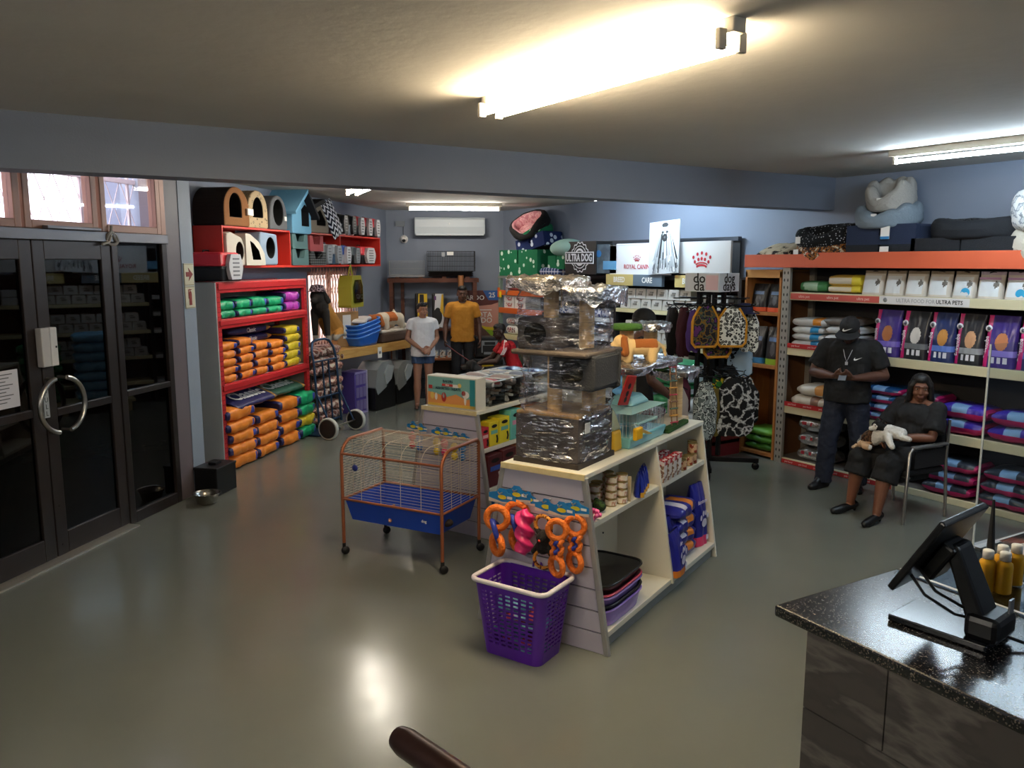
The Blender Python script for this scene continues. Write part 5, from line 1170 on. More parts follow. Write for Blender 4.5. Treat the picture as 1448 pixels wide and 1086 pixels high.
# pink toy ball and green items
o=MB(); rn=random.Random(8)
for i in range(40):
    a,b_=rn.uniform(0,2*PI),rn.uniform(0,PI); o.ell((.03*math.cos(a)*math.sin(b_),.05*math.sin(a)*math.sin(b_),.035+.025*math.cos(b_)),.014,8,6)
o=o.build('fluffy_toy',mat('F06AA8',.6)); o.location=g(.1,.16,.741); o.rotation_euler=(0,0,Rd(GA)); tag(o,'fluffy pink cat toy at the front of the near island shelf','cat toy')
for k,(x,y) in enumerate(((.15,.28),(.27,.2))):
    o=blob('camouflage_toy',[('e',(0,0,.035),(.05,.04,.035)),('c',(-.03,0,.04),(.04,.01,.06),.02,.015)],[pat('camo',['24361E','3E5A2A','141C12'],18)],.006,2); o.location=g(x,y,.741); o.rotation_euler=(0,0,Rd(GA+40*k)); tag(o,'dark green camouflage pet toy, %s of two near the pink toy'%('rear','front')[k],'pet toy','green toys on the near island')
# right bay: red-topped cartons, tins
m_cart=pat('camo',['D8D2CC','8A6A5A','C9C6C2'],14,rough=.4)
k=0
for r in range(2):
    for c_ in range(4):
        o=MB().box(-.03,.03,-.025,.025,0,.15); o=o.build('food_carton',[m_cart],None,bevel=.004); o.location=g(1.09+.085*c_,.15+.09*r,.741); o.rotation_euler=(0,0,Rd(GA)); tag(o,'red topped carton, %s in the %s row, near island'%(ORD[c_]+' from left',('front','rear')[r]),'carton','red topped cartons'); MB().box(-.031,.031,-.026,.026,.115,.151).build('carton_top',pat('camo',['A8202C','A8202C','D8C8C4'],16,rough=.4),o); 
p2=tin('food_tin',[pat('camo',['C8A888','8A3A2A','E0D0B8'],20,rough=.4),m_tinm],.036,.075); p2['category']='tin'; p2t=Once(p2)
for i,(x,y,z) in enumerate(((1.47,.16,0),(1.55,.19,0),(1.62,.17,0),(1.70,.17,0),(1.70,.17,.076),(1.77,.2,0),(1.77,.2,.076))): p2t(g(x,y,.741+z),GA,'brown label tin, near island shelf end, %s from left, %s'%(('first','second','third','fourth','fourth','fifth','fifth')[i],'stacked on top' if z else 'standing on the shelf'),'brown tins on the near island')
# cat litter style bags in the lower right bay
m_bl2=mat('20248A',.32,bump=.25,bscale=18)
def paw(w,cx,cz,s,m,y):
    for x,z,rx,rz in((0,-.15,.3,.25),(-.4,.2,.12,.17),(-.14,.42,.12,.17),(.14,.42,.12,.17),(.4,.2,.12,.17)): w.add([(cx+s*(x+rx*math.cos(2*PI*i/16)),y,cz+s*(z+rz*math.sin(2*PI*i/16))) for i in range(16)],[tuple(range(16))],m)
for k,(x,y,z,rz,h,cb) in enumerate(((1.11,.07,.112,4,.3,'D87A1E'),(1.25,.15,.112,0,.36,'20248A'),(1.76,.16,.112,-6,.46,'D8386A'))):
    t=thing('cat_litter_bag','%s in the near island right bay'%('small upright blue bag with white paw and orange base','upright blue litter bag with white lettering','tall upright blue bag with paw print and pink base')[k],'litter bag',g(x,y,z),GA+rz)
    pouch_mb(.2,h,.15,lambda tt,v:1 if v<.16 else 0,seed=k+20,amp=.01).build('bag_body',[m_bl2,mat(cb,.4)],t)
    w=MB(); yy=-.083
    if k!=1: paw(w,0,h*.42,.13,0,yy)
    w.text('furstone' if k else 'fur',.042,FT(0,yy+.02,h*.72),0,.001,.01); w.box(.04,.075,yy-.0,yy+.001,.03,.07)
    w.build('print',mat('D8D4E4',.5),t)
zz=.112
for i in range(4):
    o=bag_mb(.42,.24,.105,800+i,lambda t,y,z_:1 if (.0<t<.5 and z_>-.3 and y<.5) else 2 if (-.6<t<-.2 and z_>.4) else 0).build('cat_litter_bag',[m_bl2,mat('E0832A',.4),mat('D8D4E4',.5)]); o.location=g(1.43,.20,zz); o.rotation_euler=(0,0,Rd(GA+2*i)); zz+=.1; tag(o,'flat blue litter bag with orange panel, %s of four, near island'%nth(i,4),'litter bag','flat blue litter bags')
# stacked litter pans in the lower left bay
z=.112
for i,(c1,h) in enumerate((('9B7AD8',.1),('18151C',.035),('A88AE0',.05),('C8506A',.02),('0F0E12',.06))):
    t=thing('litter_pan','%s litter pan, %s of five nested on the near island'%(('lilac','black','pale lilac','rose','glossy black')[i],nth(i,5)),'litter pan',g(.33,.22,z),GA)
    def fp(u,v,h=h):
        a=2*PI*u; c=math.copysign(abs(math.cos(a))**.4,math.cos(a)); s=math.copysign(abs(math.sin(a))**.4,math.sin(a)); k=.9+.1*v; return (c*.27*k,s*.19*k,h*v)
    w=MB(); w.grid(fp,44,3); w.add([fp(q/44,0) for q in range(44)],[tuple(range(44))]); 
    if i==4: w.grid(lambda u,v:(fp(u,1)[0]*(1-v),fp(u,1)[1]*(1-v),h-.02*math.sin(PI*v/2)*0+.012*v),44,2)
    w.build('pan_body',mat(c1,.25,coat=.2),t); w=MB(); w.tube([fp(q/44,1) for q in range(44)],.008,6,closed=True); w.build('rim',mat(c1,.25,coat=.2),t); z+=h*.95
# ---------------------------------------------------------------- tall cat tree in clear wrap
ct=thing('cat_tree','tall grey cat tree wrapped in clear plastic on the near end of the island','cat tree',g(.07,.24,1.031),GA)
m_plush=mat('575150',.95,bump=.5,bscale=120,var=.2,vscale=12); m_sis=pat('wood',['D2AE7E','E6C89A'],6,.9,stretch=(1,1,14))
m_wrap=glassy('F6F6F8',.07,.2,bump=1.0,bscale=14,streak=.95)
MB().box(-.01,.45,-.01,.43,0,.03).build('base_board',mat('3A332E',.9),ct)
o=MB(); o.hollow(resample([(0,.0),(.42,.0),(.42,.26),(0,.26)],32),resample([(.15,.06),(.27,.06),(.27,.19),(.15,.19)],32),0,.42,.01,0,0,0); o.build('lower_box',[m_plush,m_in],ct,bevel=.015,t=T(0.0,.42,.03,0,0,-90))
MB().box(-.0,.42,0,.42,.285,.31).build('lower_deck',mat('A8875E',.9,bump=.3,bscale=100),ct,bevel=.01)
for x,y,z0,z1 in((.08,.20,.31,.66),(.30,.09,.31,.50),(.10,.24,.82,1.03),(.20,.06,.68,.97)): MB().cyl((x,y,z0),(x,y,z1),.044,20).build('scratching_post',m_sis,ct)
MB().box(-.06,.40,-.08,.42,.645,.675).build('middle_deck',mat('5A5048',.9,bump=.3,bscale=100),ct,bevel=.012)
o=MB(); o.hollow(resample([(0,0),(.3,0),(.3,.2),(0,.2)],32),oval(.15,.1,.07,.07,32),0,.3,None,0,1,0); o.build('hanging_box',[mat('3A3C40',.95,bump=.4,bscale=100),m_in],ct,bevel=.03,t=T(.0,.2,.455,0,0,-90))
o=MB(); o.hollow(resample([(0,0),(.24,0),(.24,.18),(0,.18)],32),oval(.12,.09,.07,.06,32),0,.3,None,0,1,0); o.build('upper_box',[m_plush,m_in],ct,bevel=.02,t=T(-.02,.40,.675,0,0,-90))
m_foil2=mat('D8CEC2',.24,metal=.95,bump=1,bscale=22)
def foilcap(nm,cx,cy,z,rx,ry,drop,seed,parent,rzf=1,mm=m_foil2):
    def f(u,v):
        a=2*PI*u; s=math.copysign(abs(math.sin(a))**.6,math.sin(a)); c=math.copysign(abs(math.cos(a))**.6,math.cos(a)); r=min(1,v*1.5)
        n=noise.noise(V((c*3*r+seed,s*3*r,v*3)))*.022+noise.noise(V((c*9*r,s*9*r+seed,v*9)))*.018+noise.noise(V((c*21*r,s*21*r+seed,v*21)))*.008
        dz=0 if v<.66 else -drop*((v-.66)/.34)*(1+.3*math.sin(a*5+seed))
        return (cx+c*rx*r*(1+n*1.2),cy+s*ry*r*(1+n*1.2),z+n+dz)
    w=MB(); w.grid(f,44,16); return w.build(nm,mm,parent)
MB().box(-.03,.3,.08,.42,1.03,1.06).build('top_deck',m_plush,ct,bevel=.01); MB().box(.06,.36,-.10,.16,.97,1.0).build('top_deck',m_plush,ct,bevel=.01)
foilcap('top_foil',.12,.27,1.085,.25,.2,.08,3,ct); foilcap('top_foil',.22,.02,1.03,.22,.15,.09,8,ct,1,mat('D2D6DC',.22,metal=.95,bump=1,bscale=22))
def wrapshell(nm,x0,x1,y0,y1,z0,z1,seed,parent,n=26):
    def f(u,v):
        a=2*PI*u; s=math.copysign(abs(math.sin(a))**.35,math.sin(a)); c=math.copysign(abs(math.cos(a))**.35,math.cos(a))
        nn=noise.noise(V((c*4+seed,s*4,v*7)))*.03+noise.noise(V((c*11,s*11+seed,v*15)))*.012
        return ((x0+x1)/2+c*((x1-x0)/2+.012+nn),(y0+y1)/2+s*((y1-y0)/2+.012+nn),z0+(z1-z0)*v)
    w=MB(); w.grid(f,48,n); return w.build(nm,m_wrap if z0<.1 else glassy('F6F6F8',.06,.2,bump=1.0,bscale=14,streak=.4),parent)
wrapshell('plastic_wrap',0,.42,0,.42,.03,.31,1,ct); wrapshell('plastic_wrap',-.02,.36,-.04,.38,.31,.68,5,ct); wrapshell('plastic_wrap',-.02,.34,-.04,.4,.68,1.04,9,ct)
MB().box(.06,.12,-.014,-.011,.2,.26).build('label_sticker',m_wh,ct)
# ---------------------------------------------------------------- second, lower cat tree with foil decks
c2=thing('cat_tree','low cat tree with foil covered decks at the far end of the near island','cat tree',g(1.2,.43,1.031),GA)
m_foil3=mat('CDCFD4',.24,metal=.95,bump=1,bscale=22); m_gsm=mat('3F6A2A',.95,bump=.5,bscale=100)
def deck(x,y,z,rx,ry,nm='deck'): 
    w=MB(); w.box(x-rx,x+rx,y-ry,y+ry,z-.04,z-.008); w.build(nm,m_plush,c2,bevel=.01); foilcap('foil_cover',x,y,z,rx*1.08,ry*1.08,.05,x*7+z,c2,1,m_foil3)
MB().box(-.2,.62,-.18,.2,0,.035).build('base_board',mat('C4B49A',.9,bump=.3,bscale=90),c2,bevel=.008)
deck(0,0,.5,.42,.2); deck(.56,-.08,.39,.16,.15); deck(.33,.02,.74,.12,.12)
for x,y,z0,z1 in((.05,.05,.035,.46),(.55,-.1,.035,.35),(.33,.02,.5,.70),(-.05,.03,.5,.72),(-.32,.1,.0,.46)): MB().cyl((x,y,z0),(x,y,z1),.048,20).build('scratching_post',m_sis,c2)
MB().lathe([(0,.715),(.1,.715),(.11,.73),(.1,.755),(0,.76)],28,0,T(-.05,.03,0)).build('round_perch',m_gsm,c2)
MB().box(.29,.47,-.1,.05,.4,.46).build('green_pad',m_gsm,c2,bevel=.015)
# plush beagle on the foil deck
m_bg=mat('DFC08A',.95,bump=.4,bscale=120); m_bgb=mat('9A5A26',.95,bump=.4,bscale=120)
b_=quad('plush_dog','cream and brown floppy eared plush dog standing on the foil deck','plush toy',g(1.10,.36,1.54),-28,
 [('c',(-.1,0,.15),(.16,0,.15),.08,.085)],[('e',(-.16,0,.2),(.085,.075,.08)),('e',(-.235,0,.165),(.045,.045,.04)),('c',(-.1,0,.15),(-.14,0,.18),.07,.06)],
 [('c',(-.09,-.05,.13),(-.1,-.055,.03),.05,.042),('c',(-.09,.05,.13),(-.1,.055,.03),.05,.042),('c',(.16,-.05,.13),(.15,-.06,.03),.055,.045),('c',(.16,.05,.13),(.15,.06,.03),.055,.045)],
 [('p',[(.22,0,.18),(.28,0,.14),(.3,0,.06)],[.022,.02,.014])],[([('c',(-.15,-.075,.24),(-.14,-.085,.1),.035,.045)],m_bgb),([('c',(-.15,.075,.24),(-.14,.085,.1),.035,.045)],m_bgb)],
 [m_bg,m_bgb],lambda c:1 if (-.03<c.x<.2 and c.z>.15) or (c.x<-.1 and c.x>-.17 and c.z>.24) else 0,.009,eyes=([((-.222,-.035,.215),.008),((-.222,.035,.215),.008),((-.28,0,.17),.012)],))
b_.scale=(.66,.66,.66)
o=MB().box(-.07,.07,0,.012,0,.2); w=o
o=o.build('wooden_chew_board',mat('B8241E',.5),None,bevel=.01); o.location=g(.74,.28,1.30); o.rotation_euler=(Rd(14),Rd(8),Rd(GA)); tag(o,'red board with round holes leaning under the foil deck','pet toy')
w=MB()
for z in(.04,.08,.13): w.add([(.02*math.cos(2*PI*i/14),-.001,z+.02*math.sin(2*PI*i/14)) for i in range(14)],[tuple(range(14))])
w.build('holes',m_dark,o)
# bird ladder
o=MB()
for x in(-.05,.05): o.tube([(x,0,0),(x,0,.42)],.005,6)
o=o.build('bird_ladder',mat('8A6A48',.6)); o.location=g(1.36,.18,1.08); o.rotation_euler=(Rd(-6),Rd(6),Rd(GA)); tag(o,'little coloured bird ladder hanging from the foil deck','bird toy')
for i in range(9): MB().tube([(-.065,0,.02+.048*i),(.065,0,.02+.048*i)],.006,6).build('rung',mat(('C0304A','D89A3A','3E6A5A','8A5A3A')[i%4],.5),o)
# small blue hamster cage, yellow house, green mat, bag of toys
hc=thing('hamster_cage','small pale blue hamster cage with yellow wheel on the island top','hamster cage',g(.67,.19,1.031),GA)
m_lb=mat('7FC4D0',.35); m_lbt=mat('A9D4D4',.3,alpha=.8)
MB().frustum((.02,.56,.02,.30),(0,.58,0,.32),0,.075).build('base_tray',m_lb,hc,bevel=.012)
w=MB(); a,b2,c2_=.54,.28,.15
for p0,ux,uz in(((.02,.02,.075),(a,0,0),(0,0,c2_)),((.02,.3,.075),(a,0,0),(0,0,c2_)),((.02,.02,.075),(0,b2,0),(0,0,c2_)),((.56,.02,.075),(0,b2,0),(0,0,c2_))): wires(w,p0,ux,uz,22 if ux[0] else 12,2,.0018)
w.build('wire_bars',mat('D8DADA',.35,metal=.5),hc)
MB().box(.12,.42,.0,.32,.14,.155).build('middle_floor',m_lbt,hc,bevel=.005); MB().frustum((.0,.58,.0,.32),(.14,.44,.06,.26),.225,.25).build('roof',m_lbt,hc,bevel=.01)
MB().frustum((.14,.44,.06,.26),(.2,.38,.1,.22),.25,.31).build('roof_tower',mat('8FC8D2',.35),hc,bevel=.02)
w=MB(); w.box(.02,.12,-.03,0,.06,.14); w.add([(.12,-.03,.12),(.26,-.03,.07),(.26,0,.06),(.12,0,.1)],[(0,1,2,3)]); w.build('yellow_slide',mat('F0B81E',.4),hc,bevel=.01)
w=MB()
for i in range(6): w.tube([(.2,.03,.09+.012*i),(.3,.03,.09+.012*i)],.004,5)
w.build('blue_ladder',mat('2E6AA8',.4),hc)
yh=thing('hamster_house','yellow and clear plastic hamster house behind the tall cat tree','hamster cage',g(.56,.3,1.031),GA)
MB().frustum((0,.12,-.05,.14),(.0,.12,-.04,.13),0,.13).build('base',mat('E8B830',.4),yh,bevel=.015); MB().frustum((0,.12,-.045,.135),(.02,.1,0,.1),.13,.26).build('clear_top',mat('C8D0A8',.2,alpha=.6),yh,bevel=.02)
o=MB().box(0,.44,-.1,.14,0,.03).build('grass_mat',mat('2F5A22',.95,bump=.8,bscale=120),None,bevel=.01); o.location=g(1.27,.28,1.031); o.rotation_euler=(0,0,Rd(GA+4)); tag(o,'dark green grass mat on the island top beside the blue cage','mat')
o=bag_mb(.22,.12,.09,55,amp=.2).build('toy_bag',pat('camo',['4A2A3A','C8C4D0','8A2A3A','2A2A4A'],24,rough=.3)); o.location=g(1.55,.42,1.066); o.rotation_euler=(0,0,Rd(GA)); tag(o,'clear bag of mixed small toys behind the green mat','packet')
# ---------------------------------------------------------------- second island: treat box, tubs, cartons
def h(x,y,z=0): return G1(1.22+x,1.62+y,z)
t=thing('treat_box','large illustrated assorted treats carton at the near end of the rear island','carton',h(.03,.18,1.031),GA)
MB().box(0,.13,0,.5,0,.255).build('carton_body',mat('DCD8CC',.5),t,bevel=.003)
w=MB(); f=-.002; q=T(0,0,0,0,0,-90)  # panel facing -x ; local x runs from far side to near side
def Q(pts,m,k=1): w.add([(x-.5,f*k,z) for x,z in pts],[tuple(range(len(pts)))],m)
Q([(.01,.01),(.49,.01),(.49,.245),(.01,.245)],0); Q([(.01,.01),(.49,.01),(.49,.1),(.4,.08),(.3,.115),(.2,.085),(.1,.11),(.01,.12)],1,2); Q([(.01,.01),(.49,.01),(.49,.035),(.01,.03)],2,3)
Q([(.44,.01),(.49,.01),(.49,.245),(.44,.245)],3,3); Q([(.02,.145),(.06,.145),(.06,.175),(.02,.175)],4,3); Q([(.16,.175),(.27,.175),(.27,.195),(.16,.195)],4,3); Q([(.27,.17),(.33,.17),(.33,.195),(.27,.195)],5,3)
for x,z,rx,rz,m in((.18,.085,.025,.04,4),(.18,.1,.012,.025,5),(.1,.085,.014,.03,5),(.06,.09,.02,.03,6),(.4,.12,.035,.03,5),(.38,.13,.02,.02,4),(.34,.19,.018,.018,6),(.395,.075,.012,.04,5)): Q([(x+rx*math.cos(2*PI*i/16),z+rz*math.sin(2*PI*i/16)) for i in range(16)],m,4)
w.build('print',[mat('7FB4AC',.5),mat('E29A58',.5),mat('E2B84A',.5),mat('2E8A94',.5),mat('C03A34',.5),m_wh,mat('E8C86A',.5)],t,t=q)
w=MB(); w.text('BAKERS',.03,FT(-.28,-.006,.215),0,.0006,.01); w.text('ASSORTED TREATS',.03,FT(-.28,-.006,.155),0,.0006,.012); w.text('MINIS',.016,FT(-.285,-.008,.185),1,.0006,.01); w.build('lettering',[mat('1A3A44',.5),m_wh],t,t=q)
# clear tubs
m_tub=glassy('D8DCDC',.10,.08)
for r in range(2):
    for c_ in range(4):
        x=.24+.235*c_; y=.19+.25*r
        t=thing('clear_tub','clear treat tub, %s in the %s row, rear island'%(ORD[c_]+' from the carton',('front','rear')[r]),'tub',h(x,y,1.031),GA,'clear tubs on the rear island')
        w=MB(); w.frustum((.005,.215,.005,.225),(0,.22,0,.23),0,.2,0,cap=False); w.box(.005,.215,.005,.225,0,.004); w.build('tub_walls',m_tub,t)
        MB().tube([(0,0,.2),(.22,0,.2),(.22,.23,.2),(0,.23,.2)],.007,6,closed=True).build('rim',mat('CDD2D4',.3),t)
        w=MB(); rn=random.Random(c_*3+r)
        for i in range(16): w.box(-.05,.05,-.02,.02,-.01,.01,i%3,T(rn.uniform(.06,.16),rn.uniform(.05,.18),.02+.008*i,rn.uniform(-20,20),rn.uniform(-20,20),rn.uniform(0,180)))
        o=w.build('treat_filling',[mat(('C4B8AC','B4BCC8','B8A8B0','D0C6B4')[c_],.6),mat('DAD6D2',.5),mat('8A7468',.6)],t); o['kind']='stuff'
        o=bag_mb(.2,.2,.07,900+c_+4*r,lambda tt,yy,zz:1 if zz>.3 and abs(tt)<.5 else 0,amp=.3).build('treat_packet',[mat(('C8C4C6','B8A8A8','9AA4B8','2A3A6A')[c_],.3),mat(('C86A6A','E8E4E0','D8D4D0','6A9AC8')[c_],.4)]); o.location=h(x+.11,y+.115,1.175); o.rotation_euler=(Rd(6),Rd(8),Rd(GA+30*c_)); tag(o,'crinkled treat packet in the %s %s row tub, rear island'%(ORD[c_],('front','rear')[r]),'packet','packets in the clear tubs')
# cartons on the shelves
def carton(x,z,w_,hh,cols,lab,y=.15,d=.12,z0=0):
    t=thing('treat_carton',lab,'carton',h(x,y,z),GA)
    MB().box(0,w_,0,d,0,hh).build('carton_body',mat(cols[0],.45),t,bevel=.004); w=MB(); w.add([(w_*.5+w_*.3*math.cos(2*PI*i/18),-.003,hh*.82+hh*.07*math.sin(2*PI*i/18)) for i in range(18)],[tuple(range(18))],0); w.box(w_*.15,w_*.85,-.003,-.001,hh*.5,hh*.65,1); w.tube([(w_*.75,-.003,hh*.1),(w_*.82,-.003,hh*.25),(w_*.75,-.003,hh*.42)],.008,6,2); w.build('print',[mat('15130F',.5),mat(cols[1],.5),mat(cols[2],.5)],t)
ZB=.722
for x,w_,hh,cols,lab in((.03,.1,.17,('B8283A','D8B0B0','15130F'),'small red and white carton, leftmost on the rear island middle shelf'),(.14,.13,.2,('DCC828','6AB0A8','15130F'),'yellow chew carton, left of two on the rear island middle shelf'),(.28,.15,.215,('DCC828','6AB0A8','15130F'),'yellow chew carton, right of two on the rear island middle shelf'),(.45,.17,.25,('6AB8AC','D88AA8','15130F'),'teal and pink carton on the rear island middle shelf'),(.64,.15,.25,('C07A2A','E8E0D0','15130F'),'orange brown carton on the rear island middle shelf'),(.80,.15,.25,('8A4A2A','D8C8B0','15130F'),'brown carton at the far end of the rear island middle shelf')): carton(x,ZB,w_,hh,cols,lab,.13)
for x,w_,hh,cols,lab in((.06,.2,.26,('5A1E22','2A4EA8','D8D0D0'),'maroon and blue carton, left of two on the rear island lower shelf'),(.27,.2,.27,('5A1E22','2A4EA8','D8D0D0'),'maroon and blue carton, right of two on the rear island lower shelf'),(.49,.22,.26,('A8602A','3A2418','E8C87A'),'brown carton with dark oval on the rear island lower shelf'),(.73,.22,.26,('B8702A','3A2418','E8C87A'),'tan carton at the far end of the rear island lower shelf')): carton(x,.402,w_,hh,cols,lab,.09)
for k in range(3): carton(.1+.24*k,.112,.2,.2,(('2A6AB8','D8D4D0','E8C87A'),('C8B02A','2A4EA8','15130F'),('2A6AB8','D8D4D0','E8C87A'))[k],'%s carton on the rear island bottom shelf, %s from left'%(('blue','yellow','blue')[k],ORD[k]),.06)
# ---------------------------------------------------------------- hamster cage on wheels
hg=thing('hamster_cage','copper framed wire hamster cage with blue tray on castors in the aisle','hamster cage',(2.147,5.636,0),-60.2)
m_cop=mat('A5613F',.4,metal=.4); m_wire=mat('D6C9B4',.4,metal=.3); m_bt2=mat('1A4CC0',.35)
Lc,Dc=.88,.53
def prof(y0=0,y1=Dc,zb=.435,zt=.88,r=.13):
    return [(y0,zb),(y0,.70)]+[(y0+r-r*math.cos(a),zt-r+r*math.sin(a)) for a in [PI/2*k/6 for k in range(7)]]+[(y1-.02,zt),(y1,zt-.02),(y1,zb)]
for x in(0,Lc):
    MB().tube([(x,0,.09)]+[(x,y,z) for y,z in prof(0,Dc,.435)]+[(x,Dc,.09)],.013,10).build('end_hoop',m_cop,hg)
for nm,y,z in(('front_rail',0,.435),('rear_rail',Dc,.435),('front_bar',0,.785),('rear_top_bar',Dc,.86)): MB().tube([(0,y,z),(Lc,y,z)],.010,8).build(nm,m_cop,hg)
for x in(0,Lc): MB().tube([(x,0,.435),(x,Dc,.435)],.010,8).build('side_rail',m_cop,hg)
w=MB(); pr=[(y+(.003 if y<.2 else -.003),z) for y,z in prof()]
P_=resample([(y,z,0) for y,z in pr]+[],2) 
dense=[]; 
for (ya,za),(yb,zb2) in zip(pr,pr[1:]):
    n=max(1,int(math.hypot(yb-ya,zb2-za)/.021))
    for k in range(n): dense.append((ya+(yb-ya)*k/n,za+(zb2-za)*k/n))
for y,z in dense: w.tube([(0,y,z),(Lc,y,z)],.0016,4,0,cap=False)
for k in range(1,5): w.tube([(Lc*k/5,y,z) for y,z in pr],.0024,4,0)
for x in(0.0,Lc):
    for i in range(20): z=.46+.02*i; w.tube([(x,0,z),(x,Dc,z)],.0016,4,0,cap=False)
    for k in range(1,4): w.tube([(x,Dc*k/4,.435),(x,Dc*k/4,.875)],.0024,4)
w.build('wire_bars',m_wire,hg)
w=MB(); w.frustum((.05,Lc-.05,.05,Dc-.05),(.015,Lc-.015,.015,Dc-.015),.27,.43,0,cap=False); w.box(.05,Lc-.05,.05,Dc-.05,.268,.272); w.build('tray',m_bt2,hg,solid=.004)
MB().box(.2,.68,.1,.4,.275,.30).build('tray_insert',mat('2A66C8',.35),hg,bevel=.02)
for k,(x,y) in enumerate(((0,0),(Lc,0),(0,Dc),(Lc,Dc))):
    w=MB(); w.lathe([(0,-.014),(.028,-.014),(.032,-.007),(.032,.007),(.028,.014),(0,.014)],18,0,T(x+.012,y,.033,90,0,40)); w.box(-.012,.012,-.018,.018,.035,.09,0,T(x,y,0,0,0,40)); w.build('castor',m_blk,hg)
MB().lathe([(0,0),(.024,0),(.024,.006),(0,.006)],20,0,T(.13,-.004,.69,90,0,0)).build('blue_badge',mat('1E2E8A',.4),hg)
w=MB(); w.text('dog',.03,FT(.72,.012,.36),0,.001,.02); w.build('lettering',m_wh,hg)
o=blob('cardboard_star',[('c',(0,0,.01),(.16,0,.01),.03,.012),('c',(0,0,.01),(-.1,.08,.01),.03,.012),('c',(0,0,.01),(-.06,-.1,.01),.03,.012),('c',(0,0,.01),(.02,.0,.09),.03,.012)],mat('B8846E',.7),.006,1); o.location=Frame(2.147,5.636,-60.2)(.36,.12,.305); tag(o,'brown star shaped chew lying in the blue cage tray','pet toy')
o=blob('chew_toy',[('c',(0,0,.02),(.28,.02,.02),.025,.02),('e',(.3,.03,.03),(.05,.04,.03)),('e',(0,0,.02),(.05,.05,.02))],[mat('B98A74',.7),mat('2A1E1A',.8)],.006,1,lambda c:1 if c.x>.25 else 0); o.location=Frame(2.147,5.636,-60.2)(.54,.10,.305); o.rotation_euler=(0,0,Rd(-60)); tag(o,'long pinkish chew toy at the right of the blue cage tray','pet toy')
# ================================================================ long steel rack along the right wall (frame FR again)
rr=thing('steel_rack','long grey steel rack with cream shelves and orange top board along the right wall','rack',fr(.22,0),-90)
m_up=mat('9A9892',.45,metal=.3); m_crm=mat('CFC6A4',.55,var=.06,vscale=3); m_otop=mat('CC5C3A',.5)
for x in(0,3.0):
    w=MB(); w.box(x,x+.095,-.03,.01,0,2.15); w.box(x,x+.01,.01,.05,0,2.15)
    for k in range(27):
        for xx in(.026,.07): w.add([(x+xx+.009*math.cos(2*PI*i/8),-.031,.06+.078*k+.018*math.sin(2*PI*i/8)) for i in range(8)],[tuple(range(8))],1)
    w.build('upright',[m_up,mat('2A2826',.7)],rr)
    MB().box(x,x+.07,.42,.46,0,2.15).build('upright',m_up,rr)
for z0,z1 in((1.80,1.885),(1.205,1.29),(.565,.65),(.0,.06)):
    MB().box(.09,3.0,-.015,.02,z0,z1).build('shelf_beam',m_crm,rr,bevel=.004); MB().box(.02,3.05,.02,.46,z1-.03,z1).build('shelf_board',mat('6E6862',.6),rr)
MB().box(.0,3.08,.465,.475,0,2.15).build('back_panel',mat('1C1B1E',.7),rr)
MB().box(-.50,.31,-.07,-.045,2.145,2.285).build('top_board',m_otop,rr,bevel=.003); MB().box(.312,3.1,-.075,-.05,2.145,2.30).build('top_board',m_otop,rr,bevel=.003)
MB().box(-.45,3.1,-.045,.47,2.15,2.175).build('top_shelf',mat('7A6A5A',.6),rr)
MB().box(-.004,.006,.03,.45,0,2.1).build('side_sheet',mat('6A4426',.7),rr)
def strip(x0,x1,z0,z1,txt,c1,c2,size,lab,y=-.02):
    o=thing('price_strip',lab,'price strip',fr(x0,y,z0),-90); MB().box(0,x1-x0,-.003,0,0,z1-z0).build('strip',mat(c1,.45),o)
    n=max(1,int((x1-x0)/ (size*len(txt)*.75)))
    for i in range(n): MB().text(txt,size,FT((i+.5)*(x1-x0)/n,-.004,(z1-z0)/2),0,.0004,.005).build('lettering',mat(c2,.5),o)
    return o
strip(.33,1.36,1.81,1.872,'ultra pet','C8584E','E8C8C0',.04,'long red printed strip on the top cream shelf edge')
o=thing('price_strip','white strip with grey and black capitals on the top cream shelf edge','price strip',fr(1.365,-.02,1.805),-90); MB().box(0,.86,-.003,0,0,.075).build('strip',mat('DEDCDC',.45),o)
w=MB(); w.text('ULTRA FOOD FOR',.05,FT(.36,-.004,.036),0,.0004,.004,sx=.9); w.build('lettering',mat('9A9A9C',.5),o); w=MB(); w.text('ULTRA PETS',.05,FT(.68,-.004,.036),0,.0004,.02,sx=.9); w.build('lettering',m_blk,o); w=MB(); w.lathe([(0,0),(.022,0),(.022,.001),(0,.001)],20,0,T(.06,-.003,.037,90,0,0)); w.build('round_mark',mat('7A7A7C',.5),o)
strip(.32,1.15,1.285,1.335,'pet food','B8262A','E0C0BC',.03,'red printed strip on the second cream shelf edge behind the man in black')
strip(.32,1.3,.645,.695,'pet food','B8262A','E0C0BC',.03,'red printed strip on the third cream shelf edge behind the man in black')
strip(.32,1.62,.005,.05,'pet food','B8262A','E0C0BC',.03,'red printed strip along the lowest shelf edge near the floor')
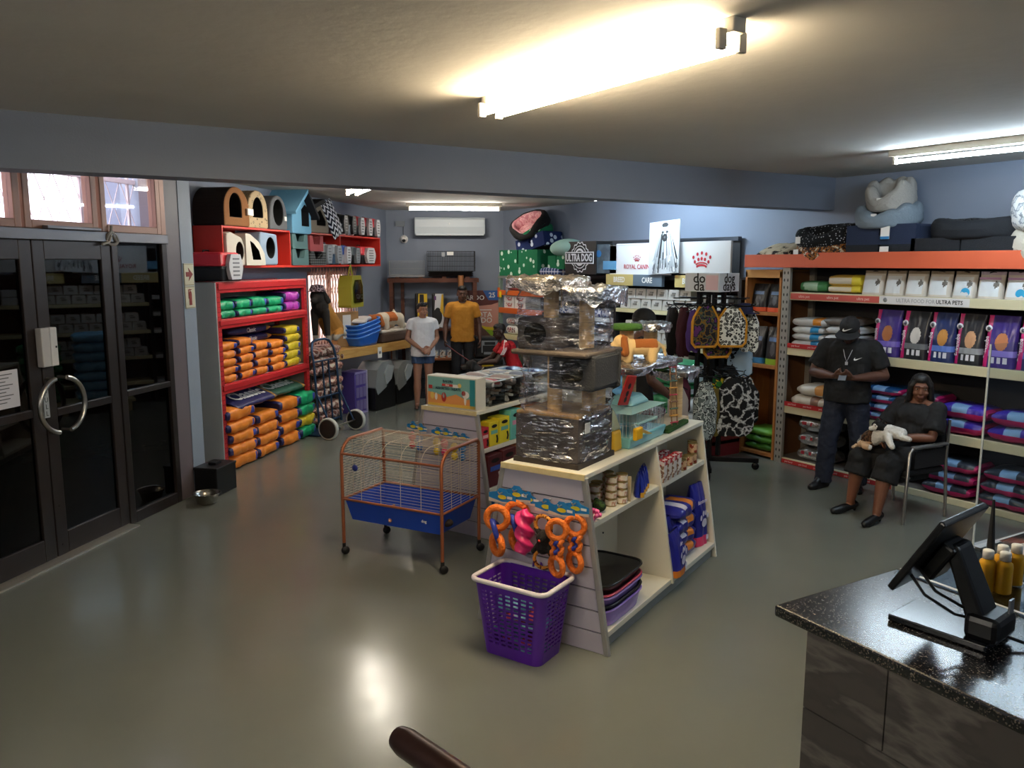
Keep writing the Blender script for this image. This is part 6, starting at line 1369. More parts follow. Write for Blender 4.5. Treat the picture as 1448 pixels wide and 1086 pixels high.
# --- row of packs on the top shelf
o=bag_mb(.33,.26,.12,11,lambda t,y,z:1 if y<-.6 and abs(t)<.75 and abs(z)<.7 and (t+z)*.5>-.5 and t<.4 else 0,pinch=.75,amp=.05).build('food_pack',[mat('3E7A4A',.35),mat('9AB89E',.35)]); o.location=fr(.56,.16,1.886); o.rotation_euler=(0,0,Rd(-90)); tag(o,'low green pack lying at the left of the top cream shelf','food pack')
for k,z in enumerate((1.886,1.955)):
    o=bag_mb(.37,.28,.085 if k==0 else .12,21+k,lambda t,y,z_:1 if t>.55 else 2 if y<-.6 and abs(z_)<.5 else 0,pinch=.8,amp=.05).build('food_pack',[mat('C2A04A',.4),mat('D8C43A',.4),mat('CFC6B4',.4)]); o.location=fr(.93,.16,z); o.rotation_euler=(0,0,Rd(-90)); tag(o,'yellow and tan pack, %s of two stacked on the top cream shelf'%('lower','upper')[k],'food pack')
def p_wh(t,v):
    if v>.86: return 1
    if .08<v<.78 and abs(t)<.82:
        if ((t-.55)/.2)**2+((v-.52)/.13)**2<1: return 2
        return 3
    return 0
m_pw1=mat('B8AEA0',.35); 
for k,(x0,x1,kind) in enumerate(((1.12,1.35,0),(1.36,1.56,0),(1.57,1.78,0),(1.79,2.01,0),(2.02,2.23,1),(2.24,2.46,2),(2.47,2.70,3),(2.71,2.95,2))):
    t=thing('food_pouch','%s, %s from left on the top cream shelf'%(('white and tan food pouch','white and tan food pouch with blue disc','white and mauve food pouch','white and mauve food pouch with blue disc')[kind],ORD[k]),'pouch',fr((x0+x1)/2,.1,1.886),-90,'upright white pouches on the top shelf')
    pouch_mb(x1-x0-.005,.235,.15,p_wh,18,24,seed=k).build('pouch_body',[mat('C9C2B8',.35),mat('8E806E' if kind<2 else 'B4A6B8',.35),mat('5A5650',.5),mat('D3D8DC',.3)],t)
    w=MB(); w.add([(.02*math.cos(2*PI*i/14)*1.6,-.012,.222+.012*math.sin(2*PI*i/14)) for i in range(14)],[tuple(range(14))],0)
    if kind in(1,3): w.add([(.03+.04*math.cos(2*PI*i/20),-.078,.05+.04*math.sin(2*PI*i/20)) for i in range(20)],[tuple(range(20))],1)
    if kind>=2: w.box(-.09,.09,-.052,-.05,.165,.185,2)
    w.build('print',[m_blk,mat('2E9ED0',.4),mat('B08AB0',.4)],t)
# --- second shelf: flat white bags, then tall black and purple bags
m_fw=mat('C9CACC',.4,bump=.15,bscale=20)
def flat(x,z,w_,h,c2,lab,seed,y=.2,d=.36,base=m_fw,extra=None,rz=0):
    o=bag_mb(w_,d,h,seed,lambda t,yy,zz:1 if .25<t<.8 and zz>-.6 and yy<.1 else 0,pinch=.4).build('food_bag',[base,mat(c2,.4)]); o.location=fr(x,y,z); o.rotation_euler=(0,0,Rd(-90+rz)); return tag(o,lab,'food bag')
for i in range(3): flat(.52,1.292+.075*i,.4,.082,'2E8AC0','white and blue bag, %s of the left stack beside the perforated upright'%nth(i,3),31+i)
o=flat(.54,1.515,.44,.1,'D8882A','white and orange bag marked 12 on top of the left stack','35' and 35); w=MB(); w.text('12',.05,FT(-.15,-.186,.055),0,.001,.01); w.build('lettering',m_blk,o)
for i in range(3): flat(.93,1.292+.085*i,.38,.09,'2E8AC0','white and blue bag, %s of the stack behind the man in black'%nth(i,3),41+i)
flat(.9,1.55,.4,.09,'6A2E1A','brown and grey bag lying at the back above the white stacks',45,base=mat('6A625C',.4))
def p_tall(t,v):
    if t<-.62: return 1
    if .08<v<.2: return 2 if abs(t+.3)<.12 or abs(t-.1)<.12 or abs(t-.5)<.12 else 0
    if .22<v<.33: return 3
    if ((t-.15)/.42)**2+((v-.5)/.17)**2<1 : return 4
    return 0
m_tw=mat('D8D8E0',.4)
kinds=(('3A2A78','A8683A','6A5AB8'),('24262C','C8C4C0','6A6E74'),('22305E','B8803A','5A7AC8'),('26282E','C0906A','8A8E94'),('3A2A78','B8744A','8A7AD0'),('2A2E5E','B08050','5A6AB8'))
for k,(x0,x1) in enumerate(((1.28,1.55),(1.57,1.83),(1.84,2.08),(2.09,2.33),(2.34,2.61),(2.62,2.90))):
    c=kinds[k]
    t=thing('dog_food_bag','tall %s food bag with magenta side stripe, %s from left'%(('purple','charcoal','navy','charcoal','violet','indigo')[k],ORD[k]),'food bag',fr((x0+x1)/2,.11,1.292),-90-3,'tall bags with magenta stripes')
    pouch_mb(x1-x0,.45,.15,p_tall,44,60,seed=k+40,amp=.008,top=.02).build('bag_body',[mat(c[0],.3),mat('C01E6E',.3),m_tw,mat(c[2],.35),mat(c[1],.5)],t)
    w=MB(); w.text('Eukanuba',.052,T(-(x1-x0)*.40,-.066,.17,90,-90,0),0,.001,.01); w.lathe([(0,0),(.03,0),(.03,.002),(0,.002)],20,0,T(-(x1-x0)*.40,-.044,.335,90,0,0)); w.build('print',m_tw,t)
    w=MB(); w.lathe([(0,0),(.016,0),(.016,.001),(0,.001)],14,0,T(-(x1-x0)*.40,-.047,.335,90,0,0)); w.build('emblem',mat('5A5A62',.5),t)
# --- third shelf
for i,(x,w_,c) in enumerate(((.56,.42,'8A6A5A'),(.62,.4,'C88A4A'))): flat(x,.652+.12*i,w_,.13,c,'cream and brown bag, %s of two on the third shelf behind the man in black'%('lower','upper')[i],51+i,base=mat('CFC8BE',.4))
m_si=mat('C2C4C8',.22,metal=.8,bump=.5,bscale=16)
for i,z in enumerate((.062,.225,.385)):
    o=bag_mb(.42,.3,.14,61+i,lambda t,y,zz:1 if y<-.5 and -.7<t<-.1 and -.3<zz<.55 and (int(t*20)+int(zz*8))%2 else 0,pinch=.6,amp=.1).build('food_bag',[m_si,mat('A82A3A',.4)]); o.location=fr(.66,.2,z); o.rotation_euler=(0,0,Rd(-90)); tag(o,'silver foil bag with red print, %s of three on the bottom shelf'%nth(i,3),'food bag')
def p_lie(t,y,z):
    if z<-.35 and y<-.2: return 1
    if -.35<t<.25 and y<-.55 and z>.05: return 2
    if t>.9: return 1
    return 0
m_pv=mat('3A2A9A',.28,bump=.3,bscale=18); m_ch=mat('2E3642',.28,bump=.3,bscale=18); m_ma=mat('A81E5A',.35); m_pb2=mat('7AA0C8',.4)
m_nb=mat('1E4A7A',.25,bump=.3,bscale=18)
def lie(x,z,n,h,w_,mm,what,col_,hs=None):
    for i in range(n):
        o=bag_mb(w_,.36,h*1.05,int(x*40)+i,p_lie,pinch=.35,amp=.1).build('dog_food_bag',[mm[i%len(mm)],m_ma,m_pb2]); o.location=fr(x+.02*((i*7)%3-1),.17,z+h*i); o.rotation_euler=(0,0,Rd(-90)); tag(o,'%s, %s of %s'%(what,nth(i,n),col_),'food bag','flat bags with magenta sides')
lie(1.45,.652,4,.085,.42,(m_pv,m_nb,m_nb,m_nb),'shiny blue food bag','stack behind the seated woman, third shelf')
lie(2.22,.652,2,.135,.46,(m_pv,),'shiny purple food bag','pair at her shoulder, third shelf')
lie(2.70,.652,2,.135,.46,(m_pv,),'shiny purple food bag','pair at the right end, third shelf')
lie(1.8,.652,3,.11,.36,(m_ch,m_pv),'dark shiny food bag','stack hidden behind the woman, third shelf')
lie(1.5,.062,2,.13,.42,(mat('C8C2BA',.4),),'cream food bag','stack by her shoes, bottom shelf')
lie(2.15,.062,3,.115,.46,(m_ch,),'charcoal food bag','stack behind the chair, bottom shelf')
lie(2.66,.062,3,.115,.46,(m_ch,),'charcoal food bag','right end stack, bottom shelf')
# --- beds along the top
m_flor=pat('camo',['2A1E1C','3A2A22','A8682A','1E1A1C','C8B8A0'],26,rough=.9); m_bkf=pat('leopard',['141416','8A8C90','D0D0D4'],40,thr=.28,rough=.9)
m_nvb=mat('1E2A44',.9,bump=.2,bscale=90); m_dkb=mat('15181E',.9,bump=.25,bscale=90); m_ltg=mat('A3A09A',.95,bump=.35,bscale=60); m_blg=mat('7A8894',.95,bump=.35,bscale=60)
ZT2=2.18
o=bag_mb(.5,.4,.14,71,pinch=.12,amp=.1).build('pillow',pat('camo',['C2B296','C2B296','B0A084','2A2420'],8,rough=.9)); o.location=fr(.02,.2,ZT2+.06); o.rotation_euler=(Rd(20),0,Rd(-90)); tag(o,'beige print pillow at the left end of the orange top board','pillow')
t=bed('pet_bed','dark brown floral pet bed at the left of the orange top board',.36,.28,.26,.16,m_flor,m_flor,fr(.62,.22,ZT2),-90,dip=.3); 
t=bed('pet_bed','black and white flecked oval bed leaning on the floral bed',.36,.26,.2,.14,m_bkf,m_bkf,fr(.62,.2,ZT2+.2),-90,dip=.4); t.rotation_euler=(Rd(8),Rd(-2),Rd(-90))
for nm,x,z,r in(('a',.40,ZT2+.12,0),('b',.42,ZT2+.25,1)):
    o=MB().box(-.03,.03,-.003,0,-.035,.035).build('price_tag',m_wh); o.location=fr(x,-.066,z); o.rotation_euler=(0,0,Rd(-90)); tag(o,'white price tag on the %s flecked bed pile'%('lower','upper')[r],'price tag')
for i in range(2):
    t=boxbed('pet_bed','navy plush rectangular bed, %s of two under the pale beds on the top board'%('lower','upper')[i],.72,.19,.44,(m_dkb,m_nvb)[i],m_dkb,fr(1.32,-.02,ZT2+.19*i),-90,cut=.02)
    w=MB(); w.box(.03,.12,-.035,-.03,.05,.17,0); w.box(.03,.12,-.037,-.034,.05,.075,1); w.build('price_card',[m_wh,mat('2E8AC8',.5)],t)
t=bed('pet_bed','blue grey plush bed under the beige one on the navy beds',.31,.26,.19,.13,m_blg,m_blg,fr(1.28,.18,ZT2+.37),-90,lobes=8,dip=.35); t.rotation_euler=(Rd(8),0,Rd(-90))
t=bed('pet_bed','beige plush bed with scalloped rim topping the pile beside the beam end',.23,.2,.24,.11,m_ltg,m_ltg,fr(1.30,.18,ZT2+.54),-90,lobes=7,dip=.5); t.rotation_euler=(Rd(14),0,Rd(-90))
for x,z in((1.3,ZT2+.60),(1.28,ZT2+.45)):
    o=MB().box(-.03,.03,-.003,0,-.03,.03).build('price_tag',m_wh); o.location=fr(x,-.075 if z<ZT2+.5 else -.03,z); o.rotation_euler=(0,0,Rd(-90)); tag(o,'small white price tag on the %s plush bed'%('blue grey' if z<ZT2+.5 else 'beige'),'price tag')
t=boxbed('pet_bed','large black rectangular bed, lower of two at the right of the orange board',.92,.24,.46,m_dkb,m_dkb,fr(2.1,-.02,ZT2),-90,cut=.01)
t=bed('pet_bed','black oval bed with dark fluffy lining on the large black bed',.44,.26,.2,.14,m_dkb,pat('camo',['2A2A2C','4A4A4C','1A1A1C'],30,rough=.95),fr(2.16,.22,ZT2+.22),-90,dip=.2)
t=bed('pet_bed','white and grey fluffy bed at the far right of the orange board',.34,.26,.3,.2,pat('camo',['C4C8CC','8A9098','D8DADC','E0E0DE'],16,rough=.95),mat('C8CACC',.95),fr(2.78,.18,ZT2+.28),-90,lobes=6); 
t=bed('pet_bed','cream plush bed below the fluffy white one at the far right',.36,.28,.28,.2,mat('B9B2A4',.95,bump=.3),mat('B9B2A4',.95),fr(2.8,.2,ZT2),-90,lobes=6)
# ================================================================ till counter
K=Frame(2.259,1.762,-3.2)
m_gran=mat('141416',.12,spec=.6)
nt=m_gran.node_tree; b=nt.nodes['Principled BSDF']; vn=nt.nodes.new('ShaderNodeTexVoronoi'); vn.inputs['Scale'].default_value=260; nt.links.new(_coord(nt),vn.inputs['Vector'])
rp=nt.nodes.new('ShaderNodeValToRGB'); rp.color_ramp.elements[0].color=lin('0E0E11'); rp.color_ramp.elements[1].color=lin('6A6056'); rp.color_ramp.elements[0].position=.8; rp.color_ramp.elements[1].position=1.0
sp=nt.nodes.new('ShaderNodeSeparateColor'); nt.links.new(vn.outputs['Color'],sp.inputs[0]); nt.links.new(sp.outputs[0],rp.inputs[0]); nt.links.new(rp.outputs[0],b.inputs['Base Color'])
b.inputs['Roughness'].default_value=.21; b.inputs['Specular IOR Level'].default_value=1.0
ct_=thing('till_counter','black speckled granite till counter with dark stone tiled front','counter',K(0,0),-3.2)
MB().box(0,2.6,-1.9,0,.958,1.0).build('granite_top',m_gran,ct_,bevel=.008)
m_tile=pat('marble',['46423F','54504C','6E6862','4A4643','514C48'],2.2,.45,stretch=(1,1,3.5))
w=MB()
for r,z0 in enumerate((.0,.36,.68)):
    z1=(.355,.675,.958)[r]
    for c_ in range(4):
        y1=-.137-.62*c_+(.31 if r%2==0 else 0); y0=y1-.615; y1=min(y1,-.137); w.box(.012,.03,max(y0,-1.88),y1,z0,z1,0)
    w.box(.03,2.5,-.155,-.137,z0,z1,0)
w.box(.02,2.5,-1.88,-.14,0,.957,1); w.build('tiled_base',[m_tile,mat('8A8478',.7)],ct_)
# monitor
mo=thing('till_monitor','black touch screen till monitor on a leaning stand on the granite counter','monitor',(2.516,1.186,1.002),6)
m_mb=mat('0C0C0E',.35)
MB().box(-.01,.19,-.02,.285,0,.022).build('base_plate',mat('14161A',.18,spec=.8),mo,bevel=.004)
w=MB(); w.frustum((.03,.15,-.03,.04),(.035,.145,.10,.15),.015,.30); w.build('stand_column',m_mb,mo,bevel=.012)
MB().box(.01,.17,-.045,.06,.018,.1).build('stand_foot',m_mb,mo,bevel=.02)
q=T(.075,.175,.273)@M.Rotation(Rd(30),4,'X')
MB().box(-.165,.165,-.012,.012,-.15,.15).build('screen_housing',m_mb,mo,bevel=.006,t=q)
MB().box(-.15,.15,.0125,.014,-.135,.135).build('screen_glass',mat('050506',.08,spec=.8),mo,t=q)
MB().box(-.06,.06,-.06,-.01,-.09,.05).build('screen_mount',m_mb,mo,bevel=.01,t=q)
MB().box(.12,.152,-.036,-.03,.09,.14).build('connector_plate',mat('8A8C90',.4,metal=.6),mo)
w=MB(); w.tube([(-.03,.22,.20),(-.04,.16,.14),(.0,.08,.09),(.06,.03,.07)],.005,6); w.tube([(-.0,.21,.22),(-.01,.14,.15),(.03,.07,.11),(.08,.04,.09)],.005,6); w.tube([(.1,-.03,.03),(.13,-.1,.012),(.2,-.13,.008),(.26,-.08,.008)],.006,6); w.build('cables',m_blk,mo)
# mat of glass, bottles, antenna, sheet, screen
t=thing('counter_mat','clear glass desk mat with white edges on the granite counter','mat',K(.66,-.62,1.001),-3.2)
MB().box(0,1.2,0,.60,0,.006).build('glass_sheet',glassy('E8EEF0',.03,.04),t)
for x0,x1,y0,y1 in((0,.014,0,.60),(0,1.2,.59,.60),(.28,.29,0,.6)): MB().box(x0,x1,y0,y1,.006,.008).build('white_edge',mat('C8CACC',.4),t)
for k,(x,y) in enumerate(((.755,-.31),(.785,-.355),(.85,-.31),(.905,-.33))):
    t=thing('sauce_bottle','small mustard yellow bottle with white cap, %s of four'%('leftmost','second','third','rightmost')[k],'bottle',K(x,y,1.01),0,'yellow bottles on the counter')
    MB().lathe([(0,0),(.026,0),(.028,.004),(.028,.1),(.026,.112),(.017,.12),(.016,.125),(0,.125)],24).build('bottle_body',mat('D8A21E',.3),t); MB().lathe([(.0,.122),(.019,.122),(.019,.15),(.017,.153),(0,.153)],20).build('cap',m_wh,t)
w=MB(); w.tube([(0,0,0),(0,.01,.05),(.012,.02,.24)],[.016,.015,.005],10); o=w.build('antenna',m_blk); o.location=K(1.1,-.14,1.009); tag(o,'black tapered antenna standing on the counter behind the yellow bottles','antenna')
o=bag_mb(.3,.22,.02,5,amp=.4).build('plastic_sheet',mat('B8BCC0',.25)); o.location=K(1.24,-.24,1.009); tag(o,'crumpled clear plastic sheet behind the yellow bottles','plastic sheet')
t=thing('counter_screen','tall clear acrylic screen standing on the far edge of the counter','screen',K(1.17,.0,1.0),-3.2)
MB().quad((0,-.02,0),(1.2,-.02,0),(1.2,-.02,.87),(0,-.02,.87)).build('acrylic_sheet',glassy('DDE4E8',.03,.03),t); MB().box(-.004,0,-.024,-.016,0,.87).build('polished_edge',mat('A8B4BC',.2),t)
MB().box(0,.16,-.05,.0,0,.012).build('clamp_foot',m_steel,t)
# handrail at the camera's feet
t=thing('handrail','dark bronze tubular handrail end at the bottom of the view','handrail',(.54,1.19,0))
m_rail=mat('3A241E',.28,metal=.7)
w=MB(); w.tube([(0,0,1.385),(.004,-.02,1.385),(.19,-.95,1.385)],[.02,.0245,.0245],20); w.build('rail_tube',m_rail,t)
MB().cyl((.165,-.82,0),(.165,-.82,1.37),.02,16).build('post',m_rail,t)
# ================================================================ people: one continuous body each, clothes and hair as its children (local -y is forward, +x the figure's own left)
def hand_prims(w,d,n,th,curl=.35,k=1.0,spread=1.0):
    """wrist, pointing direction, palm normal, thumb side: palm, four bent fingers of different length and a thumb"""
    w,d,n,th=V(w),V(d).normalized(),V(n).normalized(),V(th).normalized()
    pr=[]
    for o in(-.027,-.009,.009,.027): pr.append(('c',w+th*o*.6,w+d*.088*k+th*o,.0145,.0125))
    for i,(o,L_) in enumerate(((.030,.070),(.0105,.079),(-.010,.073),(-.029,.056))):
        p=w+d*.09*k+th*o; a=curl*.5+.04*i; r=.0092-.0004*i
        dd=d+th*o*2.2*spread
        for s_,f in((.46,1),(.3,.92),(.24,.82)):
            q=p+(dd.normalized()*math.cos(a)+n*math.sin(a))*L_*s_*k; pr.append(('c',p,q,r*f+.0005,r*f-.0004)); p=q; a+=curl*1.5
    p=w+d*.028+th*.03; q=p+(d*.6+th*.65+n*.35).normalized()*.042; pr.append(('c',p,q,.0135,.0115)); pr.append(('c',q,q+(d*.85+th*.15+n*(.3+curl)).normalized()*.034,.011,.009))
    return pr
def head_prims(Mh,female=False):
    """Mh places the head: origin at the middle of the skull, -y is the face"""
    P=lambda x,y,z: Mh@V((x,y,z)); R3=Mh.to_3x3().to_4x4()
    j=.88 if female else 1.0; nz=.8 if female else 1.0
    pr=[('e',P(0,.012,.03),(.076,.094,.092),R3),('e',P(0,-.02,-.02),(.068*j,.074,.09),R3),('e',P(0,-.05,-.085),(.034*j,.034,.028),R3),('c',P(-.04*j,-.02,-.06),P(0,-.052,-.088),.03*j*j,.026*j),('c',P(.04*j,-.02,-.06),P(0,-.052,-.088),.03*j*j,.026*j),
        ('c',P(0,-.088,.012),P(0,-.104,-.03),.009*nz,.013*nz),('c',P(-.011,-.096,-.034),P(.011,-.096,-.034),.0088*nz,.0088*nz),('c',P(-.019,-.088,-.06),P(.019,-.088,-.06),.0085,.0085),('c',P(-.015,-.086,-.07),P(.015,-.086,-.07),.009,.009),
        ('c',P(-.045,-.078,.03),P(-.014,-.09,.03),.010,.011),('c',P(.045,-.078,.03),P(.014,-.09,.03),.010,.011),('e',P(-.04,-.062,-.03),(.024,.024,.024),R3),('e',P(.04,-.062,-.03),(.024,.024,.024),R3)]
    for s in(-1,1): pr+=[('e',P(s*.077,.012,-.005),(.011,.022,.033),R3)]
    return pr
def head_paint(Mh,brow=True):
    inv=Mh.inverted()
    def f(c):
        p=inv@V(c)
        if p.y<-.05:
            if abs(p.x)<.023 and -.074<p.z<-.056 and p.y<-.084: return 1
            if brow and .014<abs(p.x)<.05 and abs(p.z-(.034-.12*abs(abs(p.x)-.03)))<.0035: return 2
        return 0
    return f
def eyes(Mh,parent):
    R3=Mh.to_3x3().to_4x4(); w=MB()
    for s in(-1,1):
        w.ell((0,0,0),(.0125,.008,.0055),12,8,0,M.Translation(Mh@V((s*.031,-.079,.008)))@R3); w.ell((0,0,0),(.0058,.004,.0052),10,8,1,M.Translation(Mh@V((s*.031,-.0855,.008)))@R3)
    return w.build('eyes',[mat('9A928A',.3),mat('140E0B',.25)],parent)
def limb(a,b,r0,r1,bulge=0):
    a,b=V(a),V(b)
    if not bulge: return [('c',a,b,r0,r1)]
    m=a.lerp(b,.35); return [('c',a,m,r0,max(r0,r1)+bulge),('c',m,b,max(r0,r1)+bulge,r1)]
def body_prims(J,fem=False,fat=1.0,bare_legs=True,hands=None,Mh=None):
    pr=head_prims(Mh,fem)
    nb=V(J['neck']); pr.append(('c',nb,Mh@V((0,.01,-.06)),.056 if not fem else .047,.05 if not fem else .044))
    pr+=[('c',nb,V(J['chest']),.075*fat,.11*fat),('c',V(J['chest']),V(J['pelvis']),.105*fat,.115*fat)]
    for s,nm in((-1,'R'),(1,'L')):
        sh,el,wr=V(J['sh'+nm]),V(J['el'+nm]),V(J['wr'+nm]); k=.86 if fem else 1
        pr+=[('c',nb+(sh-nb)*.4,sh,.055*k,.054*k)]+limb(sh,el,.053*k*fat,.04*k*fat)+limb(el,wr,.041*k*fat,.027*k,.004)
        h,kn,an,to=V(J['hip'+nm]),V(J['kn'+nm]),V(J['an'+nm]),V(J['to'+nm])
        pr+=limb(h,kn,.085*fat,.056*fat)+limb(kn,an,.052*fat,.036,.008 if bare_legs else 0)+[('c',an-V((0,0,.035)),to,.034,.026),('c',an,an+(an-to).normalized()*.03-V((0,0,.04)),.035,.03)]
        if hands: pr+=hand_prims(wr,*hands[nm])
    return pr
SK={'light':('9A6E58','7E4A44'),'mid':('6E4532','5A302A'),'dark':('3A241C','381F1C'),'brown':('58392C','4A2824')}
def person(name,label,loc,rz,J,tone,Mh,hands,fem=False,fat=1.0,bare=True,hairc='14100E'):
    t=thing(name,label,'person',loc,rz)
    sk,lp=SK[tone]
    blob('body',body_prims(J,fem,fat,bare,hands,Mh),[mat(sk,.5,var=.06,vscale=9),mat(lp,.45),mat(hairc,.8)],.0065,2,head_paint(Mh),t)
    eyes(Mh,t); return t
def Hd(x,y,z,yaw=0,pitch=0,roll=0,s=1.0): return M.Translation((x,y,z))@M.Rotation(Rd(yaw),4,'Z')@M.Rotation(Rd(pitch),4,'X')@M.Rotation(Rd(roll),4,'Y')@M.Scale(s,4)
def cloth(name,prims,m,t,rough=.006,vox=.009,paint=None,cut=None,rs=14): return blob(name,prims,m,vox,9,paint,t,rough=rough,rs=rs,cut=cut)
def hair_cap(t,Mh,col_,prims=(),k=1.0,front=.012,nm='hair'):
    R3=Mh.to_3x3().to_4x4()
    return blob(nm,[('e',Mh@V((0,.03,.045)),(.084*k,.094*k,.088*k),R3),('e',Mh@V((0,-.012,.085)),(.066*k,.072*k,.05*k),R3)]+list(prims),mat(col_,.5,bump=.3,bscale=150),.006,4,None,t,rough=.002,rs=60)
def shoe(t,an,to,col_,nm='shoe',h=.07,heel=0,w_=.044,open_=False):
    an,to=V(an),V(to); d=(to-an); d.z=0; d.normalize()
    b=an-d*.05; z0=.03
    pr=[('c',V((b.x,b.y,.035+heel)),V((to.x,to.y,.03)),w_*.8,w_*.9),('c',V((to.x,to.y,.03)),V((to.x,to.y,.028))+d*.04,w_*.9,w_*.7)]
    if not open_: pr+=[('c',V((b.x,b.y,.035)),V((b.x,b.y,.035+h)),w_*.85,w_*.85),('c',V((an.x,an.y,.035+h))+d*.02,V((to.x,to.y,.04)),w_*.8,w_*.6)]
    if heel: pr+=[('c',V((b.x,b.y,.02)),V((b.x,b.y,.05+heel)),.014,.022)]
    o=blob(nm,pr,mat(col_,.4),.007,2,None,t,cut=[((0,0,.002),(0,0,-1))]); return o
# default standing skeleton, 1.70 m
def stand(k=1.0,**kw):
    J=dict(neck=(0,.015,1.43),chest=(0,.0,1.25),pelvis=(0,.01,.94),shL=(.18,.01,1.385),shR=(-.18,.01,1.385),elL=(.23,.03,1.11),elR=(-.23,.03,1.11),wrL=(.235,-.04,.87),wrR=(-.235,-.04,.87),hipL=(.085,.01,.90),hipR=(-.085,.01,.90),knL=(.10,-.01,.49),knR=(-.10,-.01,.49),anL=(.105,.02,.085),anR=(-.105,.02,.085),toL=(.125,-.11,.035),toR=(-.125,-.11,.035))
    J.update(kw); return {a:tuple(c*k for c in b) for a,b in J.items()}
def tee(J,m,t,sleeve=.55,hem=None,fat=1.0,name='t_shirt',rough=.006,sr=.064,paint=None,neckcut=True,loose=0):
    nb,ch,pe=V(J['neck']),V(J['chest']),V(J['pelvis']); hem=V(hem) if hem is not None else pe
    pr=[('f',nb-V((0,-.005,.10)),nb+V((0,-.0,.012)),.10,.068)]
    top=ch+V((0,0,.09))
    for x in (-.07,-.035,0,.035,.07):
        k=1-abs(x)*1.2; pr+=[('c',top+V((x,0,0)),ch.lerp(hem,.5)+V((x*.95,0,0)),(.105*k+loose)*fat,(.11*k+loose)*fat),('f',ch.lerp(hem,.5)+V((x*.95,0,0)),hem+V((x,0,0)),(.11*k+loose)*fat,(.118*k+loose)*fat)]
    for nm in 'RL':
        sh,el=V(J['sh'+nm]),V(J['el'+nm]); e=sh.lerp(el,sleeve); pr+=[('c',nb+(sh-nb)*.33-V((0,0,.006)),sh-V((0,0,.002)),.064,max(.064,sr*.94)),('c',sh,sh.lerp(el,.12),sr*.95,sr),('f',sh,e,sr,sr*1.06)]
    return cloth(name,pr,m,t,rough,paint=paint)
def trousers(J,m,t,fat=1.0,top=None,name='trousers',r=(.098,.072,.062),to_=1.0,rough=.007):
    pe=V(J['pelvis']); pr=[('c',V(J['hipR'])+V((0,0,.03)),V(J['hipL'])+V((0,0,.03)),.108*fat,.108*fat),('f',pe-V((.05,0,.05)),pe+V((-.05,0,.07)),.11*fat,.11*fat),('f',pe+V((.05,0,-.05)),pe+V((.05,0,.07)),.11*fat,.11*fat)]
    for nm in 'RL':
        h,kn,an=V(J['hip'+nm]),V(J['kn'+nm]),V(J['an'+nm]); 
        if to_>=1: a2=an-V((0,0,.03)); pr+=[('c',h,kn,r[0]*fat,r[1]*fat),('c',kn,kn.lerp(a2,.2),r[1]*fat,r[1]*.97*fat),('f',kn,a2,r[1]*fat,r[2]*fat)]
        else: e=h.lerp(kn,to_); pr+=[('f',h,e,r[0]*fat,r[0]*1.0*fat),('e',h,(r[0]*fat,)*3)]
    return cloth(name,pr,m,t,rough)
# ---------------------------------------------------------------- woman in white T-shirt at the rear
J=stand(.945,elR=(-.25,.02,1.13),wrR=(-.055,-.19,.965),elL=(.24,.03,1.13),wrL=(.09,-.19,.985),knL=(.085,-.01,.49),anL=(.08,.04,.085),toL=(.10,-.09,.035),toR=(-.135,-.10,.035))
Mh=Hd(0,-.01,1.485,yaw=14,pitch=-2,s=.95)
t=person('person','woman in white T-shirt and denim shorts standing with clasped hands at the rear',(5.5,10.9,0),-16,J,'light',Mh,{'R':((.8,-.25,-.35),(.2,.9,-.2),(.2,.2,1),.55),'L':((-.75,-.3,-.4),(-.2,.9,-.2),(-.2,.2,1),.6)},True)
tee(J,mat('DADADF',.8,bump=.1,bscale=20),t,.45,(0,.005,.80),.98,loose=.016)
trousers(J,mat('2E4466',.8,bump=.2,bscale=120),t,.98,name='denim_shorts',to_=.42,r=(.098,.08,.07))
hair_cap(t,Mh,'1C1512',[('e',Mh@V((0,.1,.03)),(.05,.045,.05),Mh.to_3x3().to_4x4())])
w=MB(); w.torus((-.03,-.07,.085),.026,.004,16,6,axis='y'); w.torus((.03,-.07,.085),.026,.004,16,6,axis='y'); w.ell((-.03,-.07,.085),(.024,.004,.02),12,8); w.ell((.03,-.07,.085),(.024,.004,.02),12,8); w.tube([(-.055,-.06,.085),(-.078,.03,.06)],.003,5); w.tube([(.055,-.06,.085),(.078,.03,.06)],.003,5)
w.build('sunglasses',mat('2A2A30',.2,coat=.5),t,t=Mh@T(0,-.004,.02))
for s in 'RL': shoe(t,J['an'+s],J['to'+s],'5A3A2E','sandal',open_=True,w_=.036)
# ---------------------------------------------------------------- man in mustard T-shirt
J=stand(1.085,elR=(-.25,.02,1.12),wrR=(-.26,-.06,.90),elL=(.25,.02,1.12),wrL=(.255,-.05,.90))
Mh=Hd(0,-.015,1.70,yaw=2,pitch=4,s=1.03); wl=FW(1.27,-1.45)
t=person('person','tall man in mustard T-shirt and black trousers holding a dog lead at the rear',(wl[0],wl[1],0),-28,J,'brown',Mh,{'R':((-.05,-.35,-1),(1,0,0),(0,-1,.3),.8),'L':((.05,-.2,-1),(-1,0,0),(0,-1,0),.4)})
tee(J,mat('B4791F',.85,bump=.1,bscale=25),t,.62,(0,.01,.94),1.05,sr=.07,loose=.016)
trousers(J,mat('16161A',.8),t,1.05)
hair_cap(t,Mh,'0E0B0A',k=.97)
for s in 'RL': shoe(t,J['an'+s],J['to'+s],'1A1A1C')
LEASH0=V(t.location)+M.Rotation(Rd(-28),3,'Z')@(V(J['wrR'])+V((.0,-.05,-.07)))
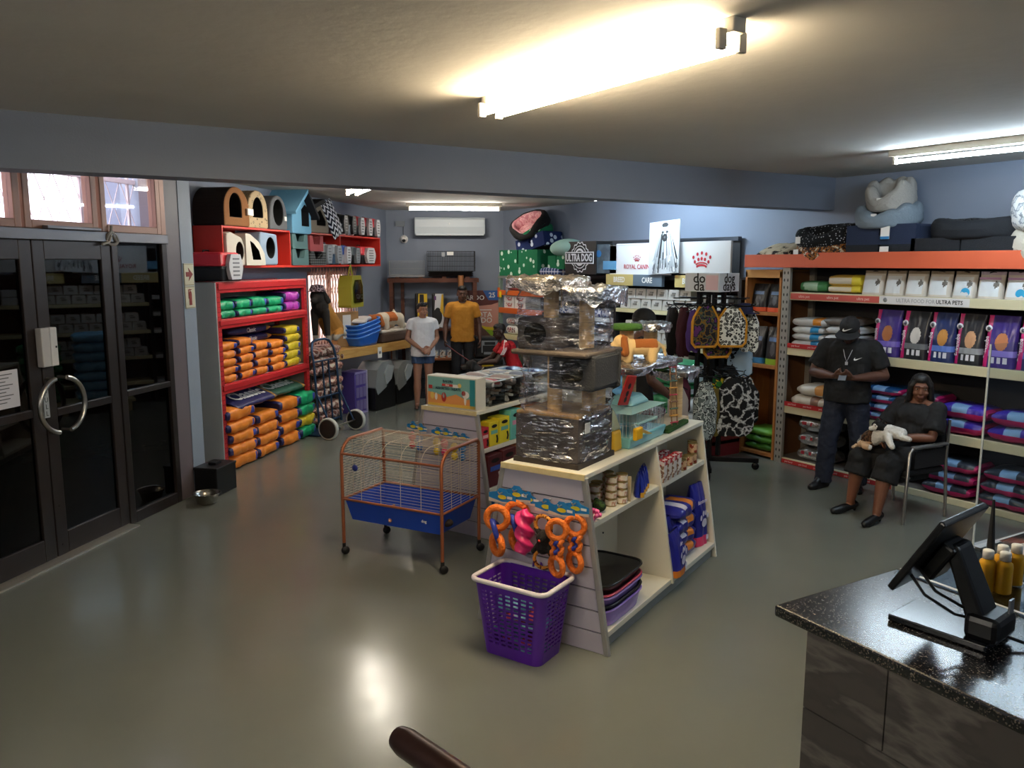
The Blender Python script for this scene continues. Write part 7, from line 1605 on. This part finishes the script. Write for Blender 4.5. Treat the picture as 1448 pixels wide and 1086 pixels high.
# ---------------------------------------------------------------- man in red football shirt, seated, leaning to the dog
wl=FW(1.99,-1.98)
J=dict(neck=(0,-.10,.97),chest=(0,-.02,.80),pelvis=(0,.08,.53),shL=(.17,-.09,.93),shR=(-.17,-.09,.93),elL=(.22,-.26,.70),elR=(-.22,-.26,.70),wrL=(.10,-.47,.66),wrR=(-.10,-.48,.64),hipL=(.09,.06,.52),hipR=(-.09,.06,.52),knL=(.15,-.38,.5),knR=(-.15,-.38,.5),anL=(.15,-.36,.085),anR=(-.15,-.36,.085),toL=(.17,-.5,.035),toR=(-.17,-.5,.035))
Mh=Hd(0,-.17,1.135,yaw=10,pitch=14)
t=person('person','man in red football shirt seated and leaning forward to stroke the black dog',(wl[0],wl[1],0),-112,J,'dark',Mh,{'R':((.1,-1,-.2),(0,-.2,-1),(1,0,0),.4),'L':((-.1,-1,-.2),(0,-.2,-1),(-1,0,0),.4)},hairc='0A0807')
m_rs2=mat('B3121E',.6); 
tee(J,[m_rs2],t,.6,(0,.1,.52),1.05,name='football_shirt')
trousers(J,mat('121318',.8),t,1.0)
w=MB()
for k in range(3): w.tube([V((.09,-.10+.012*k,1.0-.004*k)).lerp(V((.20,-.13+.02*k,.955)),f/5)+V((0,.0,.03*math.sin(PI*f/5)*.5+.012)) for f in range(6)]+[V((.255,-.15+.022*k,.88)),V((.275,-.2+.022*k,.80))],.006,5)
w.ell((.06,-.145,.83),(.02,.008,.022),10,8)
w.build('stripes',m_wh,t)
hair_cap(t,Mh,'15100E',k=.94)
for s in 'RL': shoe(t,J['an'+s],J['to'+s],'1A1A1C')
ch=thing('office_chair','dark grey office chair under the man in red','chair',(wl[0],wl[1],0),-112)
m_oc=mat('3A3834',.8)
MB().box(-.24,.24,-.2,.24,.38,.445).build('seat',m_oc,ch,bevel=.02); MB().box(-.22,.22,.26,.31,.5,.98).build('backrest',m_oc,ch,bevel=.03); MB().box(-.04,.04,.22,.30,.36,.6).build('back_support',m_blk,ch); MB().cyl((0,.02,.1),(0,.02,.4),.03,14).build('column',m_blk,ch)
for k in range(5):
    a=2*PI*k/5+.3; w=MB(); w.tube([(0,.02,.11),(.27*math.cos(a),.02+.27*math.sin(a),.075)],.018,8); w.ell((.27*math.cos(a),.02+.27*math.sin(a),.032),.03,12,8); w.build('leg',m_blk,ch)
# black dog with collar and lead
hd_=FW(1.37,-2.3); dl=(hd_[0]+.37*.84,hd_[1]-.37*.546)
m_dog=mat('262322',.75,bump=.4,bscale=90); m_dg2=mat('35302C',.75)
DR=-118; 
t=quad('dog','black dog with grizzled muzzle and collar standing by the man in red','dog',(dl[0],dl[1],0),-33,
 [('c',(-.14,0,.46),(.18,0,.46),.13,.10),('e',(-.14,0,.43),(.13,.115,.15)),('c',(.15,0,.46),(.3,0,.47),.09,.085)],[('c',(-.2,0,.5),(-.32,0,.61),.09,.075),('e',(-.37,0,.66),(.09,.078,.075)),('c',(-.4,0,.645),(-.49,0,.62),.05,.036)],
 [('p',[(-.16,-.08,.42),(-.17,-.09,.22),(-.16,-.09,.03),(-.2,-.09,.02)],[.055,.035,.03,.028]),('p',[(-.16,.08,.42),(-.17,.09,.22),(-.16,.09,.03),(-.2,.09,.02)],[.055,.035,.03,.028]),('p',[(.27,-.08,.44),(.21,-.1,.29),(.33,-.1,.17),(.31,-.1,.03),(.27,-.1,.02)],[.085,.055,.033,.028,.027]),('p',[(.27,.08,.44),(.21,.1,.29),(.33,.1,.17),(.31,.1,.03),(.27,.1,.02)],[.085,.055,.033,.028,.027])],
 [('p',[(.36,0,.5),(.47,0,.46),(.54,0,.36)],[.026,.02,.012])],[([('c',(-.35,-.075,.71),(-.36,-.105,.62),.028,.02)],m_dog),([('c',(-.35,.075,.71),(-.36,.105,.62),.028,.02)],m_dog)],
 [m_dog,m_dg2],lambda c:1 if c.x<-.45 or (c.x<-.1 and c.z<.08) else 0,.008,eyes=([((-.435,-.04,.685),.009),((-.435,.04,.685),.009),((-.525,0,.63),.014)],))
w=MB(); w.torus((0,0,0),.09,.012,24,8,axis='z',t=T(-.245,0,.55,0,-48,0)); w.build('collar',mat('8A7A68',.6),t)
ce_=V(t.location)+M.Rotation(Rd(-33),3,'Z')@V((-.2,.03,.62))
o=MB(); o.tube([LEASH0,LEASH0.lerp(ce_,.35)-V((0,0,.02)),LEASH0.lerp(ce_,.7)-V((0,0,.03)),ce_],.008,6); tag(o.build('dog_lead',mat('6A2E30',.6)),'dark red dog lead from the man in mustard to the black dog','lead')
# ---------------------------------------------------------------- person in black cap behind the low cat tree
J=stand(1.06,elL=(.24,-.02,1.12),wrL=(.2,-.2,.98),elR=(-.24,-.02,1.12),wrR=(-.18,-.2,.98))
Mh=Hd(0,-.03,1.655,yaw=0,pitch=10,s=1.03)
t=person('person','man in black cap and black T-shirt behind the low cat tree, turned to the racks',(4.86,5.36,0),66,J,'brown',Mh,{'R':((.4,-.8,-.1),(.9,.3,0),(0,0,1),.5),'L':((-.4,-.8,-.1),(-.9,.3,0),(0,0,1),.5)})
tee(J,mat('121216',.85),t,.6,(0,.01,.96),1.03); trousers(J,mat('1C1C22',.8),t,1.0)
def cap(t,Mh,logo=False,name='cap'):
    m_cp=mat('0D0D10',.8,bump=.15,bscale=100)
    o=blob(name,[('e',Mh@V((0,.012,.05)),(.089,.107,.093),Mh.to_3x3().to_4x4())],m_cp,.006,2,None,t,cut=[(tuple(Mh@V((0,0,.036))),tuple(Mh.to_3x3()@V((0,.12,-1)))) ])
    w=MB()
    def fb(u,v):
        a=PI*(.12+.76*u); r0=.088+.085*v*math.sin(PI*u)**.5
        return (r0*math.cos(a)*.98,-.012-(.088+.085*v*math.sin(PI*u)**.6)*math.sin(a)*1.05,.047-.012*v-.02*math.cos(a)**2*v)
    w.grid(fb,18,6); w.build('cap_brim',m_cp,o,t=Mh,solid=.006)
    if logo:
        w=MB(); swoosh(w,0,0,.045); w.build('cap_mark',m_wh,o,t=Mh@T(0,-.098,.085,78,0,0))
    return o
def swoosh(w,cx,cz,s,m=0):
    pts=[(-1,.05),(-.78,-.28),(-.5,-.36),(-.1,-.22),(1,.42),(-.05,.06),(-.42,-.02),(-.66,.06),(-.62,.32)]
    pts=[(-.62,.34),(-.9,-.02),(-.95,-.28),(-.74,-.42),(-.4,-.36),(1.0,.34),(-.25,-.06),(-.55,-.1),(-.7,.02)]
    w.add([(cx+x*s,cz+z*s,.0) for x,z in pts],[tuple(range(len(pts)))],m)
cap(t,Mh); hair_cap(t,Mh,'0E0C0B',k=.93)
for s in 'RL': shoe(t,J['an'+s],J['to'+s],'1A1A1C')
# ---------------------------------------------------------------- man in black cap with telephone, by the right rack
J=stand(1.02,elL=(.31,.0,1.12),elR=(-.31,.0,1.12),wrL=(.075,-.25,1.115),wrR=(-.095,-.26,1.125),neck=(0,-.01,1.42),shL=(.20,.0,1.375),shR=(-.20,.0,1.375),knL=(.13,.02,.49),anL=(.14,.06,.085),toL=(.16,-.07,.035),knR=(-.14,-.02,.49),anR=(-.17,.0,.085),toR=(-.23,-.12,.035),chest=(0,-.01,1.24))
Mh=Hd(0,-.085,1.555,yaw=-4,pitch=30,s=1.02)
t=person('person','man in black cap and black T-shirt looking down at a telephone in both hands',(6.89,4.66,0),-62,J,'brown',Mh,{'R':((.75,-.45,.1),(.45,.2,.9),(-.2,-.6,.8),.7),'L':((-.75,-.45,.1),(-.45,.2,.9),(.2,-.6,.8),.7)},fat=1.18,bare=False)
tee(J,mat('0E0E11',.85,bump=.12,bscale=20),t,.74,(0,.0,.88),1.28,sr=.084,loose=.01,rough=.008)
trousers(J,mat('141C30',.8,bump=.15,bscale=60),t,1.18,name='jeans',r=(.1,.078,.07),rough=.01)
cap(t,Mh,True); hair_cap(t,Mh,'0C0A09',k=.93)
blob('beard',[('c',Mh@V((-.05,-.03,-.06)),Mh@V((0,-.065,-.1)),.026,.028),('c',Mh@V((.05,-.03,-.06)),Mh@V((0,-.065,-.1)),.026,.028)],mat('0E0B0A',.8),.006,2,None,t)
w=MB(); swoosh(w,0,0,.04); w.build('chest_mark',m_wh,t,t=T(.095,-.176,1.31,84,0,20))
w=MB(); w.tube([(-.05,-.12,1.42),(-.02,-.185,1.33),(.0,-.192,1.28),(.02,-.185,1.33),(.05,-.12,1.42)],.003,5); w.box(-.012,.012,-.205,-.197,1.25,1.28); w.build('lanyard',mat('B8B8BC',.4),t)
w=MB(); w.torus((0,0,0),.034,.007,20,6,axis='z',t=M.Translation(V(J['wrL'])+V((.03,.03,0)))@M.Rotation(Rd(70),4,'Y')@M.Rotation(Rd(40),4,'X')); w.build('wristwatch',m_blk,t)
for s in 'RL': shoe(t,J['an'+s],J['to'+s],'0F0F12','sneaker',w_=.052)
q=V((6.89,4.66,0))+M.Rotation(Rd(-62),3,'Z')@V((-.01,-.345,1.155))
o=MB().box(-.036,.036,-.075,.075,-.005,.005).build('telephone',mat('0A0A0C',.15,spec=.8),None,bevel=.005); o.location=q; o.rotation_euler=(Rd(25),0,Rd(-62)); tag(o,'black mobile telephone held by the man in the black cap','telephone')
MB().box(-.033,.033,-.07,.07,.0052,.0056).build('phone_screen',mat('6A6E74',.1),o)
# ---------------------------------------------------------------- seated woman with cat
CL=(6.66,3.93,0); CR=-97
chx=thing('armchair','black seated visitor chair with silver legs and arms under the woman holding the cat','chair',CL,CR)
m_cf=mat('101014',.8); m_cl=mat('9C9A96',.3,metal=.9)
MB().box(-.24,.24,-.24,.24,.40,.455).build('seat',m_cf,chx,bevel=.02); MB().box(-.23,.23,.22,.265,.5,.86).build('backrest',m_cf,chx,bevel=.02)
for s in(-1,1):
    MB().tube([(s*.265,-.27,.0),(s*.26,-.24,.62),(s*.26,-.2,.655),(s*.26,.16,.645)],.014,10).build('front_leg',m_cl,chx); MB().tube([(s*.265,.27,.0),(s*.255,.235,.5),(s*.25,.25,.86)],.014,10).build('rear_leg',m_cl,chx)
    MB().box(s*.26-.022,s*.26+.022,-.21,.22,.645,.67).build('armrest',mat('5A5A5C',.5),chx,bevel=.008)
    MB().box(s*.25-.006,s*.25+.006,-.16,.22,.47,.62).build('side_panel',m_cf,chx)
MB().tube([(-.26,-.22,.40),(.26,-.22,.40)],.011,8).build('seat_rail',m_cl,chx)
J=dict(neck=(.03,.14,.99),chest=(.03,.13,.82),pelvis=(.01,.10,.54),shL=(.205,.15,.945),shR=(-.145,.15,.945),elL=(.25,.04,.72),elR=(-.23,.02,.72),wrL=(.03,-.18,.70),wrR=(-.085,-.20,.68),hipL=(.10,.08,.53),hipR=(-.10,.08,.53),knL=(.12,-.33,.50),knR=(-.15,-.34,.50),anL=(.14,-.44,.10),anR=(-.19,-.38,.10),toL=(.16,-.57,.03),toR=(-.21,-.51,.03))
Mh=Hd(.05,.115,1.115,yaw=40,pitch=3,s=.98)
t=person('person','seated woman in black dress and black pumps holding a cat on her lap',CL,CR,J,'mid',Mh,{'R':((.75,-.5,-.15),(.2,.3,-.9),(.3,-.9,.2),.5),'L':((-.8,-.4,-.1),(0,.5,.8),(0,-.7,.6),.5)},True,1.05,hairc='0C0909')
m_dr=mat('0D0D10',.85,bump=.1,bscale=20)
ch_,pe_=V(J['chest']),V(J['pelvis'])
pr=[('e',ch_+V((0,-.01,.03)),(.19,.15,.15)),('e',ch_+V((0,-.03,-.1)),(.175,.16,.16)),('c',ch_-V((0,.01,.05)),pe_,.15,.185),('c',pe_+V((-.06,0,0)),pe_+V((.06,0,0)),.165,.165)]
for s in 'RL':
    sh,el=V(J['sh'+s]),V(J['el'+s]); pr+=[('c',V(J['neck'])+(sh-V(J['neck']))*.55-V((0,0,.04)),sh-V((0,0,.01)),.062,.076),('f',sh,sh.lerp(el,.8),.076,.088),('e',sh,(.076,.076,.076))]
    h,kn=V(J['hip'+s]),V(J['kn'+s]); pr+=[('c',h,h.lerp(kn,.75),.13,.115),('c',h.lerp(kn,.6),kn+V((0,-.005,.0)),.115,.098),('f',kn+V((0,.05,.05)),kn+V((0,-.03,-.15)),.10,.112)]
pr+=[('b',-.15,.13,-.30,.0,.42,.56),('b',-.2,.19,-.24,.12,.34,.5)]
cloth('dress',pr,m_dr,t,.007)
R3=Mh.to_3x3().to_4x4()
hair_cap(t,Mh,'0B0909',[('c',Mh@V((.07,.03,.03)),Mh@V((.088,.03,-.17)),.034,.036),('c',Mh@V((-.07,.04,.03)),Mh@V((-.085,.05,-.14)),.03,.03),('c',Mh@V((0,.08,.02)),Mh@V((.03,.1,-.19)),.06,.06),('c',Mh@V((.01,-.055,.1)),Mh@V((.074,-.035,.03)),.02,.022),('c',Mh@V((.074,-.035,.03)),Mh@V((.085,-.01,-.12)),.02,.024),('c',Mh@V((-.01,-.055,.1)),Mh@V((-.074,-.03,.03)),.02,.022),('c',Mh@V((-.074,-.03,.03)),Mh@V((-.085,.0,-.1)),.02,.022)],k=1.03)
for s in 'RL':
    an,to=V(J['an'+s]),V(J['to'+s]); shoe(t,an,to,'0A0A0C','pump',heel=.035,open_=True,w_=.043)
# cat across her lap
cq=V(CL)+M.Rotation(Rd(CR),3,'Z')@V((-.01,-.24,.64))
t=quad('cat','black and white cat with tabby rump lying across the woman in black','cat',tuple(cq),CR,
 [('p',[(-.10,-.04,.03),(-.03,-.03,.075),(.06,-.01,.12)],[.075,.075,.065]),('c',(.04,-.01,.13),(.15,.03,.12),.06,.05)],[('e',(-.005,-.06,.165),(.056,.056,.052)),('c',(-.03,-.10,.15),(-.035,-.115,.145),.024,.02)],
 [('p',[(.13,.0,.12),(.21,-.02,.10),(.27,-.02,.10)],[.035,.025,.022]),('p',[(.08,-.05,.10),(.15,-.1,.05),(.19,-.12,.03)],[.035,.027,.024]),('p',[(-.12,-.08,.0),(-.08,-.12,-.02),(-.03,-.13,-.02)],[.04,.03,.026]),('c',(-.1,-.04,.0),(-.15,-.09,-.02),.04,.03)],
 [('p',[(-.16,-.02,.0),(-.2,-.08,-.04),(-.19,-.14,-.05)],[.02,.017,.013])],[([('c',(-.03,-.04,.205),(-.036,-.042,.235),.02,.006)],mat('0F0E0E',.9)),([('c',(.028,-.05,.205),(.034,-.052,.235),.02,.006)],mat('0F0E0E',.9))],
 [mat('DAD6CF',.9,bump=.4,bscale=150),mat('0F0E0E',.9,bump=.4,bscale=150),pat('camo',['3A2A20','6A4A32','2A1E18'],40,rough=.9),mat('C0A080',.9)],
 lambda c:(1 if c.x>-.06 and c.x<.055 and c.z>.135 and c.y>-.108 else 3 if c.x<-.02 and c.z<.02 and c.y<-.09 else 2 if c.x<-.035 and c.z<.125 else 0),.006,.004,eyes=([((-.028,-.112,.175),.006),((.008,-.115,.175),.006)],),rs=80)
bpy.data.scenes.remove(WS)
